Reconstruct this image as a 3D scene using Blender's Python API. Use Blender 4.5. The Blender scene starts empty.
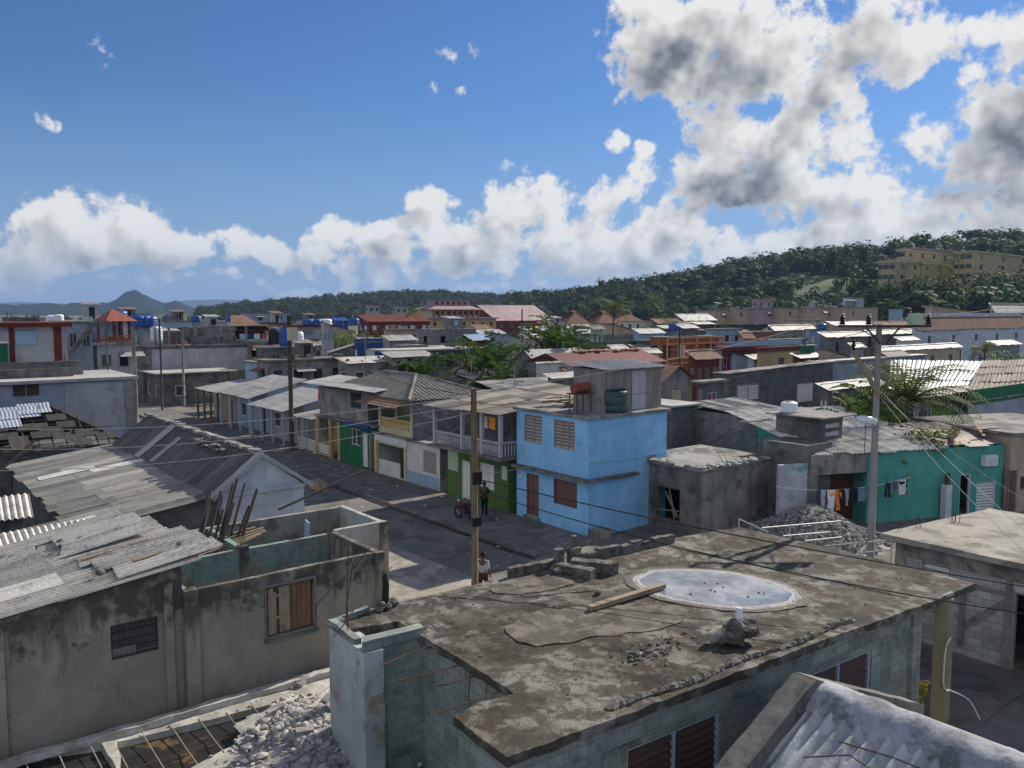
import bpy, math, random
import numpy as np
from mathutils import Vector, noise as mnoise
random.seed(7)
R = math.radians
scene = bpy.context.scene
COL = scene.collection

# ------------------------------------------------------------------ camera survey
# The camera stands on a third floor roof, 10 m above the street.  The helpers below turn
# sight lines measured in the photograph into street-grid coordinates at a known height.
FPX, EYE, HORIZON = 828.0, 10.0, 312.0
PITCH = math.atan((384 - HORIZON) / FPX)
CP, SP = math.cos(PITCH), math.sin(PITCH)
GRID_ANGLE = math.atan2(.624, .7814)          # the street runs along -sin, cos of this


class Frame:
    """A horizontal frame: x axis = across the street, y axis = along it."""
    def __init__(s, ox=0., oy=0., ang=GRID_ANGLE):
        s.ox, s.oy, s.ang = ox, oy, ang
        s.n = (math.cos(ang), math.sin(ang)); s.d = (-math.sin(ang), math.cos(ang))
    def world(s, v, u, z=0.):
        return (s.ox + v * s.n[0] + u * s.d[0], s.oy + v * s.n[1] + u * s.d[1], z)
    def local(s, X, Y):
        X -= s.ox; Y -= s.oy
        return (X * s.n[0] + Y * s.n[1], X * s.d[0] + Y * s.d[1])
    def G(s, x, y, z=0.):
        a, b = (x - 512) / FPX, (384 - y) / FPX
        t = (z - EYE) / (-SP + b * CP)
        return s.local(a * t, (CP + b * SP) * t)
    def at(s, x, y, Y):                        # point on a sight line at depth Y
        a, b = (x - 512) / FPX, (384 - y) / FPX
        t = Y / (CP + b * SP)
        v, u = s.local(a * t, Y)
        return (v, u, EYE + (-SP + b * CP) * t)
    def fu(s, v, x, z=0.):                     # u on the line v=const seen in column x
        a = (x - 512) / FPX
        A = s.ox + v * s.n[0]; B = s.oy + v * s.n[1]
        return (a * (CP * B - SP * (z - EYE)) - A) / (s.d[0] - a * CP * s.d[1])
    def sv(s, u, x, z=0.):
        a = (x - 512) / FPX
        A = s.ox + u * s.d[0]; B = s.oy + u * s.d[1]
        return (a * (CP * B - SP * (z - EYE)) - A) / (s.n[0] - a * CP * s.n[1])
    def zat(s, v, u, y):
        Y = s.world(v, u)[1]; b = (384 - y) / FPX
        return (b * Y * CP - Y * SP) / (CP + b * SP) + EYE


GR = Frame()
ROOT = {}                                       # root offset of every thing (local v,u,z) and its frame


def tag(o, label=None, cat=None, group=None, kind=None):
    if label: o['label'] = label
    if cat: o['category'] = cat
    if group: o['group'] = group
    if kind: o['kind'] = kind
    return o


def thing(name, label, cat, v, u, z=0., fr=GR, group=None):
    o = bpy.data.objects.new(name, None); COL.objects.link(o)
    o.empty_display_size = .3
    o.location = fr.world(v, u, z); o.rotation_euler = (0, 0, fr.ang)
    ROOT[o] = (v, u, z, fr)
    return tag(o, label, cat, group)


def rnd(a, b): return a + (b - a) * random.random()


class MB:
    """collects boxes, sheets, tubes; build() links them as one mesh"""
    def __init__(s): s.v = []; s.f = []; s.t = []; s.m = []
    def add(s, vs, fs, t=.5, m=0):
        o = len(s.v); s.v += [tuple(p) for p in vs]
        for f in fs:
            s.f.append(tuple(i + o for i in f)); s.t.append(t); s.m.append(m)
    def quad(s, a, b, c, d, t=.5, m=0): s.add([a, b, c, d], [(0, 1, 2, 3)], t, m)
    def poly(s, ps, t=.5, m=0): s.add(ps, [tuple(range(len(ps)))], t, m)
    def box(s, x0, x1, y0, y1, z0, z1, t=.5, m=0):
        s.add([(x0, y0, z0), (x1, y0, z0), (x1, y1, z0), (x0, y1, z0), (x0, y0, z1), (x1, y0, z1), (x1, y1, z1), (x0, y1, z1)],
              [(0, 3, 2, 1), (4, 5, 6, 7), (0, 1, 5, 4), (1, 2, 6, 5), (2, 3, 7, 6), (3, 0, 4, 7)], t, m)
    def slab(s, top, th, t=.5, m=0):             # polygon (x,y,z) extruded down by th
        n = len(top); bot = [(p[0], p[1], p[2] - th) for p in top]
        s.add(list(top) + bot, [tuple(range(n)), tuple(range(2 * n - 1, n - 1, -1))] +
              [(i, i + n, (i + 1) % n + n, (i + 1) % n) for i in range(n)], t, m)
    def beam(s, a, b, w, h, t=.5, m=0):          # bar with rectangular section
        a, b = Vector(a), Vector(b); d = (b - a).normalized()
        up = Vector((0, 0, 1)) if abs(d.z) < .9 else Vector((1, 0, 0))
        x = d.cross(up).normalized() * w / 2; y = x.cross(d).normalized() * h / 2
        vs = [a - x - y, a + x - y, a + x + y, a - x + y, b - x - y, b + x - y, b + x + y, b - x + y]
        s.add(vs, [(0, 1, 2, 3), (7, 6, 5, 4), (0, 4, 5, 1), (1, 5, 6, 2), (2, 6, 7, 3), (3, 7, 4, 0)], t, m)
    def tube(s, pts, r, n=6, t=.5, m=0, cap=True):
        pts = [Vector(p) for p in pts]; vs = []; fs = []
        rr = r if isinstance(r, (list, tuple)) else [r] * len(pts)
        for i, p in enumerate(pts):
            d = (pts[min(i + 1, len(pts) - 1)] - pts[max(i - 1, 0)]).normalized()
            up = Vector((0, 0, 1)) if abs(d.z) < .95 else Vector((1, 0, 0))
            x = d.cross(up).normalized(); y = d.cross(x)
            for k in range(n):
                q = p + rr[i] * (math.cos(k * 2 * math.pi / n) * x + math.sin(k * 2 * math.pi / n) * y)
                vs.append(q)
        for i in range(len(pts) - 1):
            for k in range(n):
                fs.append((i * n + k, i * n + (k + 1) % n, (i + 1) * n + (k + 1) % n, (i + 1) * n + k))
        if cap: fs += [tuple(range(n)), tuple(range(len(vs) - 1, len(vs) - n - 1, -1))]
        s.add(vs, fs, t, m)
    def lathe(s, c, prof, n=16, t=.5, m=0):      # prof: (radius, z)
        vs = []; fs = []
        for r, z in prof:
            for k in range(n):
                a = k * 2 * math.pi / n; vs.append((c[0] + r * math.cos(a), c[1] + r * math.sin(a), c[2] + z))
        for i in range(len(prof) - 1):
            for k in range(n):
                fs.append((i * n + k, i * n + (k + 1) % n, (i + 1) * n + (k + 1) % n, (i + 1) * n + k))
        s.add(vs, fs, t, m)
    def patch(s, A, B, C, D, nu, nv, amp=0., sc=1., t=.5, m=0, seed=0.):   # bumpy quad sheet
        A, B, C, D = map(Vector, (A, B, C, D)); nm = (B - A).cross(D - A).normalized()
        vs = []; fs = []
        for j in range(nv + 1):
            for i in range(nu + 1):
                a, b = i / nu, j / nv
                p = A * (1 - a) * (1 - b) + B * a * (1 - b) + C * a * b + D * (1 - a) * b
                vs.append(p + nm * amp * mnoise.noise(p * sc + Vector((seed, 0, 0))))
        for j in range(nv):
            for i in range(nu):
                q = j * (nu + 1) + i; fs.append((q, q + 1, q + nu + 2, q + nu + 1))
        s.add(vs, fs, t, m)
    def wave(s, A, B, C, D, wl=.18, amp=.03, t=.5, m=0, seg=6, lift=0., rows=2, sag=0.):
        """corrugated sheet: waves run from AB to DC"""
        A, B, C, D = map(Vector, (A, B, C, D)); nm = (B - A).cross(D - A).normalized()
        if nm.z < 0: nm = -nm
        L = (B - A).length; n = max(2, int(L / wl * seg)); vs = []; fs = []
        for j in range(rows + 1):
            b = j / rows
            for i in range(n + 1):
                a = i / n
                p = A * (1 - a) * (1 - b) + B * a * (1 - b) + C * a * b + D * (1 - a) * b
                vs.append(p + nm * (amp * math.sin(a * L / wl * 2 * math.pi) + lift - sag * 4 * b * (1 - b)))
        for j in range(rows):
            for i in range(n):
                q = j * (n + 1) + i; fs.append((q, q + 1, q + n + 2, q + n + 1))
        s.add(vs, fs, t, m)
    def sheets(s, A, B, C, D, cols, rows, wl=.18, amp=.03, jit=.05, tone=(.3, .7), over=.12, lift=.012, m=0, skip=(), seg=6, odd=0.):
        """a roof of overlapping corrugated sheets; A-B is the eave, A-D goes up the slope"""
        A, B, C, D = map(Vector, (A, B, C, D))
        def P(a, b): return A * (1 - a) * (1 - b) + B * a * (1 - b) + C * a * b + D * (1 - a) * b
        up = (D - A).length
        for j in range(rows):
            for i in range(cols):
                if (i, j) in skip: continue
                a0, a1 = i / cols, (i + 1.06) / cols
                b0, b1 = (j - over * (j > 0)) / rows, (j + 1) / rows
                k = rnd(-jit, jit) / up
                t = rnd(*tone)
                if random.random() < odd: t = rnd(.85, 1.1)
                sk = rnd(-jit, jit) * .25 / up
                s.wave(P(a0, b0 + k + sk), P(min(a1, 1.01), b0 + k - sk), P(min(a1, 1.01), b1 + k * .5), P(a0, b1 + k * .5), wl, amp, t,
                       m, seg, lift * (j + .5 * (i % 2)) + rnd(0, lift), 1)
    def face(s, mp, h0, h1, z0, z1, ops, dep, t=.5, m=0, top=None):
        """wall face with rectangular openings; mp(h, z, d) -> point; reveals go in by dep"""
        hs = sorted({h0, h1, *[min(max(x, h0), h1) for o in ops for x in o[:2]]})
        zs = sorted({z0, z1, *[min(max(x, z0), z1) for o in ops for x in o[2:4]]})
        for i in range(len(hs) - 1):
            for j in range(len(zs) - 1):
                ch, cz = (hs[i] + hs[i + 1]) / 2, (zs[j] + zs[j + 1]) / 2
                if any(o[0] < ch < o[1] and o[2] < cz < o[3] for o in ops): continue
                s.quad(mp(hs[i], zs[j], 0), mp(hs[i + 1], zs[j], 0), mp(hs[i + 1], zs[j + 1], 0), mp(hs[i], zs[j + 1], 0), t, m)
        for a, b, c, e in [o[:4] for o in ops]:
            for p, q in (((a, c), (a, e)), ((a, e), (b, e)), ((b, e), (b, c)), ((b, c), (a, c))):
                s.quad(mp(p[0], p[1], 0), mp(q[0], q[1], 0), mp(q[0], q[1], dep), mp(p[0], p[1], dep), t, m)
    def build(s, name, mats, parent=None, at=None, fr=GR, bevel=0., smooth=False, rough=0.):
        if parent is not None: r = ROOT[parent]
        else:
            if at is None:
                xs = [p[0] for p in s.v]; ys = [p[1] for p in s.v]; zs = [p[2] for p in s.v]
                at = ((min(xs) + max(xs)) / 2, (min(ys) + max(ys)) / 2, min(zs))
            r = (at[0], at[1], at[2], fr)
        me = bpy.data.meshes.new(name)
        me.from_pydata([(p[0] - r[0], p[1] - r[1], p[2] - r[2]) for p in s.v], [], s.f)
        if not isinstance(mats, (list, tuple)): mats = [mats]
        for k in mats: me.materials.append(k)
        me.polygons.foreach_set('material_index', s.m)
        at_ = me.attributes.new('tone', 'FLOAT', 'FACE'); at_.data.foreach_set('value', s.t)
        if smooth: me.polygons.foreach_set('use_smooth', [True] * len(s.f))
        me.update()
        o = bpy.data.objects.new(name, me); COL.objects.link(o)
        if parent is not None: o.parent = parent
        else:
            o.location = r[3].world(r[0], r[1], r[2]); o.rotation_euler = (0, 0, r[3].ang)
        ROOT[o] = r
        if bevel:
            b = o.modifiers.new('bevel', 'BEVEL'); b.width = bevel; b.segments = 2; b.limit_method = 'ANGLE'
        return o


def spline(pts, k=6):
    """Catmull-Rom through the points"""
    P = [Vector(p) for p in pts]; P = [P[0]] + P + [P[-1]]; out = []
    for i in range(1, len(P) - 2):
        a, b, c, d = P[i - 1:i + 3]
        for j in range(k):
            t = j / k; out.append(.5 * (2 * b + (c - a) * t + (2 * a - 5 * b + 4 * c - d) * t * t + (3 * b - a - 3 * c + d) * t ** 3))
    return out + [P[-2]]


def single(mb, name, mats, label, cat, group=None, **k):
    return tag(mb.build(name, mats, **k), label, cat, group)


def erode(o, amp, sc=2.5, cuts=.25, fr=None):
    """break the crisp edges of a near concrete object: subdivide and push vertices by noise"""
    import bmesh
    bm = bmesh.new(); bm.from_mesh(o.data)
    for _ in range(7):
        long = [e for e in bm.edges if e.calc_length() > cuts * 1.5]
        if not long: break
        bmesh.ops.subdivide_edges(bm, edges=long, cuts=1, use_grid_fill=True)
    bmesh.ops.triangulate(bm, faces=[f for f in bm.faces if len(f.verts) > 4])
    bmesh.ops.remove_doubles(bm, verts=bm.verts, dist=.0005)
    for v in bm.verts:
        p = v.co * sc
        v.co += Vector((mnoise.noise(p), mnoise.noise(p + Vector((31, 7, 3))), mnoise.noise(p + Vector((5, 91, 17))) * .6)) * amp \
            + Vector((mnoise.noise(p * 3.7), mnoise.noise(p * 3.7 + Vector((3, 1, 9))), mnoise.noise(p * 3.7 + Vector((8, 2, 7))) * .5)) * amp * .5
    bm.to_mesh(o.data); bm.free()
    return o
# ------------------------------------------------------------------ materials (all procedural)
class NT:
    def __init__(s, tree): s.t = tree; s.L = tree.links
    def n(s, typ, **k):
        nd = s.t.nodes.new(typ)
        for a, b in k.items():
            if a.startswith('i_'): s.put(nd.inputs[int(a[2:])], b)
            else: setattr(nd, a, b)
        return nd
    def put(s, sock, b):
        if isinstance(b, bpy.types.NodeSocket): s.L.new(b, sock)
        else: sock.default_value = b
    def math(s, op, a, b=0., c=0., clamp=False):
        nd = s.n('ShaderNodeMath', operation=op, use_clamp=clamp)
        for i, x in enumerate((a, b, c)): s.put(nd.inputs[i], x)
        return nd.outputs[0]
    def ramp(s, f, a, b, lo=0., hi=1.):            # smooth map range
        nd = s.n('ShaderNodeMapRange', interpolation_type='SMOOTHSTEP')
        for i, x in enumerate((f, a, b, lo, hi)): s.put(nd.inputs[i], x)
        return nd.outputs[0]
    def mix(s, f, a, b, typ='MIX'):
        nd = s.n('ShaderNodeMix', data_type='RGBA', blend_type=typ)
        s.put(nd.inputs[0], f)
        for i, x in ((6, a), (7, b)): s.put(nd.inputs[i], (*x, 1) if isinstance(x, tuple) and len(x) == 3 else x)
        return nd.outputs[2]
    def noise(s, vec, scale, detail=4., rough=.55, w=None, out=0, dist=0.):
        nd = s.n('ShaderNodeTexNoise', noise_dimensions='4D' if w is not None else '3D')
        s.put(nd.inputs['Vector'], vec)
        if w is not None: s.put(nd.inputs['W'], w)
        s.put(nd.inputs['Scale'], scale); s.put(nd.inputs['Detail'], detail); s.put(nd.inputs['Roughness'], rough); s.put(nd.inputs['Distortion'], dist)
        return nd.outputs[out]
    def mul3(s, vec, k):
        nd = s.n('ShaderNodeVectorMath', operation='MULTIPLY'); s.put(nd.inputs[0], vec); nd.inputs[1].default_value = k
        return nd.outputs[0]


def base(name, rough=.9, spec=.25):
    m = bpy.data.materials.new(name); m.use_nodes = True
    nt = NT(m.node_tree); b = m.node_tree.nodes['Principled BSDF']
    b.inputs['Roughness'].default_value = rough
    b.inputs['Specular IOR Level'].default_value = spec
    nt.b = b
    nt.co = nt.n('ShaderNodeTexCoord').outputs['Object']
    nt.w = nt.math('MULTIPLY', nt.n('ShaderNodeObjectInfo').outputs['Random'], 40.)
    nt.tone = nt.n('ShaderNodeAttribute', attribute_name='tone').outputs['Fac']
    return m, nt


def finish(nt, col, height=None, bump=.3, dist=.02, tone=.8):
    k = nt.math('MULTIPLY_ADD', nt.tone, tone, 1 - tone / 2)
    c = nt.n('ShaderNodeVectorMath', operation='SCALE'); nt.put(c.inputs[0], col); nt.put(c.inputs['Scale'], k)
    nt.L.new(c.outputs[0], nt.b.inputs['Base Color'])
    if height is not None:
        bp = nt.n('ShaderNodeBump'); bp.inputs['Strength'].default_value = bump; bp.inputs['Distance'].default_value = dist
        nt.put(bp.inputs['Height'], height); nt.L.new(bp.outputs[0], nt.b.inputs['Normal'])


def plaster(name, c1, c2=None, stain=.5, mold=(.03, .031, .027), block=0., under=None, peel=.5, bump=.35, rough=.92, streak=1., lo=0., damp=None):
    """rendered or block masonry: patches, mould streaks, grain, optional block joints and peeling paint"""
    m, nt = base(name, rough)
    c2 = c2 or tuple(x * .75 for x in c1)
    big = nt.noise(nt.co, .8, 6, .6, nt.w)
    col = nt.mix(nt.ramp(big, .38, .62), c1, c2)
    h = nt.noise(nt.co, 9., 6, .65, nt.w)
    if block:
        sx = nt.n('ShaderNodeSeparateXYZ'); nt.put(sx.inputs[0], nt.co)
        cb = nt.n('ShaderNodeCombineXYZ'); nt.put(cb.inputs[0], nt.math('ADD', sx.outputs[0], sx.outputs[1])); nt.put(cb.inputs[1], sx.outputs[2])
        br = nt.n('ShaderNodeTexBrick'); nt.put(br.inputs['Vector'], cb.outputs[0])
        for k, x in (('Scale', 1.), ('Mortar Size', .013), ('Mortar Smooth', .4), ('Brick Width', .41), ('Row Height', .205), ('Bias', 0.)): br.inputs[k].default_value = x
        br.inputs['Color1'].default_value = (1.15, 1.15, 1.15, 1); br.inputs['Color2'].default_value = (.78, .78, .78, 1); br.inputs['Mortar'].default_value = (.62, .62, .6, 1)
        col = nt.mix(block, col, nt.mix(1., col, br.outputs['Color'], 'MULTIPLY'))
        h = nt.math('SUBTRACT', h, nt.math('MULTIPLY', br.outputs['Fac'], block * 1.2))
    if under:
        p = nt.noise(nt.co, 1.1, 9, .68, nt.math('ADD', nt.w, 7.))
        f = nt.ramp(p, peel - .02, peel + .02)
        col = nt.mix(f, under, col); h = nt.math('ADD', h, nt.math('MULTIPLY', f, .3))
    if stain:
        s1 = nt.noise(nt.mul3(nt.co, (2.2, 2.2, .35)), 1., 6, .65, nt.math('ADD', nt.w, 3.))
        s2 = nt.noise(nt.co, 1.3, 9, .7, nt.math('ADD', nt.w, 11.))
        if damp:                                       # rain seeps in from the open wall top: mould gathers there and runs down
            sz = nt.n('ShaderNodeSeparateXYZ'); nt.put(sz.inputs[0], nt.co)
            up = nt.ramp(nt.math('ADD', sz.outputs[2], nt.math('MULTIPLY_ADD', s1, 1.6, -.8)), damp[0], damp[1], -.05, damp[2])
            s1 = nt.math('ADD', s1, up); s2 = nt.math('ADD', s2, up)
        f = nt.math('MULTIPLY', nt.ramp(s1, .5 - lo, .72 - lo), .8 * stain * streak)
        f2 = nt.math('MULTIPLY', nt.ramp(s2, .53 - lo, .66 - lo), stain)
        col = nt.mix(nt.math('MAXIMUM', f, f2, clamp=True), col, mold)
    g = nt.noise(nt.co, 38., 3, .7)
    col = nt.mix(1., col, nt.mix(g, (.72, .72, .72), (1.28, 1.28, 1.28)), 'MULTIPLY')
    finish(nt, col, h, bump, .03)
    return m


def mottle(name, cols, scale=1.2, rough=.95, bump=.5, grain=.3, dist=.03, detail=10, spec=.2, damp=None):
    """rubbly ground or old cement: several tones thresholded from layered noise"""
    m, nt = base(name, rough, spec)
    col = cols[0]
    for i, c in enumerate(cols[1:]):
        f = nt.noise(nt.co, scale * (1 + .7 * i), detail, .66, nt.math('ADD', nt.w, 9. * i), dist=.4)
        col = nt.mix(nt.ramp(f, .47, .58), col, c)
    if damp:                                           # broad damp stains where rain stands
        f = nt.noise(nt.co, damp[0], 7, .6, nt.math('ADD', nt.w, 31.), dist=.6)
        col = nt.mix(nt.ramp(f, .46, .62), col, nt.mix(1., col, damp[1], 'MULTIPLY'))
    g = nt.noise(nt.co, 30., 5, .75)
    col = nt.mix(1., col, nt.mix(nt.ramp(g, .25, .75), (1 - grain,) * 3, (1 + grain,) * 3), 'MULTIPLY')
    h = nt.math('ADD', nt.noise(nt.co, 5., 8, .7), nt.math('MULTIPLY', g, .35))
    finish(nt, col, h, bump, dist)
    return m


def sheetmat(name, c1, c2, stain=(.06, .055, .05), amt=.6, rough=.8, metal=0., axis=(3., .35, 1.), tone=1.1, bumpwave=0., spec=.3):
    """fibre cement or tin roofing: tone per sheet, long streaks, lichen"""
    m, nt = base(name, rough, spec); nt.b.inputs['Metallic'].default_value = metal
    a = nt.noise(nt.mul3(nt.co, axis), 1.2, 7, .65, nt.w)
    col = nt.mix(nt.ramp(a, .35, .68), c1, c2)
    s = nt.noise(nt.co, 1.7, 9, .72, nt.math('ADD', nt.w, 5.))
    col = nt.mix(nt.math('MULTIPLY', nt.ramp(s, .5, .68), amt), col, stain)
    g = nt.noise(nt.co, 26., 4, .7)
    col = nt.mix(1., col, nt.mix(g, (.75,) * 3, (1.25,) * 3), 'MULTIPLY')
    h = nt.noise(nt.co, 12., 5, .6)
    if bumpwave:
        wv = nt.n('ShaderNodeTexWave', wave_type='BANDS', bands_direction='Y' if bumpwave > 0 else 'X')
        nt.put(wv.inputs['Vector'], nt.co); wv.inputs['Scale'].default_value = 1.6
        h = nt.math('ADD', h, nt.math('MULTIPLY', wv.outputs['Fac'], 2.))
    finish(nt, col, h, .5, .03, tone)
    return m


def flat(name, c, rough=.7, spec=.3, var=.2, scale=6., metal=0., tone=.8):
    m, nt = base(name, rough, spec); nt.b.inputs['Metallic'].default_value = metal
    a = nt.noise(nt.co, scale, 6, .65, nt.w)
    col = nt.mix(a, tuple(x * (1 - var) for x in c), tuple(min(1, x * (1 + var)) for x in c))
    finish(nt, col, a, .15, .01, tone)
    return m


def wood(name, c1, c2, axis=(9., 9., .8)):
    m, nt = base(name, .85)
    a = nt.noise(nt.mul3(nt.co, axis), 2., 6, .65, nt.w)
    s = nt.noise(nt.co, 2.2, 6, .6, nt.w)
    col = nt.mix(nt.ramp(a, .35, .65), c1, c2)
    col = nt.mix(nt.math('MULTIPLY', nt.ramp(s, .52, .7), .5), col, tuple(x * .4 for x in c2))
    finish(nt, col, a, .4, .01)
    return m


def leafmat(name, c, trans=.25, var=.5):
    m, nt = base(name, .7, .12)
    a = nt.noise(nt.co, .6, 3, .6)
    col = nt.mix(a, tuple(x * (1 - var) for x in c), tuple(x * (1 + var) for x in c))
    col = nt.mix(nt.ramp(nt.tone, .35, 1.), col, (c[0] * 2.1, c[1] * 1.55, c[2] * 1.1))
    finish(nt, col, None, tone=.9)
    tr = nt.n('ShaderNodeBsdfTranslucent'); tr.inputs[0].default_value = (c[0] * 1.6, c[1] * 1.7, c[2] * .8, 1)
    mx = nt.n('ShaderNodeMixShader'); mx.inputs[0].default_value = trans
    out = m.node_tree.nodes['Material Output']
    nt.L.new(nt.b.outputs[0], mx.inputs[1]); nt.L.new(tr.outputs[0], mx.inputs[2]); nt.L.new(mx.outputs[0], out.inputs[0])
    return m


MT = {}
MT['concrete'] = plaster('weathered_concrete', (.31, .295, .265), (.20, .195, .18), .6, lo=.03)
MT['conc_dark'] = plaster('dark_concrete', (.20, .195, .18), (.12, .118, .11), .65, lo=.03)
MT['conc_light'] = plaster('pale_concrete', (.42, .41, .39), (.33, .325, .31), .35)
MT['ruin'] = plaster('mouldy_render', (.31, .285, .235), (.235, .215, .175), .85, mold=(.05, .047, .040), damp=(1.7, 3.3, .13))
MT['block'] = plaster('grey_block', (.26, .26, .255), (.20, .20, .195), .35, block=1.)
MT['block_light'] = plaster('new_block', (.42, .42, .43), (.36, .36, .37), .18, block=1.)
MT['block_dark'] = plaster('dark_block', (.15, .15, .15), (.11, .11, .11), .4, block=.9)
MT['greenblock'] = plaster('green_limewashed_block', (.29, .32, .29), (.195, .225, .205), .5, block=.75)
MT['turqblock'] = plaster('peeled_turquoise_block', (.27, .29, .275), (.21, .23, .215), .4, block=.9, under=(.20, .29, .27), peel=.50)
MT['peelwhite'] = plaster('peeled_white_column', (.44, .46, .45), (.33, .355, .345), .3, under=(.30, .25, .20), peel=.40)
MT['blue'] = plaster('sky_blue_paint', (.27, .54, .82), (.22, .47, .75), .34, mold=(.11, .24, .38), lo=.02, bump=.2)
MT['turq'] = plaster('turquoise_paint', (.095, .35, .295), (.075, .29, .245), .3, mold=(.03, .16, .14), bump=.2)
MT['green'] = plaster('leaf_green_paint', (.085, .17, .045), (.07, .135, .04), .35, bump=.2)
MT['green_dk'] = plaster('bottle_green_paint', (.02, .15, .075), (.02, .12, .06), .12, bump=.2)
MT['palegreen'] = plaster('pale_green_paint', (.45, .55, .40), (.38, .47, .34), .25)
MT['white'] = plaster('dirty_white_paint', (.62, .62, .60), (.52, .52, .51), .22, mold=(.20, .19, .17))
MT['ridgecap'] = plaster('dirty_mortar_cap', (.36, .38, .41), (.23, .24, .255), .9, mold=(.12, .12, .115), lo=.05, bump=.7)
MT['bluewhite'] = plaster('bluish_limewash', (.52, .56, .62), (.40, .44, .49), .35, mold=(.14, .14, .14))
MT['greyblue'] = plaster('greyblue_paint', (.30, .34, .42), (.24, .27, .33), .3)
MT['greywhite'] = plaster('grey_white_paint', (.40, .40, .42), (.33, .33, .35), .3)
MT['yellow'] = plaster('ochre_paint', (.47, .36, .18), (.39, .30, .16), .15)
MT['cream'] = plaster('cream_paint', (.55, .48, .33), (.47, .41, .28), .2)
MT['tan'] = plaster('tan_paint', (.46, .36, .26), (.38, .30, .22), .25)
MT['brick'] = plaster('orange_brick_paint', (.36, .13, .07), (.28, .10, .06), .25)
MT['maroon'] = plaster('maroon_paint', (.14, .03, .025), (.11, .025, .02), .2)
MT['cobalt'] = plaster('cobalt_paint', (.03, .08, .25), (.025, .06, .19), .2)
MT['paleblue'] = plaster('pale_blue_paint', (.30, .42, .55), (.26, .36, .48), .2)
MT['pink'] = plaster('faded_pink_paint', (.42, .30, .32), (.36, .25, .27), .2)
MT['roofA'] = mottle('old_roof_cement', [(.105, .096, .08), (.145, .134, .114), (.06, .056, .048), (.235, .224, .20), (.085, .073, .057)], .7, bump=.9, dist=.05, grain=.4, damp=(.28, (.55, .52, .48)))
MT['roofpatch'] = mottle('dark_cement_patch', [(.095, .086, .070), (.13, .116, .095), (.07, .063, .053), (.17, .155, .13)], .9, bump=.5)
MT['rooflight'] = mottle('pale_roof_cement', [(.30, .285, .24), (.36, .34, .295), (.19, .178, .15)], .5, bump=.5)
MT['roofgrey'] = mottle('grey_roof_cement', [(.24, .23, .215), (.30, .29, .27), (.13, .125, .115)], .5)
MT['whitecement'] = mottle('raw_pale_cement', [(.43, .415, .38), (.50, .485, .45), (.30, .29, .265)], .7, bump=.8)
MT['asphalt'] = mottle('worn_asphalt', [(.15, .143, .132), (.19, .18, .165), (.11, .106, .10)], .35, bump=.35, grain=.2)
MT['lane'] = mottle('dusty_lane', [(.17, .16, .145), (.21, .195, .175), (.12, .113, .103)], .4, bump=.5)
MT['pave'] = mottle('cement_pavement', [(.16, .155, .148), (.20, .195, .185), (.12, .116, .11)], .6, bump=.3)
MT['soil'] = mottle('dry_ground', [(.15, .13, .10), (.12, .115, .09), (.09, .10, .06)], .05, bump=.3)
MT['fibro'] = sheetmat('old_fibre_cement', (.30, .29, .265), (.19, .183, .17), axis=(.35, 3., 1.))
MT['fibro_lt'] = sheetmat('pale_fibre_cement', (.47, .45, .41), (.33, .315, .285), (.10, .092, .08), .6, axis=(.35, 3., 1.))
MT['fibro_dk'] = sheetmat('blackened_fibre_cement', (.16, .155, .15), (.09, .088, .085), axis=(.35, 3., 1.), amt=.5)
MT['tin'] = sheetmat('galvanised_tin', (.26, .27, .28), (.19, .20, .21), (.20, .15, .11), .35, .5, .15)
MT['tin_white'] = sheetmat('whitened_tin', (.37, .36, .345), (.24, .232, .22), (.24, .21, .18), .4, .6, bumpwave=1)
MT['tin_grey'] = sheetmat('dull_tin', (.36, .355, .35), (.28, .275, .27), (.14, .11, .09), .5, .6, bumpwave=1)
MT['tin_pink'] = sheetmat('faded_red_tin', (.34, .235, .235), (.27, .185, .185), (.2, .14, .13), .3, .6, bumpwave=1)
MT['tin_red'] = sheetmat('red_tin', (.30, .07, .05), (.23, .055, .04), (.18, .06, .05), .3, .6)
MT['tin_old'] = sheetmat('streaked_tin_wall', (.33, .31, .29), (.20, .185, .17), (.12, .10, .085), .4, .6, .1, axis=(6., 6., .3))
MT['tiles'] = sheetmat('old_clay_tiles', (.25, .13, .085), (.15, .10, .075), (.07, .06, .05), .6, .9, axis=(2., 2., 1.), bumpwave=-1)
MT['tiles_grey'] = sheetmat('grey_lichened_tiles', (.23, .215, .19), (.15, .14, .125), (.07, .065, .06), .5, .9, axis=(2., 2., 1.))
MT['rust'] = flat('rusty_steel', (.10, .055, .035), .85, var=.5)
MT['redrust'] = flat('red_oxide', (.24, .075, .04), .8, var=.4)
MT['steel'] = flat('grey_steel', (.30, .30, .31), .5, .4)
MT['darksteel'] = flat('dark_steel', (.035, .035, .037), .6)
MT['louvre'] = flat('brown_louvre', (.085, .05, .04), .6, var=.3)
MT['louvre_pale'] = flat('pinkish_louvre', (.33, .28, .26), .6, var=.15)
MT['brownpaint'] = flat('brown_door_paint', (.15, .075, .06), .5, var=.15)
MT['whitepaint'] = flat('white_trim_paint', (.62, .62, .60), .5, var=.12)
MT['yellowpaint'] = flat('yellow_trim_paint', (.55, .42, .16), .6, var=.12)
MT['orangepaint'] = flat('orange_trim_paint', (.58, .28, .09), .6, var=.12)
MT['bluepaint'] = flat('pale_blue_trim', (.36, .46, .56), .6, var=.12)
MT['greypaint'] = flat('grey_trim_paint', (.25, .25, .25), .6, var=.15)
MT['wood'] = wood('weathered_timber', (.20, .15, .11), (.11, .085, .065))
MT['wood_pale'] = wood('sunbleached_timber', (.34, .27, .19), (.22, .17, .115))
MT['polewood'] = wood('tan_pole_timber', (.28, .20, .12), (.18, .125, .075))
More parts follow.
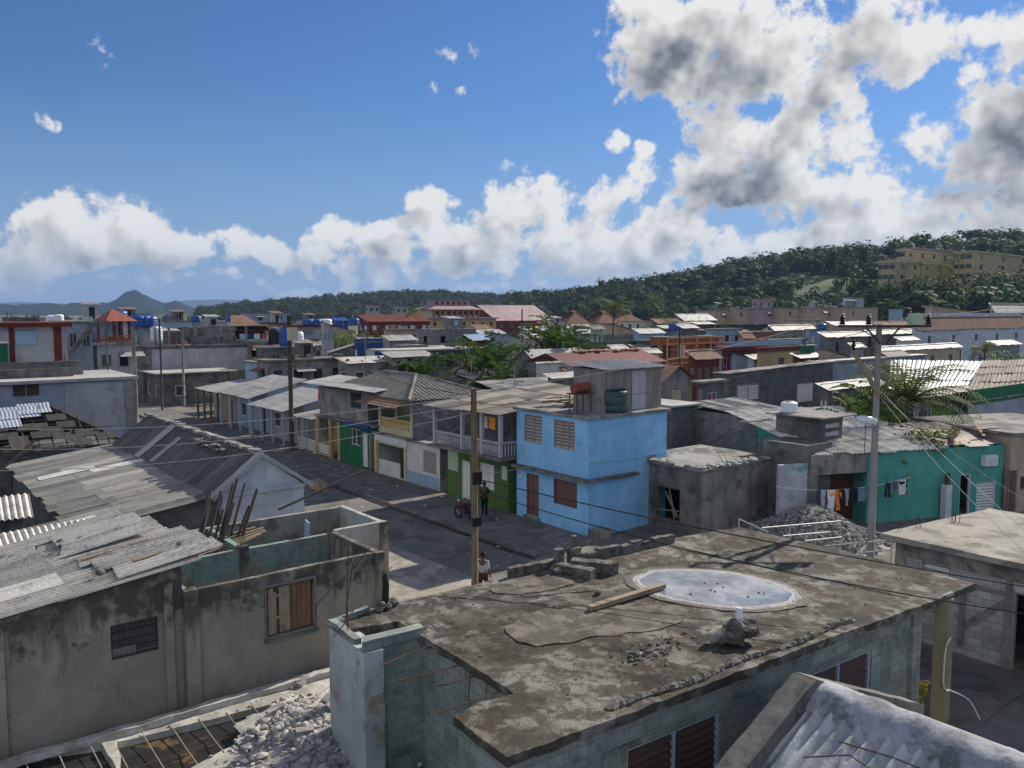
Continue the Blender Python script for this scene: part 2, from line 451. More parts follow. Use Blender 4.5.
MT['poledark'] = wood('tarred_pole_timber', (.085, .07, .058), (.05, .042, .036))
MT['poleconc'] = plaster('pole_concrete', (.30, .29, .27), (.25, .24, .225), .3)
MT['tankblue'] = flat('blue_plastic', (.02, .075, .28), .45, .4, .12)
MT['tankgreen'] = flat('dark_green_plastic', (.035, .075, .065), .5, .4, .3)
MT['tankwhite'] = flat('white_plastic', (.70, .72, .74), .4, .4, .06)
MT['black'] = flat('black_rubber', (.012, .012, .013), .6)
MT['glass'] = flat('dark_window_glass', (.02, .022, .025), .15, .6, .2)
MT['lampglass'] = flat('lamp_lens', (.62, .68, .72), .2, .6, .06)
MT['stone'] = mottle('broken_concrete', [(.33, .32, .30), (.41, .395, .37), (.24, .23, .215)], 3., bump=.8)
MT['stone_dk'] = mottle('grey_gravel', [(.26, .26, .24), (.33, .33, .31), (.18, .18, .165)], 3., bump=.8)
MT['stump'] = mottle('blackened_concrete', [(.14, .13, .115), (.19, .18, .16), (.075, .07, .062)], 3., bump=.9)
MT['leaf'] = leafmat('tree_leaf', (.055, .085, .025))
MT['leaf_lt'] = leafmat('sunny_leaf', (.09, .13, .03))
MT['banana'] = leafmat('banana_leaf', (.042, .075, .022), .22)
MT['frond'] = leafmat('palm_frond', (.065, .10, .035), .3)
MT['hillleaf'] = leafmat('hill_foliage', (.026, .046, .018), .38)
MT['weed'] = leafmat('yellowish_weed', (.20, .19, .04), .3)
MT['bark'] = wood('bark', (.16, .13, .10), (.10, .085, .065))
MT['hill'] = mottle('hill_scrub', [(.05, .075, .025), (.075, .10, .035), (.11, .12, .05)], .03, bump=.2, grain=.15)
MT['farhill'] = flat('far_forest', (.018, .028, .023), 1., .0, .5, .02)
MT['skin'] = flat('skin', (.16, .085, .055), .6, .3, .08)
def cloth(name, c): return flat(name, c, .9, .1, .12, 3.)
# ------------------------------------------------------------------ camera, sun, sky
cam = bpy.data.objects.new('camera', bpy.data.cameras.new('camera')); COL.objects.link(cam)
cam.location = (0, 0, EYE); cam.rotation_euler = (math.pi / 2 - PITCH, 0, 0)
cam.data.sensor_width = 36.; cam.data.lens = 36. * FPX / 1024.
cam.data.clip_start = .1; cam.data.clip_end = 40000.
scene.camera = cam
scene.view_settings.view_transform = 'Standard'; scene.view_settings.look = 'None'
scene.view_settings.exposure = 0.38; scene.view_settings.gamma = 1.; scene.view_settings.use_curve_mapping = False
SUN_AZ, SUN_EL = R(43.), R(34.)
sdir = Vector((math.sin(SUN_AZ) * math.cos(SUN_EL), math.cos(SUN_AZ) * math.cos(SUN_EL), math.sin(SUN_EL)))
sl = bpy.data.lights.new('sun', 'SUN'); sl.energy = 5.0; sl.angle = R(.5); sl.color = (1., .92, .79)
so = bpy.data.objects.new('sun', sl); COL.objects.link(so); so.rotation_euler = sdir.to_track_quat('Z', 'Y').to_euler()

wd = bpy.data.worlds.new('World'); scene.world = wd; wd.use_nodes = True


def sky(px, py):                                # azimuth and elevation of a sight line, degrees
    a, b = (px - 512) / FPX, (384 - py) / FPX; Y, Z = CP + b * SP, -SP + b * CP
    return math.degrees(math.atan2(a, Y)), math.degrees(math.atan2(Z, math.hypot(a, Y)))


def cloud_group(full=True):
    """cloud density as a function of sky direction (azimuth, elevation in degrees)"""
    g = bpy.data.node_groups.new('cloud_density' if full else 'cloud_bulk', 'ShaderNodeTree')
    g.interface.new_socket('azel', in_out='INPUT', socket_type='NodeSocketVector')
    g.interface.new_socket('density', in_out='OUTPUT', socket_type='NodeSocketFloat')
    t = NT(g); gi = t.n('NodeGroupInput').outputs[0]; go = t.n('NodeGroupOutput')
    # domain warp
    wv = t.n('ShaderNodeTexNoise', noise_dimensions='2D'); t.put(wv.inputs['Vector'], gi); wv.inputs['Scale'].default_value = .13; wv.inputs['Detail'].default_value = 3.
    d = t.n('ShaderNodeVectorMath', operation='SUBTRACT'); t.put(d.inputs[0], wv.outputs['Color']); d.inputs[1].default_value = (.5, .5, .5)
    p = t.n('ShaderNodeVectorMath', operation='MULTIPLY_ADD'); t.put(p.inputs[0], d.outputs[0]); p.inputs[1].default_value = (5., 4., 0); t.put(p.inputs[2], gi)
    p = p.outputs[0]
    S = 57.3 / FPX
    # cumulus banks: centre column, row, half width, half height (as seen), strength
    B = [(95, 232, 62, 34, 1.), (150, 246, 62, 26, 1.), (25, 246, 60, 28, .95), (60, 268, 100, 9, .75), (200, 262, 40, 13, .65),
         (262, 250, 42, 17, .95), (330, 250, 46, 22, .9), (385, 252, 55, 24, 1.), (432, 208, 32, 13, 1.), (470, 240, 65, 28, 1.), (535, 212, 46, 38, 1.), (500, 262, 90, 13, .85), (560, 250, 60, 30, 1.), (600, 270, 90, 13, .9), (740, 258, 110, 14, .9),
         (600, 235, 45, 40, 1.), (612, 138, 15, 14, .8), (642, 162, 14, 14, .7), (625, 190, 30, 22, .7), (660, 238, 50, 30, .95),
         (690, 42, 82, 46, 1.05), (755, 52, 76, 56, 1.05), (645, 10, 50, 26, .9), (735, 138, 52, 28, .95), (715, 192, 62, 30, 1.1), (775, 190, 50, 34, 1.), (810, 150, 50, 44, 1.0), (845, 205, 62, 34, .95),
         (875, 40, 55, 40, .95), (840, 95, 38, 50, .95), (955, 25, 60, 22, .85), (900, 228, 68, 28, .95), (965, 218, 60, 34, .95), (955, 145, 36, 28, .85), (1015, 110, 36, 42, 1.05), (1005, 168, 40, 26, .85),
         (800, 242, 150, 14, .95), (930, 236, 80, 14, .95), (1060, 180, 80, 70, 1.1), (1150, 100, 120, 110, 1.1), (-120, 250, 120, 40, 1.), (1300, 220, 200, 70, 1.),
         (462, 93, 14, 11, .70), (430, 86, 16, 9, .54), (441, 44, 16, 9, .54), (100, 50, 20, 15, .48), (46, 121, 10, 6, .42), (480, 36, 12, 9, .46), (300, 287, 330, 7, .50)]
    # unseen clouds added over and behind the camera (degrees) to brighten the shade
    BACK = [(180, 30, 28, 12), (-180, 30, 28, 12), (-135, 22, 22, 10), (140, 22, 22, 10), (-100, 36, 18, 10), (112, 42, 18, 10), (-70, 22, 14, 8), (75, 62, 30, 9), (-150, 58, 30, 9)]
    cur = None
    ALL = [(*sky(x, y), rx * S, ry * S, k) for x, y, rx, ry, k in B if full or rx > 25] + ([(*b, 1.) for b in BACK] if full else [])
    for x, y, rx, ry, k in ALL:
        q2 = t.n('ShaderNodeVectorMath', operation='MULTIPLY_ADD'); t.put(q2.inputs[0], p); q2.inputs[1].default_value = (1 / rx, 1 / ry, 0); q2.inputs[2].default_value = (-x / rx, -y / ry, 0)
        ln = t.n('ShaderNodeVectorMath', operation='DOT_PRODUCT'); t.put(ln.inputs[0], q2.outputs[0]); t.put(ln.inputs[1], q2.outputs[0])
        e = t.math('MULTIPLY_ADD', ln.outputs['Value'], -k * .55, k)
        cur = e if cur is None else t.math('SMOOTH_MAX', cur, e, .12)
    n1 = t.n('ShaderNodeTexNoise', noise_dimensions='2D'); t.put(n1.inputs['Vector'], gi); n1.inputs['Scale'].default_value = .42; n1.inputs['Detail'].default_value = 10. if full else 2.; n1.inputs['Roughness'].default_value = .6
    f = t.math('MULTIPLY_ADD', n1.outputs['Fac'], 2.05 if full else 1.5, -1.04 if full else -.76)
    if full:
        vo = t.n('ShaderNodeTexVoronoi', voronoi_dimensions='2D', feature='SMOOTH_F1'); t.put(vo.inputs['Vector'], p); vo.normalize = True
        vo.inputs['Scale'].default_value = .5; vo.inputs['Detail'].default_value = 2.; vo.inputs['Roughness'].default_value = .6; vo.inputs['Smoothness'].default_value = .35; vo.inputs['Lacunarity'].default_value = 2.6
        f = t.math('ADD', f, t.math('MULTIPLY_ADD', vo.outputs['Distance'], -.75, .30))
    out = t.math('ADD', t.math('MINIMUM', cur, 1.), f)
    t.L.new(out, go.inputs[0])
    return g


def build_world():
    t = NT(wd.node_tree); t.t.nodes.clear()
    out = t.n('ShaderNodeOutputWorld')
    nish = t.n('ShaderNodeTexSky', sky_type='NISHITA', sun_disc=False, sun_elevation=SUN_EL, sun_rotation=SUN_AZ, altitude=20., air_density=1., dust_density=.15, ozone_density=3.)
    dirv = t.n('ShaderNodeTexCoord').outputs['Generated']
    sp = t.n('ShaderNodeSeparateXYZ'); t.put(sp.inputs[0], dirv)
    az = t.math('MULTIPLY', t.math('ARCTAN2', sp.outputs[0], sp.outputs[1]), 57.3)
    el = t.math('MULTIPLY', t.math('ARCSINE', sp.outputs[2]), 57.3)
    cb = t.n('ShaderNodeCombineXYZ'); t.put(cb.inputs[0], az); t.put(cb.inputs[1], el)
    grp, soft = cloud_group(), cloud_group(False)
    def dens(off, grp=grp):
        v = t.n('ShaderNodeVectorMath', operation='ADD'); t.put(v.inputs[0], cb.outputs[0]); v.inputs[1].default_value = (*off, 0)
        g = t.n('ShaderNodeGroup'); g.node_tree = grp; t.put(g.inputs[0], v.outputs[0]); return g.outputs[0]
    d0, s1, s2 = dens((0, 0)), dens((.9, 1.1), soft), dens((2.6, 2.9), soft)
    alpha = t.ramp(d0, .36, .80)
    # light reaches the cloud from the sun side (up and to the right): the depth of cloud on the way shades it
    sh = t.math('ADD', t.math('MULTIPLY', t.ramp(s1, .45, 1.25), .45), t.math('MULTIPLY', t.ramp(s2, .45, 1.2), .55))
    sh = t.math('MULTIPLY', sh, t.ramp(d0, .45, 1.05, .25, 1.))
    # the thickest cores stay grey whatever lies behind them
    core = None
    for x, y, rx, ry, k in [(735, 190, 52, 24, .34), (700, 55, 70, 34, .22), (860, 40, 34, 34, .26), (1012, 128, 26, 36, .34), (770, 182, 22, 18, .2), (955, 195, 40, 14, .16), (150, 262, 60, 12, .14), (430, 268, 90, 9, .12), (800, 215, 60, 16, .16), (690, 140, 40, 16, .1)]:
        u0, w0 = sky(x, y)
        q = t.n('ShaderNodeVectorMath', operation='MULTIPLY_ADD'); t.put(q.inputs[0], cb.outputs[0]); a_, b_ = 57.3 / FPX * rx, 57.3 / FPX * ry; q.inputs[1].default_value = (1 / a_, 1 / b_, 0); q.inputs[2].default_value = (-u0 / a_, -w0 / b_, 0)
        l = t.n('ShaderNodeVectorMath', operation='DOT_PRODUCT'); t.put(l.inputs[0], q.outputs[0]); t.put(l.inputs[1], q.outputs[0])
        e = t.ramp(t.math('ADD', l.outputs['Value'], t.math('MULTIPLY', d0, -.8)), -.9, .9, k, 0.)
        core = e if core is None else t.math('MAXIMUM', core, e)
    lum = t.math('SUBTRACT', t.math('ADD', t.math('MULTIPLY_ADD', sh, -.50, .92), t.math('MULTIPLY', t.math('SUBTRACT', d0, s1), .30)), core)
    lum = t.math('MINIMUM', t.math('MAXIMUM', lum, .20), .98)
    dt = t.n('ShaderNodeVectorMath', operation='DOT_PRODUCT'); t.put(dt.inputs[0], dirv); dt.inputs[1].default_value = tuple(sdir)
    front = t.ramp(dt.outputs['Value'], .35, -.5, 1., 1.65)        # front-lit clouds opposite the sun, brightened further to lift the shade
    cc = t.mix(t.ramp(lum, .2, .7), (.84, .92, 1.05), (1., 1., .985))
    sc = t.n('ShaderNodeVectorMath', operation='SCALE'); t.put(sc.inputs[0], cc); t.put(sc.inputs['Scale'], t.math('MULTIPLY', t.math('MULTIPLY', lum, .66), front))
    far = t.ramp(el, 0., 5.5, .35, 1.)                               # low clouds sit behind more air
    bg1 = t.n('ShaderNodeBackground'); t.put(bg1.inputs[0], t.mix(t.ramp(el, 0., 15., .85, 0.), t.mix(1., nish.outputs[0], (.33, .49, .70), 'MULTIPLY'), (1.95, 3.0, 4.8))); bg1.inputs[1].default_value = SKY_STRENGTH
    bg2 = t.n('ShaderNodeBackground'); t.put(bg2.inputs[0], sc.outputs[0]); bg2.inputs[1].default_value = 1.
    mx = t.n('ShaderNodeMixShader'); t.put(mx.inputs[0], t.math('MULTIPLY', alpha, far)); t.L.new(bg1.outputs[0], mx.inputs[1]); t.L.new(bg2.outputs[0], mx.inputs[2])
    t.L.new(mx.outputs[0], out.inputs[0])


SKY_STRENGTH = .10
build_world()
scene.render.engine = 'CYCLES'
scene.cycles.use_denoising = True; wd.cycles.sampling_method = 'MANUAL'; wd.cycles.sample_map_resolution = 256
scene.cycles.max_bounces = 6; scene.cycles.volume_bounces = 0; scene.cycles.transparent_max_bounces = 6
scene.cycles.sample_clamp_indirect = 6.

# ------------------------------------------------------------------ ground, street, pavements
WF = Frame(0, 0, 0)


def structure(mb, name, mat, fr=GR, at=(0, 0, 0), **k):
    return tag(mb.build(name, mat, fr=fr, at=at, **k), kind='structure')


g = MB()
for (x0, x1, y0, y1) in [(-9000, 9000, -60, 9000)]: g.quad((x0, y0, -.02), (x1, y0, -.02), (x1, y1, -.02), (x0, y1, -.02))
structure(g, 'ground', MT['soil'], WF)
g = MB(); g.patch((-14, -8, .0), (60, -8, .0), (60, 140, .0), (-14, 140, .0), 60, 120, .03, .4)
structure(g, 'yard_ground', MT['lane'])
g = MB(); g.patch((13.3, 17, .03), (21.4, 17, .03), (21.4, 96, .03), (13.3, 96, .03), 20, 160, .02, .5)
structure(g, 'street', MT['asphalt'])
g = MB(); g.slab([(21.42, 25.2, .13), (24.98, 25.2, .13), (24.98, 96, .13), (21.42, 96, .13)], .15)
for k in range(24):
    u = 25.2 + k * 3.
    g.box(21.38, 21.58, u, u + 2.9, .0, rnd(.13, .155))
structure(g, 'pavement', MT['pave'])
g = MB(); g.slab([(11.6, 23., .1), (13.3, 23., .1), (13.3, 90, .1), (11.6, 90, .1)], .12)
structure(g, 'pavement_opposite', MT['pave'])
g = MB(); g.patch((13.3, 8, .035), (58, 8, .035), (58, 25.5, .035), (13.3, 25.5, .035), 70, 30, .03, .5)
structure(g, 'side_lane', MT['lane'])

# ------------------------------------------------------------------ hills
def hill(name, pts, Y0, Y1, Y2, mat, nx=120, ny=26, amp=0., sink=-2.):
    """pts: (column,row) of the skyline at ridge depth Y1 (callables of column); slope from Y0, falls to Y2"""
    xs = np.linspace(pts[0][0], pts[-1][0], nx); ys = np.interp(xs, [p[0] for p in pts], [p[1] for p in pts])
    vs = []; fs = []
    for x, y in zip(xs, ys):
        y0, y1, y2 = Y0(x), Y1(x), Y2(x)
        zr = EYE + (HORIZON - y) * y1 / FPX
        for j in range(ny):
            f = j / (ny - 1); Y = y0 + (y2 - y0) * f
            q = (Y - y0) / (y1 - y0) if Y < y1 else 1 - (Y - y1) / (y2 - y1)
            s = q * q * (3 - 2 * q); X = (x - 512) / FPX * Y
            z = sink + (zr - sink) * s + amp * s * mnoise.noise(Vector((X * .02, Y * .02, 0)))
            vs.append((X, Y, z))
    for i in range(len(xs) - 1):
        for j in range(ny - 1):
            a = i * ny + j; fs.append((a, a + ny, a + ny + 1, a + 1))
    m = MB(); m.add(vs, fs)
    structure(m, name, mat, WF, smooth=amp == 0)
    def H(x, Y):                                   # height at column x, depth Y
        y0, y1, y2 = Y0(x), Y1(x), Y2(x)
        zr = EYE + (HORIZON - float(np.interp(x, [p[0] for p in pts], [p[1] for p in pts]))) * y1 / FPX
        q = (Y - y0) / (y1 - y0) if Y < y1 else 1 - (Y - y1) / (y2 - y1)
        q = min(max(q, 0), 1); s = q * q * (3 - 2 * q); X = (x - 512) / FPX * Y
        return sink + (zr - sink) * s + amp * s * mnoise.noise(Vector((X * .02, Y * .02, 0)))
    return H


lin = lambda a, b, c, d: (lambda x: c + (d - c) * min(max((x - a) / (b - a), 0), 1))
HILLR = [(500, 311), (545, 308), (600, 300), (650, 293), (690, 286), (740, 278), (790, 271), (850, 266), (900, 262), (960, 259), (1024, 259), (1150, 252), (1350, 275), (1500, 300)]
HR = hill('wooded_hill', HILLR, lin(500, 900, 420, 170), lin(500, 900, 640, 480), lin(500, 900, 900, 800), MT['hill'], 160, 34, 5.)
HILLC = [(140, 317), (215, 314), (270, 309), (330, 304), (390, 300), (450, 301), (520, 302), (560, 302), (640, 302), (800, 310)]
HC = hill('wooded_ridge', HILLC, lin(0, 1, 560, 560), lin(0, 1, 1000, 1000), lin(0, 1, 1500, 1500), MT['hill'], 120, 24, 6.)
MOG = [(-260, 309), (-90, 305), (0, 306), (60, 304.5), (100, 305), (112, 303), (121, 298), (129, 294), (135, 292.3), (141, 292.3), (147, 295), (155, 300.5), (163, 304.5), (167, 305), (171, 302.8), (177, 300.3), (183, 303.6), (192, 309), (205, 312), (260, 315)]
hill('cone_hills', MOG, lin(0, 1, 2300, 2300), lin(0, 1, 3000, 3000), lin(0, 1, 3700, 3700), MT['farhill'], 420, 40, 14.)
FAR = [(-500, 306), (-200, 303), (0, 303), (20, 302), (50, 303), (110, 306), (160, 303.5), (185, 300.5), (215, 299.5), (240, 300), (262, 302), (300, 305), (380, 309), (500, 312)]
hill('far_range', FAR, lin(0, 1, 6500, 6500), lin(0, 1, 7800, 7800), lin(0, 1, 8800, 8800), MT['farhill'], 200, 16)
hz = MB(); hz.box(-9400, 9400, -120, 9400, -3, 190)
hm = bpy.data.materials.new('haze'); hm.use_nodes = True
for nd in list(hm.node_tree.nodes):
    if nd.type == 'BSDF_PRINCIPLED': hm.node_tree.nodes.remove(nd)
pv = hm.node_tree.nodes.new('ShaderNodeVolumePrincipled'); pv.inputs['Color'].default_value = (.36, .52, .84, 1.); pv.inputs["Density"].default_value = .00012; pv.inputs['Anisotropy'].default_value = .2
hm.node_tree.links.new(pv.outputs[0], [n for n in hm.node_tree.nodes if n.type == 'OUTPUT_MATERIAL'][0].inputs['Volume'])
tag(hz.build('haze', hm, fr=WF, at=(0, 0, 0)), kind='stuff')

# ------------------------------------------------------------------ forest on the hills
def proto_tree(kind, rng):
    """leaf clumps of one crown around the origin, height about 1"""
    q = []
    def leafq(c, s, nrm):
        a = Vector(nrm).cross(Vector((rng.uniform(-1, 1), rng.uniform(-1, 1), rng.uniform(-1, 1)))).normalized(); b = Vector(nrm).cross(a).normalized()
        q.append([c + a * s, c + b * s * .7, c - a * s, c - b * s * .7])
    if kind == 'palm':
        q.append([Vector((-.02, 0, 0)), Vector((.02, 0, 0)), Vector((.015, 0, .8)), Vector((-.015, 0, .8))])
        for k in range(15):
            an = k * 2.4; d = Vector((math.cos(an), math.sin(an), 0)); sd = Vector((-d.y, d.x, 0)) * .03
            up = rng.uniform(.1, .3); p = Vector((0, 0, .8)); pr = p
            for j in range(3):
                n = Vector((0, 0, .8)) + d * (.11 * (j + 1)) + Vector((0, 0, up * (j + 1) * .33 - .05 * (j + 1) ** 2))
                w0, w1 = (.4, 1., .8, .1)[j], (.4, 1., .8, .1)[j + 1]
                q.append([pr - sd * w0, pr + sd * w0, n + sd * w1, n - sd * w1]); pr = n
    else:
        lobes = [(Vector((rng.uniform(-.22, .22), rng.uniform(-.22, .22), rng.uniform(.35, .8))), rng.uniform(.16, .3)) for _ in range(6)]
        for c, r in lobes:
            for _ in range(26):
                n = Vector((rng.gauss(0, 1), rng.gauss(0, 1), rng.gauss(.3, 1))).normalized()
                leafq(c + n * r * rng.uniform(.5, .98), rng.uniform(.045, .085), (n + Vector((0, 0, .5))).normalized())
    return np.array([[tuple(p) for p in f] for f in q])


def forest(name, spots, mat, label):
    rng = random.Random(5)
    protos = {'palm': [proto_tree('palm', rng) for _ in range(5)], 'tree': [proto_tree('tree', rng) for _ in range(8)]}
    V = []; T = []
    for X, Y, z, h, w, kind in spots:
        p = rng.choice(protos[kind]); a = rng.uniform(0, 6.28); c, s = math.cos(a), math.sin(a)
        x = (p[..., 0] * c - p[..., 1] * s) * w + X; y = (p[..., 0] * s + p[..., 1] * c) * w + Y
        V.append(np.stack([x, y, p[..., 2] * h + z], -1)); t = rng.uniform(.15, .85)
        T.append(np.clip(t + np.array([rng.uniform(-.2, .2) for _ in range(len(p))]), 0, 1.2))
    V = np.concatenate(V).reshape(-1, 3); T = np.concatenate(T); n = len(T)
    me = bpy.data.meshes.new(name); me.vertices.add(n * 4); me.loops.add(n * 4); me.polygons.add(n)
    me.vertices.foreach_set('co', V.astype(np.float32).ravel()); me.loops.foreach_set('vertex_index', np.arange(n * 4, dtype=np.int32))
    me.polygons.foreach_set('loop_start', np.arange(0, n * 4, 4, dtype=np.int32))
    me.attributes.new('tone', 'FLOAT', 'FACE').data.foreach_set('value', T.astype(np.float32))
    me.materials.append(mat); me.update(calc_edges=True)
    o = bpy.data.objects.new(name, me); COL.objects.link(o)
    return tag(o, label, 'forest', kind='stuff')


rng = random.Random(11); sp = []
CLEAR = [(770, 880, 262, 306), (700, 900, 296, 330)]
while len(sp) < 4600:
    x = rng.uniform(510, 1180); y0, y1 = lin(500, 900, 420, 170)(x), lin(500, 900, 640, 480)(x)
    Y = y0 + (y1 - y0) * rng.uniform(.2, 1.12)
    if rng.random() > Y / y1: continue
    z = HR(x, Y); X = (x - 512) / FPX * Y; row = HORIZON - (z - EYE) * FPX / Y
    if 812 < x < 1060 and 288 < Y < 335: continue                      # hotel grounds
    if 715 < x < 885 and 250 < Y < 330 and mnoise.noise(Vector((X * .03, Y * .03, 4))) > -.18: continue   # grassy clearings
    if 690 < x < 900 and Y < 262: continue
    if 762 < x < 868 and 277 < row < 303 and mnoise.noise(Vector((x * .035, row * .08, 2))) > -.22: continue
    if 860 < x < 1080 and Y < 335 and HORIZON - (z + 9 - EYE) * FPX / Y < 285: continue
    if rng.random() < .16: h = rng.uniform(8, 13); sp.append((X, Y, z, h, h * .95, 'palm'))
    else: h = min(15, 4.2 + rng.expovariate(.3)); sp.append((X, Y, z - .5, h, h * rng.uniform(.8, 1.5), 'tree'))
forest('hillside_woods', sp, MT['hillleaf'], 'dense green woods with palms covering the slope of the big hill')
sp = []
while len(sp) < 2600:
    x = rng.uniform(200, 660); Y = 600 + 440 * rng.uniform(.0, 1.); X = (x - 512) / FPX * Y; z = HC(x, Y)
    h = rng.uniform(8, 14)
    sp.append((X, Y, z - .5, h, h * rng.uniform(.9, 1.5), 'palm' if rng.random() < .25 else 'tree'))
forest('ridge_woods', sp, MT['hillleaf'], 'hazy woods covering the long low ridge behind the town')

# wet gutter line beside the kerb, and litter in the street
g = MB(); g.add([(21.0 + .12 * mnoise.noise(Vector((k * .4, 0, 0))) + d, 25 + k * .5, .062) for k in range(120) for d in (0, .26)], [(2 * k, 2 * k + 1, 2 * k + 3, 2 * k + 2) for k in range(119)])
structure(g, 'gutter', flat('wet_gutter', (.035, .034, .032), .35, .5, .3))

g = MB(); g.patch((11.8, 16.5, .068), (18.2, 16.5, .068), (17.6, 30, .068), (11.8, 30, .068), 26, 54, .012, .8)  # paler sheet over the street: its sunlight is put into the colour
structure(g, 'painted_sun_patch', mottle('painted_sunlight', [(.30, .275, .23), (.36, .335, .285), (.22, .20, .17)], .45, bump=.4))
# ------------------------------------------------------------------ building library
def fmap(v0): return lambda h, z, d: (v0 + d, h, z)      # face towards the street (-v)
def smap(u0): return lambda h, z, d: (h, u0 + d, z)      # face towards the camera side (-u)


def fbox(mb, mp, h0, h1, z0, z1, d0, d1, t=.5, m=0):
    a, b = mp(h0, z0, d0), mp(h1, z1, d1)
    mb.box(min(a[0], b[0]), max(a[0], b[0]), min(a[1], b[1]), max(a[1], b[1]), z0, z1, t, m)


def opening(root, mp, o, near):
    """window or door standing in its reveal; o = (a, b, z0, z1, style, panel material, frame material)"""
    a, b, z0, z1, st = o[:5]
    pm = MT[o[5]] if len(o) > 5 else MT['louvre']; fm = MT[o[6]] if len(o) > 6 else MT['whitepaint']
    e = .05 if near else .08
    d0, d1 = .05, .12
    p = MB(); f = MB()
    def fr(h0, h1, q0, q1): fbox(f, mp, h0, h1, q0, q1, d0 - .02, d1 + .03)
    fr(a, a + e, z0, z1); fr(b - e, b, z0, z1); fr(a + e, b - e, z1 - e, z1)
    if st not in ('door', 'gate', 'opendoor'): fr(a + e, b - e, z0, z0 + e)
    if st in ('louvre', 'louvre2', 'louvre3'):
        leaves = {'louvre': 1, 'louvre2': 2, 'louvre3': 3}[st]
        for k in range(1, leaves):
            x = a + (b - a) * k / leaves; fr(x - e / 2, x + e / 2, z0 + e, z1 - e)
        pitch = .14 if near else .17
        n = max(3, int((z1 - z0 - 2 * e) / pitch))
        for i in range(n):
            q = z0 + e + (z1 - z0 - 2 * e) * i / n; q2 = z0 + e + (z1 - z0 - 2 * e) * (i + .70) / n
            for k in range(leaves):
                x0, x1 = a + e + (b - a - 2 * e) * k / leaves + .004, a + e + (b - a - 2 * e) * (k + 1) / leaves - .004
                t = rnd(.4, .6)
                p.quad(mp(x0, q, d0 + .005), mp(x1, q, d0 + .005), mp(x1, q2, d1 - .005), mp(x0, q2, d1 - .005), t)
        fbox(p, mp, a + e, b - e, z0 + e, z1 - e, d1 + .012, d1 + .022, -.62)  # near-black backing: the shade between the slats is put into its tone
        nm = 'window'
    elif st == 'shutter':
        k = max(2, int((b - a) / .14)); mid = k // 2
        for i in range(k):
            x0, x1 = a + e + (b - a - 2 * e) * i / k, a + e + (b - a - 2 * e) * (i + 1) / k
            fbox(p, mp, x0 + .006 + (.015 if i == mid else 0), x1 - .006, z0 + e, z1 - e, d0 + rnd(0, .01), d1, rnd(.35, .65))
        for q in (.2, .8):
            z = z0 + (z1 - z0) * q; fbox(p, mp, a + e, b - e, z - .04, z + .04, d0 - .018, d0 - .001, .45)
        nm = 'window'
    elif st in ('door', 'panel'):
        fbox(p, mp, a + e, b - e, z0, z1 - e, d0 + .03, d1, .5)
        w, h = b - a, z1 - z0
        for q0, q1 in ((.08, .45), (.52, .93)):
            for c0, c1 in (((.12, .46), (.54, .88)) if w > .5 else ((.15, .85),)):
                fbox(p, mp, a + w * c0, a + w * c1, z0 + h * q0, z0 + h * q1, d0 + .012, d0 + .029, .6)
        nm = 'door' if st == 'door' else 'window'
    elif st in ('grid', 'gate'):
        nx, nz = max(3, int((b - a) / .16)), max(2, int((z1 - z0) / .35))
        for i in range(nx):
            x = a + e + (b - a - 2 * e) * i / nx; fbox(p, mp, x - .012, x + .012, z0 + e, z1 - e, d0, d0 + .025)
        for i in range(1, nz):
            z = z0 + (z1 - z0) * i / nz; fbox(p, mp, a + e, b - e, z - .015, z + .015, d0 + .026, d0 + .045)
        nm = 'window' if st == 'grid' else 'gate'
    elif st == 'glass':
        fbox(p, mp, a + e, b - e, z0 + e, z1 - e, d1, d1 + .02)
        fr((a + b) / 2 - e / 2, (a + b) / 2 + e / 2, z0 + e, z1 - e)
        nm = 'window'
    elif st in ('hole', 'opendoor'):
        nm = 'window_frame' if st == 'hole' else 'door_frame'
        f.build(nm, fm, root); return
    elif st == 'boarded':
        fbox(p, mp, a + e, b - e, z0 + e, z1 - e, d1 - .01, d1 + .02); nm = 'window'
    po = p.build(nm, pm, root)
    if near: f.build('frame', fm, po)
    else:
        # far openings keep their frame in the same mesh
        me = po.data; k = len(me.materials); me.materials.append(fm)
        import bmesh
        bm = bmesh.new(); bm.from_mesh(me); off = ROOT[root]
        lay = bm.faces.layers.float.get('tone')
        vs = [bm.verts.new((q[0] - off[0], q[1] - off[1], q[2] - off[2])) for q in f.v]
        for fc in f.f:
            nf = bm.faces.new([vs[i] for i in fc]); nf.material_index = k; nf[lay] = .5
        bm.to_mesh(me); bm.free()


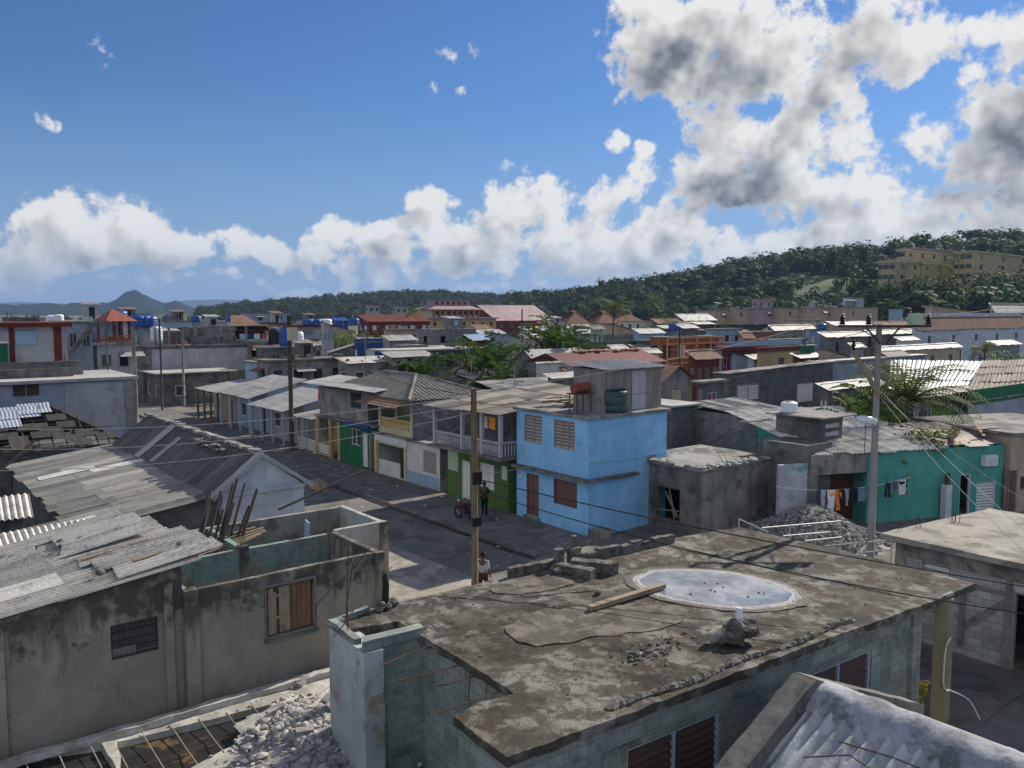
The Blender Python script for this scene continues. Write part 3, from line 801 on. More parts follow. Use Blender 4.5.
def house(name, label, cat, v0, v1, u0, u1, z0, z1, wall='concrete', front=(), side=(), roof=('flat', 'roofgrey'), near=False, fr=GR, group=None,
          wall_s=None, dep=.13, back=True):
    """house box; front openings lie on the -v face (h = u), side openings on the -u face (h = v)"""
    t = thing(name, label, cat, v0, u0, z0, fr, group)
    roof_kind = roof[0]
    w = MB(); fm, sm = fmap(v0), smap(u0)
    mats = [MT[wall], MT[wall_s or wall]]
    w.face(fm, u0, u1, z0 - .3, z1, [o for o in front], dep, .5, 0)
    w.face(smap(u0 + .0), v0, v1, z0 - .3, z1, [o for o in side], dep, .5, 1)
    w.quad((v1, u0, z0 - .3), (v1, u1, z0 - .3), (v1, u1, z1), (v1, u0, z1), .5, 1)
    w.quad((v0, u1, z0 - .3), (v1, u1, z0 - .3), (v1, u1, z1), (v0, u1, z1), .5, 0)
    rm = MT[roof[1]] if len(roof) > 1 else None
    r = MB()
    if roof_kind == 'flat':                     # ('flat', mat, overhang, thickness, parapet)
        oh = roof[2] if len(roof) > 2 else .12; th = roof[3] if len(roof) > 3 else .16
        r.slab([(v0 - oh, u0 - oh, z1 + th), (v1 + oh, u0 - oh, z1 + th), (v1 + oh, u1 + oh, z1 + th), (v0 - oh, u1 + oh, z1 + th)], th - .002)
        if len(roof) > 4 and roof[4]:
            p = roof[4]; b = z1 + th
            for q in ((v0 - oh, v1 + oh, u0 - oh, u0 - oh + .14), (v0 - oh, v0 - oh + .14, u0 - oh + .142, u1 + oh), (v1 + oh - .14, v1 + oh, u0 - oh + .142, u1 + oh)):
                w.box(q[0], q[1], q[2], q[3], b - .01, b + p, .5, 1)
    elif roof_kind == 'shed':                   # ('shed', mat, rise, direction, wave, tone)
        rise, dr = roof[2], roof[3]; wl = roof[4] if len(roof) > 4 else 0; oh = .3
        za = {'v+': (z1, z1 + rise, z1 + rise, z1), 'v-': (z1 + rise, z1, z1, z1 + rise), 'u+': (z1, z1, z1 + rise, z1 + rise), 'u-': (z1 + rise, z1 + rise, z1, z1)}[dr]
        c = [(v0 - oh, u0 - oh, za[0] + .06), (v1 + oh, u0 - oh, za[1] + .06), (v1 + oh, u1 + oh, za[2] + .06), (v0 - oh, u1 + oh, za[3] + .06)]
        # wall tops follow the slope
        w.poly([(v0, u0, z1), (v1, u0, z1), (v1, u0, za[1]), (v0, u0, za[0])][0:4] if dr[0] == 'v' else [(v0, u0, z1), (v1, u0, z1), (v1, u0, za[1]), (v0, u0, za[0])], .5, 1)
        w.quad((v0, u0, z1), (v0, u1, z1), (v0, u1, za[3]), (v0, u0, za[0]), .5, 0)
        w.quad((v1, u0, z1), (v1, u1, z1), (v1, u1, za[2]), (v1, u0, za[1]), .5, 0)
        w.quad((v0, u1, z1), (v1, u1, z1), (v1, u1, za[2]), (v0, u1, za[3]), .5, 0)
        if dr[0] == 'v': A, B, C, D = c[0], c[3], c[2], c[1]
        else: A, B, C, D = c[0], c[1], c[2], c[3]
        L = (Vector(B) - Vector(A)).length; up = (Vector(D) - Vector(A)).length
        if wl: r.sheets(A, B, C, D, max(1, int(L / .95)), max(1, int(up / 2.2)), wl, .022, .06, roof[5] if len(roof) > 5 else (.35, .65))
        else:
            n = max(1, int(L / 1.1)); k = max(1, int(up / 2.4))
            r.sheets(A, B, C, D, n, k, 5., 0., .08, roof[5] if len(roof) > 5 else (.35, .65), seg=2)
    elif roof_kind == 'gable':                  # ('gable', mat, rise, ridge axis, wave)
        rise, ax = roof[2], roof[3]; wl = roof[4] if len(roof) > 4 else 0; oh = .35; zr = z1 + rise
        if ax == 'u':                           # ridge along the street
            vm = (v0 + v1) / 2; k = rise / (vm - v0) * oh
            w.poly([(v0, u0, z1), (v1, u0, z1), (vm, u0, zr)], .5, 1); w.poly([(v0, u1, z1), (v1, u1, z1), (vm, u1, zr)], .5, 1)
            S = [((v0 - oh, u1 + oh, z1 - k + .05), (v0 - oh, u0 - oh, z1 - k + .05), (vm, u0 - oh, zr + .05), (vm, u1 + oh, zr + .05)),
                 ((v1 + oh, u0 - oh, z1 - k + .05), (v1 + oh, u1 + oh, z1 - k + .05), (vm, u1 + oh, zr + .05), (vm, u0 - oh, zr + .05))]
        else:
            um = (u0 + u1) / 2; k = rise / (um - u0) * oh
            w.poly([(v0, u0, z1), (v0, u1, z1), (v0, um, zr)], .5, 0); w.poly([(v1, u0, z1), (v1, u1, z1), (v1, um, zr)], .5, 0)
            S = [((v0 - oh, u0 - oh, z1 - k + .05), (v1 + oh, u0 - oh, z1 - k + .05), (v1 + oh, um, zr + .05), (v0 - oh, um, zr + .05)),
                 ((v1 + oh, u1 + oh, z1 - k + .05), (v0 - oh, u1 + oh, z1 - k + .05), (v0 - oh, um, zr + .05), (v1 + oh, um, zr + .05))]
        for A, B, C, D in S:
            L = (Vector(B) - Vector(A)).length; up = (Vector(D) - Vector(A)).length
            if wl: r.sheets(A, B, C, D, max(1, int(L / .95)), max(1, int(up / 2.2)), wl, .022, .05)
            else: r.sheets(A, B, C, D, max(1, int(L / 1.2)), max(1, int(up / 2.4)), 5., 0., .05, seg=2)
    elif roof_kind == 'hip':                    # ('hip', mat, rise, ridge inset)
        rise, ins = roof[2], roof[3]; oh = .4; zr = z1 + rise; a0, a1, b0, b1 = v0 - oh, v1 + oh, u0 - oh, u1 + oh
        zb = z1 - .05
        if (u1 - u0) > (v1 - v0): p, q = ((a0 + a1) / 2, b0 + ins, zr), ((a0 + a1) / 2, b1 - ins, zr)
        else: p, q = (a0 + ins, (b0 + b1) / 2, zr), (a1 - ins, (b0 + b1) / 2, zr)
        c = [(a0, b0, zb), (a1, b0, zb), (a1, b1, zb), (a0, b1, zb)]
        if (u1 - u0) > (v1 - v0):
            r.poly([c[0], c[1], p], .55); r.quad(c[1], c[2], q, p, .45); r.poly([c[2], c[3], q], .5); r.quad(c[3], c[0], p, q, .45)
        else:
            r.quad(c[0], c[1], q, p, .5); r.poly([c[1], c[2], q], .5); r.quad(c[2], c[3], p, q, .5); r.poly([c[3], c[0], p], .5)
        r.quad(*[(x, y, z - .04) for x, y, z in c])
    w.build('wall', mats, t)
    if r.f: r.build('roof', rm, t, bevel=.02 if (near and roof_kind == 'flat') else 0)
    for o in front: opening(t, fm, o, near)
    for o in side: opening(t, smap(u0), o, near)
    return t


def pxo(fr, which, c, xa, xb, yt, yb, *rest):
    """opening measured in the photograph -> wall coordinates (a, b, z0, z1, ...)"""
    q = fr.fu if which == 'f' else fr.sv
    z = 2.
    for _ in range(4):
        a, b = q(c, xa, z), q(c, xb, z); m = (a + b) / 2
        args = (c, m) if which == 'f' else (m, c)
        zt, zb = fr.zat(*args, yt), fr.zat(*args, yb); z = (zt + zb) / 2
    return (min(a, b), max(a, b), zb, zt, *rest)


def row_windows(h0, h1, z0, z1, n, style, pm='louvre', fm='whitepaint', w=1.1, sill=.95, hgt=1.15):
    out = []
    for k in range(n):
        c = h0 + (h1 - h0) * (k + .5) / n; ww = min(w, (h1 - h0) / n * .6)
        out.append((c - ww / 2, c + ww / 2, z0 + sill, min(z0 + sill + hgt, z1 - .3), style, pm, fm))
    return out


FARS = []


def far_house(name, label, xl, xc, xr, yt, h, wall, roof, nf=1, ns=1, style='glass', pm='glass', fm='greypaint', Y=None, floors=1, cat='house', base=None, group=None,
              wall_s=None, door=False, depth=6.):
    """house measured by its near corner column xc, wall top row yt, ends xl / xr; h = wall top above street level"""
    if Y is None: Y = (10. - h) * FPX / (yt - HORIZON)
    v0, u0, z1 = GR.at(xc, yt, Y)
    u1 = GR.fu(v0, xl, z1) if xl is not None else u0 + depth
    v1 = GR.sv(u0, xr, z1) if xr is not None else v0 + depth
    z0 = 0. if base is None else base
    F = []; S = []
    for k in range(floors):                     # storeys counted down from the roof
        b = z1 - 2.9 * k; a = b - 2.9
        if b - 1.95 < z0: continue
        if xl is not None: F += row_windows(u0, u1, a, b, nf, style, pm, fm)
        if xr is not None: S += row_windows(v0, v1, a, b, ns, style, pm, fm)
    if door and xr is not None and z1 - z0 > 2.4: S = S[:-1] + [(v1 - 1.8, v1 - .9, z0, z0 + 2.05, 'door', 'brownpaint', fm)]
    t = house(name, label, cat, v0, v1, u0, u1, z0, z1, wall, F, S, roof, False, GR, group, wall_s)
    FARS.append((t, (v0, v1, u0, u1, z1, roof[0], roof[2] if roof[0] == 'shed' and roof[3] == 'u+' else 0)))
    return t


def tank(label, v, u, z, r=.55, h=1.1, mat='tankblue', fr=GR, group=None, legs=0., name='water_tank'):
    t = thing(name, label, 'water tank', v, u, z, fr, group)
    b = MB(); c = (v, u, z + legs)
    prof = [(r * .96, 0), (r, .04)]
    for k in range(1, 5): prof += [(r, h * .2 * k - .03), (r * 1.03, h * .2 * k), (r, h * .2 * k + .03)]
    prof += [(r, h * .97), (r * .93, h)]
    b.lathe(c, [(0.001, 0)] + prof + [(r * .55, h * 1.14), (r * .5, h * 1.15)], 18); b.build('body', MT[mat], t, smooth=True)
    l = MB(); l.lathe(c, [(r * .47, h * 1.13), (r * .47, h * 1.2), (.001, h * 1.24)], 14); l.build('lid', MT['black'] if mat != 'black' else MT['steel'], t)
    if legs:
        for a in (45, 135, 225, 315):
            q = MB(); x, y = v + r * .8 * math.cos(R(a)), u + r * .8 * math.sin(R(a)); q.box(x - .04, x + .04, y - .04, y + .04, z, z + legs); q.build('leg', MT['rust'], t)
    return t


def cable(label, a, b, sag, r=.012, mat='black', n=16, group=None, cat='cable', name='power_cable'):
    """a, b: world points"""
    a, b = Vector(a), Vector(b); pts = []
    for i in range(n + 1):
        f = i / n; p = a.lerp(b, f); p.z -= sag * 4 * f * (1 - f); pts.append(p)
    m = MB(); m.tube(pts, r, 5)
    mid = pts[0]
    return single(m, name, MT[mat], label, cat, group, fr=WF, at=tuple(mid), smooth=True)


def wpx(x, y, Y):
    v, u, z = WF.at(x, y, Y); return (v, u, z)


# ------------------------------------------------------------------ plants
def banana(label, v, u, z, h=3.2, n=9, fr=GR, seed=1, mat='banana', group=None, name='banana_plant', lean=0., upr=(.35, 1.25)):
    rg = random.Random(seed); t = thing(name, label, 'plant', v, u, z, fr, group)
    s = MB()
    for k in range(3):
        a = rg.uniform(0, 6.28); rr = .35 * k
        s.tube([(v + rr * math.cos(a), u + rr * math.sin(a), z), (v + rr * 1.1 * math.cos(a), u + rr * 1.1 * math.sin(a), z + h * .5)], [.11, .06], 8)
    s.build('stem', MT['bark'], t, smooth=True)
    L = MB()
    for k in range(int(n * 1.5)):
        a = k * 2.4 + rg.uniform(-.4, .4); ln = h * rg.uniform(.55, .8); w = ln * rg.uniform(.085, .12); up = rg.uniform(*upr)
        d = Vector((math.cos(a), math.sin(a), 0)); sd = Vector((-d.y, d.x, 0)); base_ = Vector((v, u, z + h * rg.uniform(.32, .56)))
        prev = None; tone = rg.uniform(.3, .75); N = 22
        for j in range(N + 1):
            f = j / N; el = up - f * f * rg.uniform(1.3, 1.6)
            p = base_ if prev is None else prev + (d * math.cos(el) + Vector((0, 0, math.sin(el)))) * ln / N
            ww = w * math.sin(math.pi * min(.98, .08 + f * .9)) ** .6
            if prev is not None:
                for sg in (1, -1):                    # torn blade halves folded along the midrib
                    if rg.random() < .22 and j > 1: continue
                    g_ = rg.uniform(.8, 1.05)
                    q0 = prev.lerp(p, .12) + sd * sg * pw * g_ + Vector((0, 0, pw * rg.uniform(.2, .6))) + d * .05; q1 = prev.lerp(p, rg.uniform(.7, 1.)) + sd * sg * ww * g_ + Vector((0, 0, ww * rg.uniform(.2, .6))) + d * .05
                    L.quad(prev, p, q1, q0, tone + rg.uniform(-.2, .2))
            prev = p; pw = ww
    L.build('foliage', MT[mat], t)
    return t


def palm(label, v, u, z, h=7., n=14, fr=GR, seed=1, fl=2.6, group=None, mat='frond', name='palm_tree', lean=.3, upr=(-.1, 1.2)):
    rg = random.Random(seed); t = thing(name, label, 'palm tree', v, u, z, fr, group)
    la = rg.uniform(0, 6.28); top = Vector((v + lean * math.cos(la), u + lean * math.sin(la), z + h))
    m = MB(); m.tube([(v, u, z), (v + lean * .3 * math.cos(la), u + lean * .3 * math.sin(la), z + h * .5), top], [.17, .13, .1], 8); m.build('trunk', MT['bark'], t, smooth=True)
    L = MB()
    for k in range(n):
        a = k * 2.4 + rg.uniform(-.3, .3); d = Vector((math.cos(a), math.sin(a), 0)); sd = Vector((-d.y, d.x, 0)); up = rg.uniform(*upr); ln = fl * rg.uniform(.85, 1.1)
        p = top.copy(); N = 12; tone = rg.uniform(.3, .75); pts = [p.copy()]
        for j in range(N):
            el = up - (j / N) ** 1.3 * 1.7; p = p + (d * math.cos(el) + Vector((0, 0, math.sin(el)))) * ln / N; pts.append(p.copy())
        for j in range(1, N):
            q = pts[j]; dr = (pts[j + 1] - pts[j - 1]).normalized(); w = ln * .22 * math.sin(math.pi * (.12 + .83 * j / N))
            for sg in (1, -1):
                for o in (0, .5):
                    b = q + dr * ln / N * o; tip = b + sd * sg * w + dr * w * .5 + Vector((0, 0, -w * .35)); L.quad(b, b + dr * .06, tip + dr * .03, tip, tone + rg.uniform(-.1, .1))
        L.tube(pts, [.03 * (1 - j / (N + 1)) + .006 for j in range(N + 1)], 4, tone)
    L.build('crown', MT[mat], t)
    return t


def bush(label, v, u, z, w=2., h=2., n=500, leaf=.16, fr=GR, seed=1, mat='leaf', group=None, trunk=0., name='bush', cat='plant'):
    rg = random.Random(seed); t = thing(name, label, cat, v, u, z, fr, group)
    lobes = [(Vector((v + rg.uniform(-.5, .5) * w, u + rg.uniform(-.4, .4) * w, z + trunk + h * rg.uniform(.25, .8))), rg.uniform(.2, .36) * w) for _ in range(8)]
    m = MB()
    for c, r in lobes[:5]: m.tube([(v, u, z), (v + (c.x - v) * .3, u + (c.y - u) * .3, z + (c.z - z) * .6), c], [.05 * w ** .5 + trunk * .02, .035, .012], 6)
    m.build('trunk' if trunk else 'stem', MT['bark'], t, smooth=True)
    L = MB()
    for _ in range(n):
        c, r = rg.choice(lobes); nn = Vector((rg.gauss(0, 1), rg.gauss(0, 1), rg.gauss(.2, 1))).normalized(); p = c + nn * r * rg.uniform(.55, 1.1)
        a = Vector((rg.gauss(0, 1), rg.gauss(0, 1), rg.gauss(0, .6))).normalized(); b = a.cross((nn + Vector((0, 0, .6))).normalized()).normalized(); s = leaf * rg.uniform(.6, 1.3)
        L.quad(p - b * s * .4, p + a * s * .5, p + b * s * .4, p - a * s * .5, rg.uniform(.15, .9))
    L.build('crown' if trunk else 'foliage', MT[mat], t)
    return t


# ------------------------------------------------------------------ people
def skin_mesh(name, joints, edges, parent, mat, sub=2):
    me = bpy.data.meshes.new(name); r = ROOT[parent]
    me.from_pydata([j[:3] for j in joints], edges, [])
    o = bpy.data.objects.new(name, me); COL.objects.link(o); o.parent = parent; ROOT[o] = r
    o.modifiers.new('skin', 'SKIN'); s = o.modifiers.new('sub', 'SUBSURF'); s.levels = sub; s.render_levels = sub
    for i, j in enumerate(joints):
        d = me.skin_vertices[0].data[i]; d.radius = (j[3], j[4] if len(j) > 4 else j[3]); d.use_root = i == 0
    me.materials.append(mat)
    return o


def person(label, X, Y, z, rot, pose, shirt, trousers, hair=(.012, .01, .009)):
    """joints are in metres, facing -y; pose: dict of joint overrides"""
    t = bpy.data.objects.new('person', None); COL.objects.link(t); t.location = (X, Y, z); t.rotation_euler = (0, 0, rot)
    ROOT[t] = (0, 0, 0, WF); tag(t, label, 'person')
    J = dict(pelvis=(0, 0, .95), belly=(0, 0, 1.10), chest=(0, 0, 1.30), neck=(0, 0, 1.47), head=(0, -.02, 1.58), crown=(0, 0, 1.68),
             shl=(.17, 0, 1.41), ell=(.23, .03, 1.13), wrl=(.24, -.06, .90), hal=(.24, -.09, .81), shr=(-.17, 0, 1.41), elr=(-.23, .03, 1.13), wrr=(-.24, -.06, .90), har=(-.24, -.09, .81),
             hpl=(.09, 0, .90), knl=(.10, -.02, .49), anl=(.10, .02, .08), tol=(.11, -.14, .03), hpr=(-.09, 0, .90), knr=(-.10, -.02, .49), anr=(-.10, .02, .08), tor=(-.11, -.14, .03))
    J.update(pose)
    rad = dict(pelvis=(.14, .10), belly=(.13, .09), chest=(.15, .10), neck=(.05,), head=(.085, .10), crown=(.06, .07), shl=(.055,), ell=(.042,), wrl=(.028,), hal=(.035, .02), shr=(.055,), elr=(.042,), wrr=(.028,), har=(.035, .02),
               hpl=(.09,), knl=(.06,), anl=(.04,), tol=(.03,), hpr=(.09,), knr=(.06,), anr=(.04,), tor=(.03,))
    E = [('pelvis', 'belly'), ('belly', 'chest'), ('chest', 'neck'), ('neck', 'head'), ('head', 'crown'), ('chest', 'shl'), ('shl', 'ell'), ('ell', 'wrl'), ('wrl', 'hal'), ('chest', 'shr'), ('shr', 'elr'), ('elr', 'wrr'), ('wrr', 'har'),
         ('pelvis', 'hpl'), ('hpl', 'knl'), ('knl', 'anl'), ('anl', 'tol'), ('pelvis', 'hpr'), ('hpr', 'knr'), ('knr', 'anr'), ('anr', 'tor')]
    def sub(keys, grow, only=None):
        ks = [k for k in J if k in keys]; ix = {k: i for i, k in enumerate(ks)}
        js = []
        for k in ks:
            rr = rad[k]; js.append((*J[k], rr[0] * grow, (rr[1] if len(rr) > 1 else rr[0]) * grow))
        return js, [(ix[a], ix[b]) for a, b in E if a in ix and b in ix]
    skin_mesh('body', *sub(list(J), 1.), t, MT['skin'])
    skin_mesh('shirt', *sub(['pelvis', 'belly', 'chest', 'shl', 'ell', 'shr', 'elr'], 1.16), t, shirt)
    skin_mesh('trousers', *sub(['pelvis', 'hpl', 'knl', 'anl', 'hpr', 'knr', 'anr'], 1.2), t, trousers)
    h = MB(); c = J['head']; d = J['crown']
    prof = [(.001, .125)] + [(.1 * math.cos(a), .125 * math.sin(a)) for a in (1.2, .9, .6, .3, 0.05, -.2)]
    h.lathe((c[0], c[1] + .025, c[2] + .03), prof, 14); h.build('hair', flat('black_hair', hair, .8), t, smooth=True)
    f = MB()
    for sx in (-.035, .035): f.lathe((c[0] + sx, c[1] - .093, c[2] + .005), [(.001, -.012), (.012, 0), (.001, .012)], 8)
    f.build('eye', MT['black'], t)
    return t
# ------------------------------------------------------------------ foreground: puddle-roof house
FA = Frame(0, 0, GRID_ANGLE - R(3.5))


def roughen(o, amp, sc=2.5, cuts=.3, smooth=35):
    import bmesh
    bm = bmesh.new(); bm.from_mesh(o.data)
    bmesh.ops.remove_doubles(bm, verts=bm.verts, dist=.0008)
    bmesh.ops.triangulate(bm, faces=[f for f in bm.faces if len(f.verts) > 4])
    for _ in range(8):
        long = [e for e in bm.edges if e.calc_length() > cuts * 1.5]
        if not long: break
        bmesh.ops.subdivide_edges(bm, edges=long, cuts=1)
        bmesh.ops.triangulate(bm, faces=[f for f in bm.faces if len(f.verts) > 4])
    for v in bm.verts:
        p = v.co * sc
        v.co += Vector((mnoise.noise(p), mnoise.noise(p + Vector((31, 7, 3))), mnoise.noise(p + Vector((5, 91, 17))) * .7)) * amp \
            + Vector((mnoise.noise(p * 3.7), mnoise.noise(p * 3.7 + Vector((3, 1, 9))), mnoise.noise(p * 3.7 + Vector((8, 2, 7))) * .5)) * amp * .5
    for f in bm.faces: f.smooth = True
    bm.to_mesh(o.data); bm.free(); o.data.set_sharp_from_angle(angle=R(smooth))
    return o


def rock(mb, c, r, seed, sq=(1, 1, .7), t=.5):
    """irregular broken lump"""
    rg = random.Random(seed); n1, n2 = 7, 5; vs = [(c[0], c[1], c[2] - r * sq[2])]; fs = []
    for j in range(1, n2):
        th = math.pi * j / n2
        for i in range(n1):
            ph = 6.2832 * i / n1; d = Vector((math.sin(th) * math.cos(ph), math.sin(th) * math.sin(ph), -math.cos(th))); k = r * rg.uniform(.72, 1.18)
            vs.append((c[0] + d.x * k * sq[0], c[1] + d.y * k * sq[1], c[2] + d.z * k * sq[2]))
    vs.append((c[0], c[1], c[2] + r * sq[2]))
    for i in range(n1):
        fs.append((0, 1 + (i + 1) % n1, 1 + i)); fs.append((len(vs) - 1, 1 + (n2 - 2) * n1 + i, 1 + (n2 - 2) * n1 + (i + 1) % n1))
        for j in range(n2 - 2): a = 1 + j * n1; fs.append((a + i, a + (i + 1) % n1, a + n1 + (i + 1) % n1, a + n1 + i))
    mb.add(vs, fs, t)



ta = thing('house', 'flat roofed house of greenish blocks with a big rain puddle on its cracked roof', 'house', 7, 10, 0, FA)
ZA = 3.2
s = MB()
s.slab([(6.92, 9.98, ZA), (8.3, 9.96, ZA), (9.6, 9.93, ZA), (15., 9.93, ZA), (19.6, 9.85, ZA), (21.25, 9.92, ZA), (21.05, 13.5, ZA), (20.75, 16.95, ZA), (17.6, 17.3, ZA), (13.7, 17.25, ZA), (11.8, 17.12, ZA),
        (7.9, 17.02, ZA), (7.0, 16.7, ZA), (6.9, 16.2, ZA), (8.15, 15.95, ZA), (8.2, 15.1, ZA), (8.27, 11.66, ZA), (7.6, 11.72, ZA), (6.92, 11.58, ZA)], .17)
roughen(s.build('roof', MT['roofA'], ta), .035, 2.2, .22)
w = MB()
fw = [pxo(FA, 's', 10.08, 627, 720, 703, 790, 'louvre2', 'louvre', 'bluepaint'), pxo(FA, 's', 10.08, 806, 871, 645, 712, 'louvre2', 'louvre', 'bluepaint')]
fw[0] = (fw[0][0], fw[0][1], 1.1, 2.45, *fw[0][4:]); fw[1] = (fw[1][0], fw[1][1], 1.1, 2.45, *fw[1][4:])
w.face(smap(10.08), 7.02, 18.5, -.1, ZA - .17, fw, .14)                                       # camera side
w.quad((7.02, 10.08, -.1), (7.02, 11.55, -.1), (7.02, 11.55, 3.03), (7.02, 10.08, 3.03))   # left stub
w.quad((7.02, 11.55, -.1), (8.3, 11.55, -.1), (8.3, 11.55, 3.03), (7.02, 11.55, 3.03))
w.face(fmap(8.3), 11.55, 15.1, -.1, 3.03, [], .1)
w.quad((7.0, 15.1, -.1), (8.3, 15.1, -.1), (8.3, 15.1, 3.16), (7.0, 15.1, 3.16))             # wall across the open alcove
w.quad((18.5, 10.08, -.1), (18.5, 16.8, -.1), (18.5, 16.8, 3.03), (18.5, 10.08, 3.03))
w.quad((7.1, 16.9, -.1), (20.5, 16.9, -.1), (20.5, 16.9, 3.03), (7.1, 16.9, 3.03))
roughen(w.build('wall', MT['greenblock'], ta), .012, 2., .5)
w = MB(); w.box(6.86, 7.3, 14.95, 16.75, -.1, 3.12); roughen(w.build('column', MT['peelwhite'], ta, bevel=.0), .02, 2., .25)
w = MB(); w.box(18.52, 18.86, 9.98, 10.3, 0, 3.0); w.box(7.0, 18.5, 10.04, 10.079, 2.62, 3.03); roughen(w.build('lintel', MT['greenblock'], ta), .012, 2., .3)
w = MB(); w.slab([(6.85, 15.02, 3.33), (8.3, 15.06, 3.33), (8.32, 15.3, 3.33), (7.0, 15.32, 3.33)], .2); w.slab([(6.83, 15.325, 3.3), (6.98, 15.325, 3.3), (7.0, 16.7, 3.3), (6.85, 16.7, 3.3)], .12)
w.slab([(6.99, 16.55, 3.29), (7.9, 16.9, 3.29), (7.9, 17.05, 3.29), (6.95, 16.72, 3.29)], .1)
roughen(w.build('parapet', MT['greenblock'], ta), .025, 2.5, .2)
for o in fw: opening(ta, smap(10.08), o, True)
for k, (u, a, b) in enumerate([(14.55, 6.95, 8.35), (13.5, 6.9, 8.3), (12.9, 7.4, 8.3), (12.05, 6.8, 8.3)]):
    m = MB(); m.tube([(a, u + rnd(-.2, .2), 3.08 + rnd(-.08, .02)), (7.6, u, 3.07), (b, u + rnd(-.05, .05), 3.08)], .014, 5); m.build('rebar', MT['rust'], ta)
m = MB(); m.tube([(8.22, 13.1, 3.1), (8.12, 13.0, 2.6), (8.2, 13.05, 2.)], .012, 5); m.build('rebar', MT['rust'], ta)
m = MB(); m.tube([(8.2, 12.5, 3.08), (8.0, 12.2, 2.4), (7.8, 12.0, 1.9)], .012, 5); m.build('rebar', MT['rust'], ta)
for pts in ([(6.95, 15.9, 3.2), (6.93, 15.95, 3.7), (7.0, 15.9, 4.3), (7.05, 15.85, 4.75)], [(7.08, 16.2, 3.2), (7.1, 16.3, 3.9), (7.15, 16.3, 4.9)],
            [(6.95, 16.1, 3.2), (6.7, 16.6, 3.25), (6.55, 16.7, 3.6), (6.7, 16.4, 4.0), (7.2, 16.2, 4.5), (7.6, 16.2, 4.9)],
            [(7.0, 16.4, 3.2), (6.75, 16.0, 3.25), (6.9, 15.9, 3.5), (7.7, 16.4, 3.95), (8.4, 16.7, 4.2)]):
    m = MB(); m.tube(spline(pts), .012, 5); m.build('bent_rebar', MT['rust'], ta)
m = MB()                                                                                   # crumbled upstand along the near edge of the roof
for k in range(95):
    v = 9.3 + k * .075; h = .05 + .05 * mnoise.noise(Vector((v * 1.7, 0, 0))); rock(m, (v, 10.2 + .05 * math.sin(v * 2.1), 3.19 + h * .4), rnd(.06, .12), k, (1.4, 1., .9))
roughen(m.build('broken_kerb', MT['stump'], ta), .02, 4., .12)


def blob(pts, it=3, amp=.07):                      # round a hand drawn outline and make it wander
    for _ in range(it):
        q = []
        for i in range(len(pts)):
            a, b = Vector(pts[i]), Vector(pts[(i + 1) % len(pts)]); q += [tuple(a * .75 + b * .25), tuple(a * .25 + b * .75)]
        pts = q
    return [(x + amp * mnoise.noise(Vector((x * 2.3, y * 2.3, 1))), y + amp * mnoise.noise(Vector((x * 2.3, y * 2.3, 9))), z) for x, y, z in pts]


for P_ in ([(11.9, 17.0, 3.222), (13.4, 16.9, 3.222), (13.3, 15.9, 3.222), (12.1, 15.55, 3.222), (11.2, 15.9, 3.222), (10.8, 16.6, 3.222)], [(11.4, 14.7, 3.226), (12.4, 14.1, 3.226), (13.4, 13.4, 3.226), (14.2, 12.8, 3.226), (12.9, 12.2, 3.226), (11.2, 12.7, 3.226), (9.9, 13.0, 3.226), (9.5, 13.6, 3.226), (10.2, 14.6, 3.226)]):
    m = MB(); m.slab(blob(P_, 3, .16), .022); roughen(m.build('cement_patch', MT['roofpatch'], ta), .012, 1.6, .2)
m = MB()
for a, b in (((12.0, 17.0), (11.3, 15.6)), ((11.3, 15.6), (13.0, 15.0)), ((17.3, 16.5), (18.8, 10.3)), ((13.3, 15.9), (14.4, 15.7))): m = MB(); m.beam((*a, 3.215), (*b, 3.215), .02, .02); m.build('crack_line', MT['stump'], ta)

# puddle: water with a wide salt-white rim
pc = Vector((15.55, 13.45)); ax = Vector((2.0, -3.1)).normalized(); bx = Vector((ax.y, -ax.x)); bx = -bx if bx.x < 0 else bx
def pring(k, z, n=64, a=2.12, b=1.42):
    out = []
    for i in range(n):
        t_ = i / n * 6.2832; rr = k * (1 + .05 * mnoise.noise(Vector((math.cos(t_) * 1.6, math.sin(t_) * 1.6, 3))) + .035 * mnoise.noise(Vector((math.cos(t_) * 7, math.sin(t_) * 7, k * 9))))
        p = pc + ax * (a * rr * math.cos(t_)) + bx * (b * rr * math.sin(t_)); out.append((p.x, p.y, z))
    return out
tp = thing('rain_puddle', 'oval rain puddle with a whitish pebbly rim on the cracked flat roof', 'puddle', pc.x, pc.y, 3.22, FA)
m, nt = base('puddle_water', .03, .9); nt.b.inputs['IOR'].default_value = 1.55; nt.b.inputs['Metallic'].default_value = 0.
wc = nt.mix(nt.ramp(nt.noise(nt.co, 1.1, 8, .65), .4, .65), (.11, .135, .18), (.31, .33, .36))
finish(nt, wc, nt.noise(nt.co, 6., 2), .01, .01); MT['water'] = m
m, nt = base('salt_rim', .8, .4)
vo = nt.n('ShaderNodeTexVoronoi'); nt.put(vo.inputs['Vector'], nt.co); vo.inputs['Scale'].default_value = 34.
peb = nt.math('ADD', nt.math('MULTIPLY', vo.outputs['Distance'], .8), nt.noise(nt.co, 3.5, 5, .7))
rc = nt.mix(nt.ramp(vo.outputs['Distance'], .25, .62), (.62, .61, .62), (.34, .32, .31)); rc = nt.mix(nt.ramp(nt.math('SUBTRACT', peb, nt.tone), -.12, .12), rc, (.13, .115, .095)); finish(nt, rc, nt.math('SUBTRACT', 1., vo.outputs['Distance']), .8, .03, tone=0.); MT['rim'] = m
m = MB(); RG = [pring(k, z, 96) for k, z in ((1.06, 3.221), (1.01, 3.225), (.96, 3.231), (.9, 3.233), (.8, 3.227))]
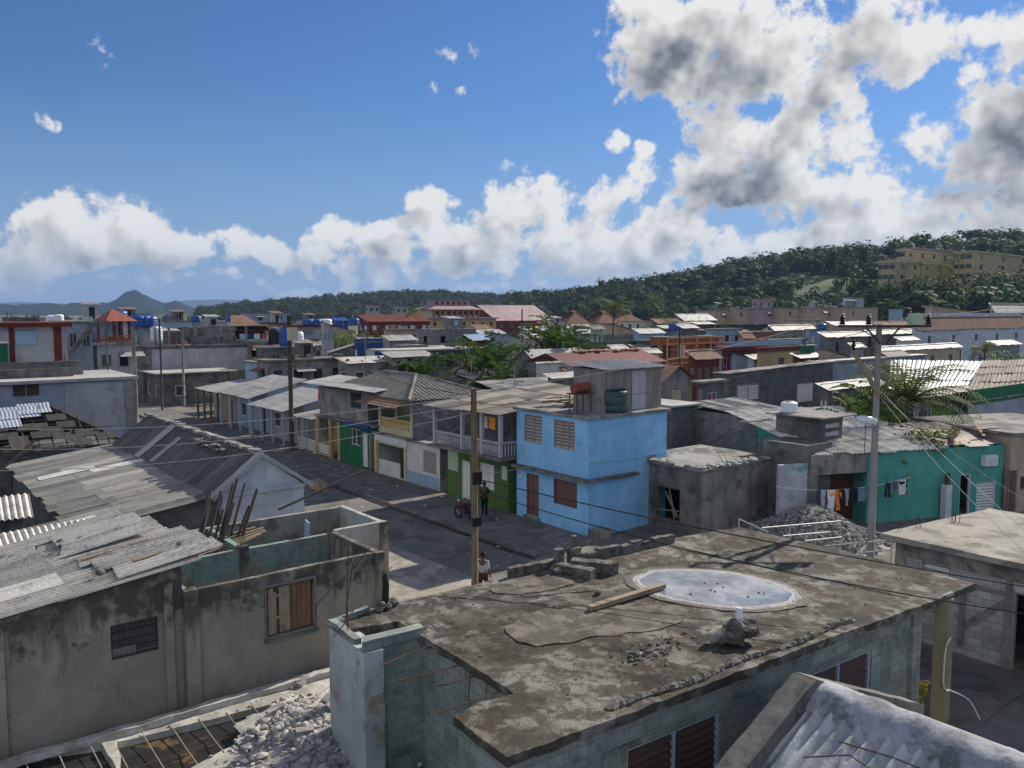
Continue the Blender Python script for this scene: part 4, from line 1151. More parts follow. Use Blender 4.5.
for r_, tn in zip(range(4), (.42, .66, .92, 1.3)):
    for i in range(96):
        j = (i + 1) % 96; m.quad(RG[r_][i], RG[r_][j], RG[r_ + 1][j], RG[r_ + 1][i], tn)
m.build('rim', MT['rim'], tp, smooth=True)
m = MB(); m.poly(pring(.86, 3.2315, 64)); m.build('water', MT['water'], tp)
m = MB()
for k in range(9):
    a = rnd(0, 6.28); rr = rnd(.1, .62); p = pc + ax * (2 * rr * math.cos(a)) + bx * (1.4 * rr * math.sin(a)); m.box(p.x, p.x + rnd(.02, .06), p.y, p.y + rnd(.02, .06), 3.22, 3.25)
m.build('floating_leaf', MT['rust'], tp)

m = MB(); m.beam((11.95, 13.95, 3.30), (14.45, 14.08, 3.31), .17, .11)
single(m, 'plank', MT['wood_pale'], 'grey plank lying on the roof beside the puddle', 'plank', fr=FA, bevel=.008)
m = MB()
for k in range(7): rock(m, (13.35 + rnd(-.28, .28), 10.95 + rnd(-.2, .2), 3.34 + rnd(0, .2)), rnd(.17, .27), k)
o = single(m, 'broken_footing', MT['stump'], 'lump of blackened concrete with a white pipe end near the roof edge', 'concrete lump', fr=FA, at=(13.35, 10.95, 3.2)); roughen(o, .03, 5., .08)
p = MB(); p.tube([(13.45, 10.95, 3.5), (13.52, 11.0, 3.86)], .075, 12); p.build('pipe', MT['tankwhite'], o, smooth=False)
m = MB(); rock(m, (12.98, 11.05, 3.38), .24, 77, (1.3, .9, .75)); roughen(single(m, 'broken_block', MT['rooflight'], 'pale broken chunk beside the black lump on the roof', 'rubble', fr=FA), .03, 5., .08)
for k, (v, u, r, lab) in enumerate([(12.9, 14.75, .09, 'small dark stone between the puddle and the stumps'), (11.2, 11.55, .07, 'small pale stone on the roof left of the lump')]):
    m = MB(); rock(m, (v, u, 3.2 + r * .6), r, 20 + k); single(m, 'stone', MT['stump' if k == 0 else 'stone'], lab, 'stone', fr=FA)
m = MB()
for k in range(70):
    v, u = 11.6 + random.gauss(0, .45), 11.5 + random.gauss(0, .3); rock(m, (v, u, 3.21), rnd(.015, .06), k)
for k in range(220):
    v, u = rnd(8.4, 20.5), rnd(10.4, 16.8); rock(m, (v, u, 3.205), rnd(.008, .03), k)
tag(m.build('rubble_crumbs', MT['stump'], fr=FA, at=(11.6, 11.5, 3.2)), 'loose crumbs of concrete scattered over the puddle roof', 'rubble', kind='stuff')
# row of loose blocks on the far edge, two broken column stumps
bl = [((11.85, 17.0), (13.3, 16.95), 'low row of broken blocks at the roof edge, left of the stumps'), ((13.95, 16.95), (17.75, 17.1), 'long broken block upstand on the roof edge, right of the stumps')]
for (a, b, lab) in bl:
    m = MB(); L = b[0] - a[0]; n = int(L / .42)
    for k in range(n):
        f0, f1 = k / n, (k + .96) / n; m.box(a[0] + L * f0, a[0] + L * f1, a[1] - .09, a[1] + .09, 3.2, 3.2 + rnd(.2, .3))
    roughen(single(m, 'block_row', MT['stump'], lab, 'upstand', fr=FA), .03, 3.5, .1)
t = thing('column_stump', 'cluster of two broken column stumps with dark rubble on the far roof edge', 'column stump', 13.5, 16.6, 3.2, FA)
m = MB(); m.box(13.25, 13.47, 16.75, 16.95, 3.2, 3.75); roughen(m.build('post', MT['stump'], t), .03, 4, .1)
m = MB(); m.box(13.86, 14.0, 16.85, 16.98, 3.699, 4.0); m.build('post_top', MT['stump'], t)
m = MB(); m.box(13.75, 14.05, 16.75, 17.0, 3.2, 3.7); roughen(m.build('post', MT['stump'], t), .03, 4, .1)
m = MB(); m.beam((13.2, 16.8, 3.3), (13.6, 15.7, 3.32), .3, .25); m.beam((13.6, 16.6, 3.36), (14.25, 15.75, 3.36), .3, .28); m.box(14.1, 14.4, 15.65, 15.95, 3.2, 3.5)
for k in range(8): rock(m, (13.5 + rnd(-.4, .4), 16.5 + rnd(-.3, .3), 3.3), rnd(.08, .16), k)
roughen(m.build('rubble', MT['stump'], t), .03, 4, .12)
t = thing('iron_stump', 'black burnt post stub on a rubble base at the left roof corner', 'post stub', 8.3, 16.85, 3.2, FA)
m = MB(); m.tube([(8.3, 16.9, 3.2), (8.33, 16.9, 3.75), (8.3, 16.92, 4.05)], [.09, .08, .06], 8); m.build('stub', MT['black'], t)
m = MB()
for k in range(7): rock(m, (8.35 + rnd(-.25, .2), 16.85 + rnd(-.15, .15), 3.25 + rnd(0, .1)), rnd(.1, .17), k + 5)
roughen(m.build('rubble', MT['stump'], t), .02, 4, .1)
# rusty post beside the wall end with a pipe bracket
t = thing('concrete_post', 'yellowish concrete post with iron pipe bracket at the end of the block wall', 'post', 20.35, 8.7, 0)
m = MB(); m.box(20.2, 20.52, 8.55, 8.87, 0, 3.1); roughen(m.build('shaft', plaster('yellowed_concrete', (.34, .30, .20), (.27, .24, .165), .3), t), .012, 2., .3)
m = MB(); m.tube([(18.4, 9.5, 2.75), (19.4, 9.1, 2.95), (20.5, 8.6, 3.22)], .055, 8); m.build('bracket', MT['steel'], t)
m = MB(); m.tube(spline([(20.3, 8.5, 2.2), (20.05, 8.5, 2.), (20.0, 8.5, 1.2), (20.2, 8.5, .9), (20.4, 8.5, .85), (21.0, 8.3, .5), (21.2, 8.1, -.0)]), .018, 6); m.build('hose', MT['tankwhite'], t)
bush('yellow flowering weed growing at the foot of the concrete post', 19.75, 9.1, .0, .55, 1.6, 420, .09, seed=4, mat='weed', name='weed')

# ------------------------------------------------------------------ bottom right: gable roof right under the camera
t = thing('house', 'corrugated roof with bluish mortared ridge in the lower right corner', 'house', 10, 3, 0)
m = MB(); m.box(8.8, 16.4, -1., 7.5, -.1, 1.9); m.build('wall', MT['conc_dark'], t)
m = MB(); m.sheets((8.4, -1.4, 1.55), (8.4, 7.45, 1.55), (12.75, 7.45, 3.5), (12.75, -1.4, 3.5), 9, 2, .24, .042, .05, (.4, .65), seg=10); m.build('roof', sheetmat('whitened_fibre_cement', (.46, .47, .48), (.30, .31, .315), (.11, .105, .10), .8, axis=(.35, 3., 1.)), t)
m = MB(); m.quad((12.78, -1.4, 3.5), (12.78, 7.5, 3.5), (16.7, 7.5, 1.8), (16.7, -1.4, 1.8)); m.build('roof_slope', MT['fibro'], t)
m = MB(); N = 60; prof = [(12.3, 3.3), (12.36, 3.4), (12.46, 3.53), (12.62, 3.63), (12.85, 3.66), (13.05, 3.58), (13.3, 3.42), (13.35, 3.3)]
vs = []
for k in range(N + 1):
    u = -1.4 + k * 8.95 / N
    for i, (v, z) in enumerate(prof): vs.append((v - (.16 * mnoise.noise(Vector((u * 1.3, 0, 5))) if i < 2 else 0), u, z + .035 * mnoise.noise(Vector((v * 3, u * 2, 0)))))
m.add(vs, [(k * 8 + i, k * 8 + i + 1, k * 8 + i + 9, k * 8 + i + 8) for k in range(N) for i in range(7)])
roughen(m.build('ridge_cap', MT['ridgecap'], t), .045, 3., .09)
m = MB(); m.beam((8.4, 7.62, 1.72), (12.6, 7.62, 3.62), .42, .3); m.beam((12.55, 7.62, 3.6), (16.6, 7.62, 1.9), .42, .3); roughen(m.build('verge', MT['conc_dark'], t), .025, 2.5, .2)
for k, (a, b) in enumerate([((11.9, 6.6, 3.22), (12.0, 5.0, 3.3)), ((11.4, 6.9, 3.0), (11.6, 5.6, 3.1))]):
    m = MB(); m.tube([a, ((a[0] + b[0]) / 2 + .1, (a[1] + b[1]) / 2, 3.25), b], .012, 5); m.build('wire', MT['rust'], t)
m = MB(); m.wave((13.1, 4.8, 3.36), (13.1, 7.2, 3.36), (13.8, 7.2, 3.08), (13.8, 4.8, 3.08), .19, .03); m.wave((13.4, 2.4, 3.2), (13.4, 4.4, 3.2), (14.0, 4.4, 3.), (14.0, 2.4, 3.), .19, .03); m.build('loose_sheet', MT['fibro'], t)

# ------------------------------------------------------------------ right: pale block house with flat slab
v0, u1, v1, u0 = 24.9, 12.15, 30.5, 2.
ow = [pxo(GR, 'f', v0, 922, 951, 549, 577, 'louvre', 'whitepaint', 'greypaint'), pxo(GR, 'f', v0, 1013, 1060, 572, 660, 'opendoor', 'greypaint', 'greypaint')]
ow[1] = (ow[1][0], ow[1][1], .0, 2.25, *ow[1][4:])
t = house('house', 'unfinished pale block house with a flat cement slab at the right edge', 'house', v0, v1, u0, u1, 0, 3.03, 'block_light', ow, [], ('none',), True)
m = MB(); m.slab([(24.5, 1.7, 3.2), (30.7, 1.6, 3.2), (30.65, 11.75, 3.2), (24.52, 12.5, 3.2)], .17); roughen(m.build('roof', MT['rooflight'], t), .03, 2., .25)
m = MB(); m.box(24.86, 24.899, u0, 12.16, 2.55, 3.03); m.box(24.85, 24.898, 11.85, 12.17, 0, 2.549)
a, b = ow[1][1], ow[1][1] + 1.1; m.box(24.85, 24.898, a + .02, a + .2, 0, 2.549); m.box(24.852, 24.898, a + 1.25, a + 1.4, .3, 2.2); m.box(24.853, 24.898, a + .2, a + 1.25, 2.1, 2.2)
m.beam((24.87, a + .2, 1.9), (24.87, a + 1.25, .9), .05, .16)
roughen(m.build('concrete_frame', MT['concrete'], t), .008, 2., .4)
for v, u in ((26., 12.1), (26.1, 12.0), (26.2, 12.1), (27.6, 11.7), (27.7, 11.65), (27.85, 11.7), (27.8, 11.55), (25.3, 12.3), (25.4, 12.25)):
    m = MB(); m.tube([(v, u, 3.19), (v + .02, u, 3.42), (v + rnd(-.1, .1), u + .05, 3.48 + rnd(0, .1))], .01, 5); m.build('rebar', MT['rust'], t)

# ------------------------------------------------------------------ left: roofless ruin
t = thing('ruined_house', 'roofless mouldy house shell with a wooden shuttered window facing us', 'ruin', 11.4, 20.3, 0)
TH = .17
sh = pxo(GR, 's', 20.3, 267, 314, 583, 632, 'shutter')
w = MB(); w.face(smap(20.3), 6.16, 11.5, -.2, 3.22, [sh], TH)
w.box(6.16, 11.5, 20.3 + TH + .002, 20.3 + TH + .012, 3.1, 3.215)
w.quad((6.16, 20.3, 3.22), (11.5, 20.3, 3.22), (11.5, 20.3 + TH, 3.22), (6.16, 20.3 + TH, 3.22)); w.quad((6.16, 20.3 + TH, -.2), (11.5, 20.3 + TH, -.2), (11.5, 20.3 + TH, 3.22), (6.16, 20.3 + TH, 3.22))
w.box(11.33, 11.5, 20.475, 23.2, -.2, 3.2)
roughen(w.build('front_wall', MT['ruin'], t), .02, 1.8, .3)
w = MB(); w.box(11.5, 13.3, 23.2, 23.37, -.2, 3.22); w.box(13.13, 13.3, 23.37, 26.2, -.2, 3.2); roughen(w.build('street_wall', MT['conc_light'], t), .02, 1.8, .3)
w = MB(); w.box(-1., 13.3, 26.2, 26.37, -.2, 3.15); roughen(w.build('rear_wall', MT['concrete'], t), .02, 1.8, .3)
w = MB(); w.box(6.2, 11.3, 23.35, 23.52, -.1, 3.1); w.box(6.1, 6.27, 20.5, 23.3, -.1, 3.1); w.box(8.55, 8.72, 23.52, 26.2, -.1, 3.12); roughen(w.build('room_wall', MT['turqblock'], t), .015, 1.8, .3)
for q in ((6.0, 6.32, 20.2, 20.5, -.2, 3.25), (11.25, 11.52, 20.22, 20.42, -.2, 3.23), (8.5, 8.78, 23.3, 23.56, -.1, 3.2), (13.05, 13.34, 23.15, 23.42, -.2, 3.22)): w = MB(); w.box(*q); roughen(w.build('pilaster', MT['ruin'], t), .015, 1.8, .3)
for k in range(4):
    m = MB(); m.tube([(8.55 + .06 * k, 23.4 + .04 * k, 3.15), (8.56 + .06 * k, 23.42, 3.9 + .1 * k)], .009, 5); m.build('rebar', MT['rust'], t)
for k in range(3):
    m = MB(); m.tube([(6.1 + .06 * k, 20.35, 3.2), (6.12 + .06 * k, 20.3, 3.6 + .08 * k)], .009, 5); m.build('rebar', MT['rust'], t)
# shutters: left leaf of loose boards, right leaf a brown panelled door
a, b, z0, z1 = sh[:4]; mid = (a + b) / 2
m = MB()
for k in range(4): x = a + .05 + k * (mid - a - .05) / 4; m.box(x, x + (.15 if k != 1 else .07), 20.34, 20.37, z0 + .04, z1 - .05 - (.12 if k == 1 else 0))
for z in (z0 + .45, z1 - .3): m.box(a + .05, mid - .03, 20.318, 20.338, z, z + .07)
m.build('shutter', MT['wood_pale'], t, bevel=.004)
m = MB(); m.box(mid + .02, b - .06, 20.35, 20.38, z0 + .05, z1 - .02)
for k in range(4): x = mid + .05 + k * (b - mid - .12) / 4; m.box(x, x + .1, 20.33, 20.349, z0 + .12, z1 - .1)
m.build('shutter', wood('brown_shutter_timber', (.22, .13, .08), (.14, .085, .055)), t, bevel=.004)
m = MB(); m.box(a - .06, a, 20.27, 20.42, z0 - .05, z1); m.box(b, b + .06, 20.27, 20.42, z0 - .05, z1); m.box(a - .1, b + .1, 20.22, 20.44, z0 - .13, z0 - .051); m.box(a - .06, b + .06, 20.27, 20.42, z1 + .001, z1 + .07); m.build('window_frame', MT['conc_dark'], t, bevel=.006)
m = MB(); m.beam((10.9, 24.4, .2), (10.75, 23.6, 3.55), .28, .05); single(m, 'leaning_board', MT['paleblue'], 'bluish board leaning inside the roofless ruin', 'board')
for k in range(13):
    a = rnd(-.5, .5); m = MB(); m.tube([(6.7 + .09 * k + rnd(-.1, .1), 23.9 + rnd(-.2, .4), .2), (8.35 + .13 * k + a * .4, 25.3 + rnd(-.3, .6), 4.2 + rnd(-.5, .7))], [.055, .04], 7)
    single(m, 'leaning_pole', MT['poledark'], 'dark timber pole of the bundle leaning inside the roofless ruin', 'timber pole', 'timber poles leaning in the ruin')
for k in range(5):
    m = MB(); m.beam((6.6 + rnd(-.3, .3), 24.1 + .25 * k, 2.5 + .1 * k), (9.6 + rnd(-.4, .4), 24.3 + .22 * k, 3.2), .1, .06)
    single(m, 'lying_board', MT['wood_pale'], 'sunbleached board laid across the ruin walls beside the leaning poles', 'board', 'boards laid across the ruin walls')
m = MB(); m.beam((11.4, 27.4, 3.1), (15.2, 28.2, 3.9), .07, .07); single(m, 'crossing_pole', MT['poledark'], 'thin dark pole sticking out past the white gable towards the street', 'pole')

# ------------------------------------------------------------------ left: shed with fibre cement roof
t = thing('house', 'mouldy shed wall under layered pale corrugated sheets in the lower left', 'house', 0, 20.4, 0)
sw = pxo(GR, 's', 20.4, 111, 158, 621, 655, 'boarded')
zr = lambda v: 3.12 + .125 * v
w = MB(); w.face(smap(20.4), -9, 5.99, -.2, 2.0, [(sw[0], sw[1], sw[2], 2.0)], .16); sw = (sw[0], sw[1], sw[2], sw[3], *sw[4:])
w.face(smap(20.4), -9, sw[0], 2.0, 2.05, [], .1)
for (a, b, q) in ((-9, sw[0], 2.0), (sw[0], sw[1], sw[3]), (sw[1], 5.99, 2.0)):
    w.quad((a, 20.4, q), (b, 20.4, q), (b, 20.4, zr(b)), (a, 20.4, zr(a)))
w.quad((sw[0], 20.4, 2.), (sw[0], 20.56, 2.), (sw[0], 20.56, sw[3]), (sw[0], 20.4, sw[3])); w.quad((sw[1], 20.4, 2.), (sw[1], 20.56, 2.), (sw[1], 20.56, sw[3]), (sw[1], 20.4, sw[3]))
w.quad((sw[0], 20.4, sw[3]), (sw[1], 20.4, sw[3]), (sw[1], 20.56, sw[3]), (sw[0], 20.56, sw[3]))
w.quad((5.99, 20.4, -.2), (5.99, 26, -.2), (5.99, 26, zr(6)), (5.99, 20.4, zr(6))); w.quad((-9, 26, -.2), (5.99, 26, -.2), (5.99, 26, zr(6)), (-9, 26, zr(-9)))
roughen(w.build('wall', MT['ruin'], t), .02, 1.8, .35)
for q in ((2.0, 2.22, 20.33, 20.398, -.2, zr(2) - .1), (5.55, 5.75, 20.32, 20.398, -.2, 3.5)): w = MB(); w.box(*q); roughen(w.build('pilaster', MT['ruin'], t), .012, 2, .3)
m = MB()
for k in range(4): z = sw[2] + k * (sw[3] - sw[2]) / 4; m.box(sw[0], sw[1], 20.47, 20.5, z + .01, z + (sw[3] - sw[2]) / 4 - .01, rnd(.2, .4))
m.box(sw[0] + .02, sw[0] + (sw[1] - sw[0]) * .52, 20.44, 20.465, sw[2] + .05, sw[2] + .24, 2.2)
m.build('window', wood('blackened_board', (.09, .085, .08), (.05, .047, .044)), t)
m = MB()
m.sheets((-9.5, 20.15, zr(-9.5)), (-9.5, 25.9, zr(-9.5)), (3.6, 25.9, zr(3.6)), (3.6, 20.15, zr(3.6)), 6, 6, .19, .055, .08, (.25, .55), lift=.02, odd=.12)
m.sheets((3.45, 20.15, zr(3.5) + .05), (3.45, 26.2, zr(3.5) + .05), (6.5, 26.2, zr(6.4) + .06), (6.5, 20.15, zr(6.4) + .06), 7, 1, .19, .055, .5, (.3, .65), lift=.03, odd=.15)
m.sheets((4.4, 20.3, zr(4.4) + .14), (4.4, 22.8, zr(4.4) + .14), (6.9, 22.8, zr(6.9) + .2), (6.9, 20.3, zr(6.9) + .2), 3, 1, .19, .055, .3, (.4, .65), lift=.04)
m.sheets((3.9, 23.2, zr(4.) + .14), (3.9, 26.0, zr(4.) + .16), (6.1, 26.0, zr(6.1) + .3), (6.1, 23.2, zr(6.1) + .25), 3, 1, .19, .055, .5, (.4, .7), lift=.05)
m.build('roof', MT['fibro_lt'], t)
m = MB()
for k in range(7):
    v, u = rnd(4., 6.3), rnd(20.8, 25.6); rock(m, (v, u, zr(v) + .25), rnd(.06, .13), k + 60)
single(m, 'weight_stones', MT['stump'], 'stones and bits weighing down the layered sheet roof', 'stones')
for k, (v, u) in enumerate([(4.2, 22.4), (5.1, 21.1)]):
    m = MB(); m.beam((v, u, zr(v) + .2), (v + 1.6, u + .12, zr(v + 1.6) + .22), .12, .08); single(m, 'roof_batten', MT['wood_pale'], ['pale batten lying on the sheet roof near the back', 'pale batten lying on the sheet roof near the front eave'][k], 'batten')

# ------------------------------------------------------------------ bottom left: unfinished cement slab with water pits
t = thing('unfinished_slab', 'raw pale cement slab with rebar gridded pits below the mouldy wall', 'slab', 5, 17, 0)
zs = .35
def loc(x, y): a = GR.G(x, y, zs); return (a[0], a[1], zs)
pits = [[(118, 742), (270, 704), (275, 711), (268, 724), (205, 760), (160, 790), (120, 790)], [(-60, 775), (40, 752), (100, 744), (116, 768), (118, 800), (-60, 810)]]
m = MB()
import bmesh as _b
outer = [(-4., 20.28), (10.4, 20.2), (10.6, 19.3), (9.6, 17.4), (8.6, 15.2), (6.9, 13.0), (-4., 13.0)]
bm = _b.new(); loops = [[(a, b, zs) for a, b in outer]] + [[loc(*p) for p in q] for q in pits]
for lp in loops:
    vs = [bm.verts.new(p) for p in lp]
    for i in range(len(vs)): bm.edges.new((vs[i], vs[(i + 1) % len(vs)]))
_b.ops.triangle_fill(bm, use_beauty=True, edges=bm.edges[:])
bm.verts.index_update(); m.add([tuple(v.co) for v in bm.verts], [tuple(v.index for v in f.verts) for f in bm.faces]); bm.free()
for lp in loops:
    for i in range(len(lp)): a, b = lp[i], lp[(i + 1) % len(lp)]; m.quad(a, b, (b[0], b[1], zs - .3), (a[0], a[1], zs - .3))
roughen(m.build('rim', MT['whitecement'], t), .05, 1.7, .2)
m = MB()
m.beam((-4, 19.95, zs + .08), (9.8, 19.7, zs + .08), .22, .16)
roughen(m.build('kerb', MT['whitecement'], t), .05, 2.5, .15)
m, nt = base('pit_water', .06, .6)
f = nt.noise(nt.co, .55, 6, .6, dist=.5); wc = nt.mix(nt.ramp(f, .54, .60), (.030, .029, .028), (.14, .09, .045)); finish(nt, wc, nt.noise(nt.co, 4., 3), .03, .01); MT['pitwater'] = m
for q in loops[1:]:
    m = MB(); m.poly([(a, b, zs - .17) for a, b, _ in q]); m.build('pit_water', MT['pitwater'], t)
def inpoly(x, y, q):
    c = False
    for i in range(len(q)):
        (x1, y1, _), (x2, y2, _) = q[i], q[i - 1]
        if (y1 > y) != (y2 > y) and x < (x2 - x1) * (y - y1) / (y2 - y1) + x1: c = not c
    return c
for q in loops[1:]:
    xs = [p[0] for p in q]; ys = [p[1] for p in q]
    x = min(xs) + .3
    while x < max(xs):
        yy = [y for y in np.arange(min(ys), max(ys), .05) if inpoly(x, y, q)]
        if len(yy) > 3: m = MB(); m.tube([(x, yy[0] - .12, zs + .0), (x + .05, (yy[0] + yy[-1]) / 2, zs - .05), (x + .05, yy[-1] + .12, zs + .02)], .013, 5); m.build('rebar', flat('pale_rusted_bar', (.33, .28, .22), .8), t)
        x += .62
    ym = (min(ys) + max(ys)) / 2
    xx = [x for x in np.arange(min(xs), max(xs), .05) if inpoly(x, ym, q)]
    if len(xx) > 3: m = MB(); m.tube([(xx[0], ym, zs - .06), (xx[-1], ym + .1, zs - .06)], .012, 5); m.build('rebar', MT['rust'], t)
m = MB(); rg = random.Random(3)
hc = GR.G(310, 738, .35)
def hz_(x, y): a, b = (x - hc[0]) / 1.25, (y - hc[1]) / 1.7; return .30 + .42 * math.exp(-(a * a + b * b) * .9) + .07 * mnoise.noise(Vector((x * 2.2, y * 2.2, 0)))
N = 40; vs = []
for i in range(N + 1):
    for j in range(N + 1):
        x, y = hc[0] + (i / N - .5) * 4., hc[1] + (j / N - .5) * 5.2; vs.append((x, y, hz_(x, y) - .02 + .03 * mnoise.noise(Vector((x * 8, y * 8, 1)))))
m.add(vs, [(i * (N + 1) + j, (i + 1) * (N + 1) + j, (i + 1) * (N + 1) + j + 1, i * (N + 1) + j + 1) for i in range(N) for j in range(N) if vs[i * (N + 1) + j][2] > .40], .65)
for k in range(1500):
    x, y = hc[0] + rg.gauss(0, .75), hc[1] + rg.gauss(0, 1.)
    if any(inpoly(x, y, q) for q in loops[1:]): continue
    r_ = min(.16, .012 + rg.expovariate(38)); rock(m, (x, y, hz_(x, y) + r_ * .2), r_, k, (rg.uniform(.7, 1.5), rg.uniform(.7, 1.3), rg.uniform(.4, .8)), rg.uniform(.3, 1.))
for k in range(9):
    x, y = hc[0] + rg.gauss(0, .7), hc[1] + rg.gauss(0, .9); z = hz_(x, y) + .05; a = rg.uniform(0, 3); m.beam((x, y, z), (x + .38 * math.cos(a), y + .38 * math.sin(a), z + rg.uniform(-.08, .12)), .2, .13, rg.uniform(.3, .7))
roughen(tag(m.build('rubble_heap', MT['stone'], at=(*hc, .35)), 'heap of pale broken concrete on the cement slab at the bottom', 'rubble heap', kind='stuff'), .012, 6., .5, 60)
m = MB()
for k in range(90):
    x, y = GR.G(rg.uniform(0, 340), rg.uniform(690, 768), .35)
    if any(inpoly(x, y, q) for q in loops[1:]): continue
    rock(m, (x, y, .37), rg.uniform(.015, .05), k)
tag(m.build('slab_grit', MT['stone'], at=(5, 17, .35)), 'grit and small bits on the cement slab', 'grit', kind='stuff')

# ------------------------------------------------------------------ gable house with blackened sheets, its lean-to and neighbours
t = thing('house', 'white gabled house whose dark sheet roof slopes to the left', 'house', 12.2, 31, 0)
w = MB(); w.quad((10.7, 31, -.2), (14, 31, -.2), (14, 31, 3.05), (10.7, 31, 3.2)); w.poly([(10.7, 31, 3.2), (14, 31, 3.05), (12.3, 31, 4.42)])
w.quad((14, 31, -.2), (14, 47, -.2), (14, 47, 3.05), (14, 31, 3.05)); w.quad((10.7, 31, -.2), (10.7, 47, -.2), (10.7, 47, 3.2), (10.7, 31, 3.2)); w.box(10.68, 14.02, 30.9, 30.998, 3.0, 3.14)
roughen(w.build('wall', MT['bluewhite'], t), .012, 1.5, .4)
m = MB(); m.sheets((10.35, 46.8, 3.02), (10.35, 31.3, 3.02), (12.3, 31.3, 4.46), (12.3, 46.8, 4.46), 16, 1, .177, .025, .12, (.25, .6), lift=.02)
m.wave((10.4, 42.2, 3.1), (10.4, 41.3, 3.1), (12.2, 41.3, 4.47), (12.2, 42.2, 4.47), .177, .025, 2.3, lift=.03); m.wave((10.5, 39.9, 3.16), (10.5, 39.3, 3.16), (11.8, 39.3, 4.14), (11.8, 39.9, 4.14), .177, .025, 1.8, lift=.03)
m.build('roof', MT['fibro_dk'], t)
m = MB(); m.quad((12.3, 31.2, 4.44), (12.3, 47, 4.44), (14.4, 47, 2.95), (14.4, 31.2, 2.95)); m.build('street_roof', MT['fibro'], t)
m = MB(); m.beam((10.3, 31.05, 2.98), (12.3, 31.05, 4.52), .45, .16); m.beam((12.25, 31.05, 4.5), (14.35, 31.05, 3.0), .45, .16); roughen(m.build('verge', MT['conc_light'], t), .025, 2.5, .2)
m = MB()
for k in range(44): u = 31.2 + k * .36; m.box(12.18 + rnd(-.08, .05), 12.42 + rnd(-.03, .08), u, u + rnd(.3, .42), 4.46, 4.56 + rnd(0, .07), rnd(.3, .9))
roughen(m.build('ridge_cap', MT['concrete'], t), .02, 3, .2)
m = MB()
for k in range(26): rock(m, (11.9 + rnd(-.35, .3), 32.5 + rnd(0, 4.6), 4.36 + rnd(-.1, .05)), rnd(.1, .2), k, (1.2, 1.5, .5))
tag(m.build('loose_tile', MT['stump'], t), kind='stuff')

t = thing('house', 'low lean-to under streaky grey fibre cement left of the dark roof', 'house', 8, 31.2, 0)
zl = lambda v: 3.04 - (10.4 - v) * .12
w = MB()
for (a, b, u) in ((-4, 10.9, 31.35),): w.quad((a, u, -.2), (b, u, -.2), (b, u, zl(b) - .03), (a, u, zl(a) - .03))
w.quad((10.85, 31.3, -.2), (10.85, 33, -.2), (10.85, 33, 3.0), (10.85, 31.3, 3.0)); w.quad((5.9, 33.2, -.2), (5.9, 47, -.2), (5.9, 47, zl(5.9)), (5.9, 33.2, zl(5.9)))
w.build('wall', MT['block_dark'], t)
m = MB(); m.sheets((7.4, 31.0, zl(7.4)), (7.4, 47, zl(7.4)), (10.9, 47, 3.1), (10.9, 31.0, 3.1), 16, 1, .177, .022, .18, (.15, .7), lift=.02, odd=.12)
m.sheets((5.6, 33.0, zl(5.6)), (5.6, 47, zl(5.6)), (7.75, 47, zl(7.7)), (7.75, 33.0, zl(7.7)), 14, 1, .177, .022, .12, (.1, .65), lift=.02, odd=.1)
m.sheets((3.8, 30.9, zl(3.8)), (3.8, 33.3, zl(3.8)), (7.6, 33.3, zl(7.6)), (7.6, 30.9, zl(7.6)), 3, 2, .177, .022, .1, (.3, .6), lift=.02)
m.sheets((-3, 31.3, zl(-3)), (-3, 33.3, zl(-3)), (3.9, 33.3, zl(3.9)), (3.9, 31.3, zl(3.9)), 2, 3, .177, .022, .1, (.4, .7), lift=.02)
for (v, u) in ((6.2, 41.2), (8.2, 40.4), (4.3, 31.8)): m.wave((v, u, zl(v) + .05), (v, u + .85, zl(v) + .05), (v + 2.3, u + .85, zl(v + 2.3) + .06), (v + 2.3, u, zl(v + 2.3) + .06), .177, .022, 1.75)
m.build('roof', MT['fibro'], t)
m = MB(); m.wave((-3, 30.75, 2.15), (6.2, 30.75, 2.5), (6.2, 31.8, 2.75), (-3, 31.8, 2.35), .2, .04, .9); m.build('eave_sheet', MT['fibro_lt'], t)
t = thing('shed', 'small shed roof of bright bold corrugations at the left edge', 'shed', 2, 34.5, 0)
m = MB(); m.wave((-3.5, 34.2, 2.45), (4.9, 34.2, 2.55), (5.1, 36.4, 3.0), (-3.5, 36.4, 2.95), .21, .045, .75); m.build('roof', MT['fibro_lt'], t)
m = MB(); m.box(-3.4, 4.6, 34.6, 36.2, -.1, 2.4); m.build('wall', MT['conc_dark'], t)
palm('palm frond tuft drooping into the left edge above the bright shed roof', .9, 37.2, 0, 2.9, 9, seed=3, fl=1.9, name='young_palm')

t = thing('house', 'collapsing house with bare rafters and patches of bluish sheets', 'house', 10, 48.3, 0)
w = MB(); w.box(-9, 11.2, 48.3, 54.3, -.2, 2.85); w.build('wall', MT['block_dark'], t)
ridge, uR = 4.75, 51.4
m = MB(); m.beam((-9, uR, ridge), (8.5, uR, ridge), .1, .16)
for k in range(29):
    v = -9 + k * .63; m.beam((v, 47.9, 2.85), (v, uR, ridge - .05), .06, .11)
m.beam((8.5, uR, ridge), (11.6, 47.9, 2.85), .1, .14); m.beam((8.5, uR, ridge), (11.6, 54.6, 2.85), .1, .14)
for k in range(5): v = 9 + k * .55; m.beam((v, 47.9, 2.85), (v, 47.9 + 3.4 * (1 - k / 5), 2.85 + 1.85 * (1 - k / 5)), .06, .1)
for k in range(9): f = k / 9; m.beam((-9, 47.95 + 3.4 * f, 2.95 + 1.88 * f), (8.5 + 3.1 * (1 - f), 47.95 + 3.4 * f, 2.95 + 1.88 * f), .05, .04)
m.build('rafter', MT['poledark'], t)
m = MB()
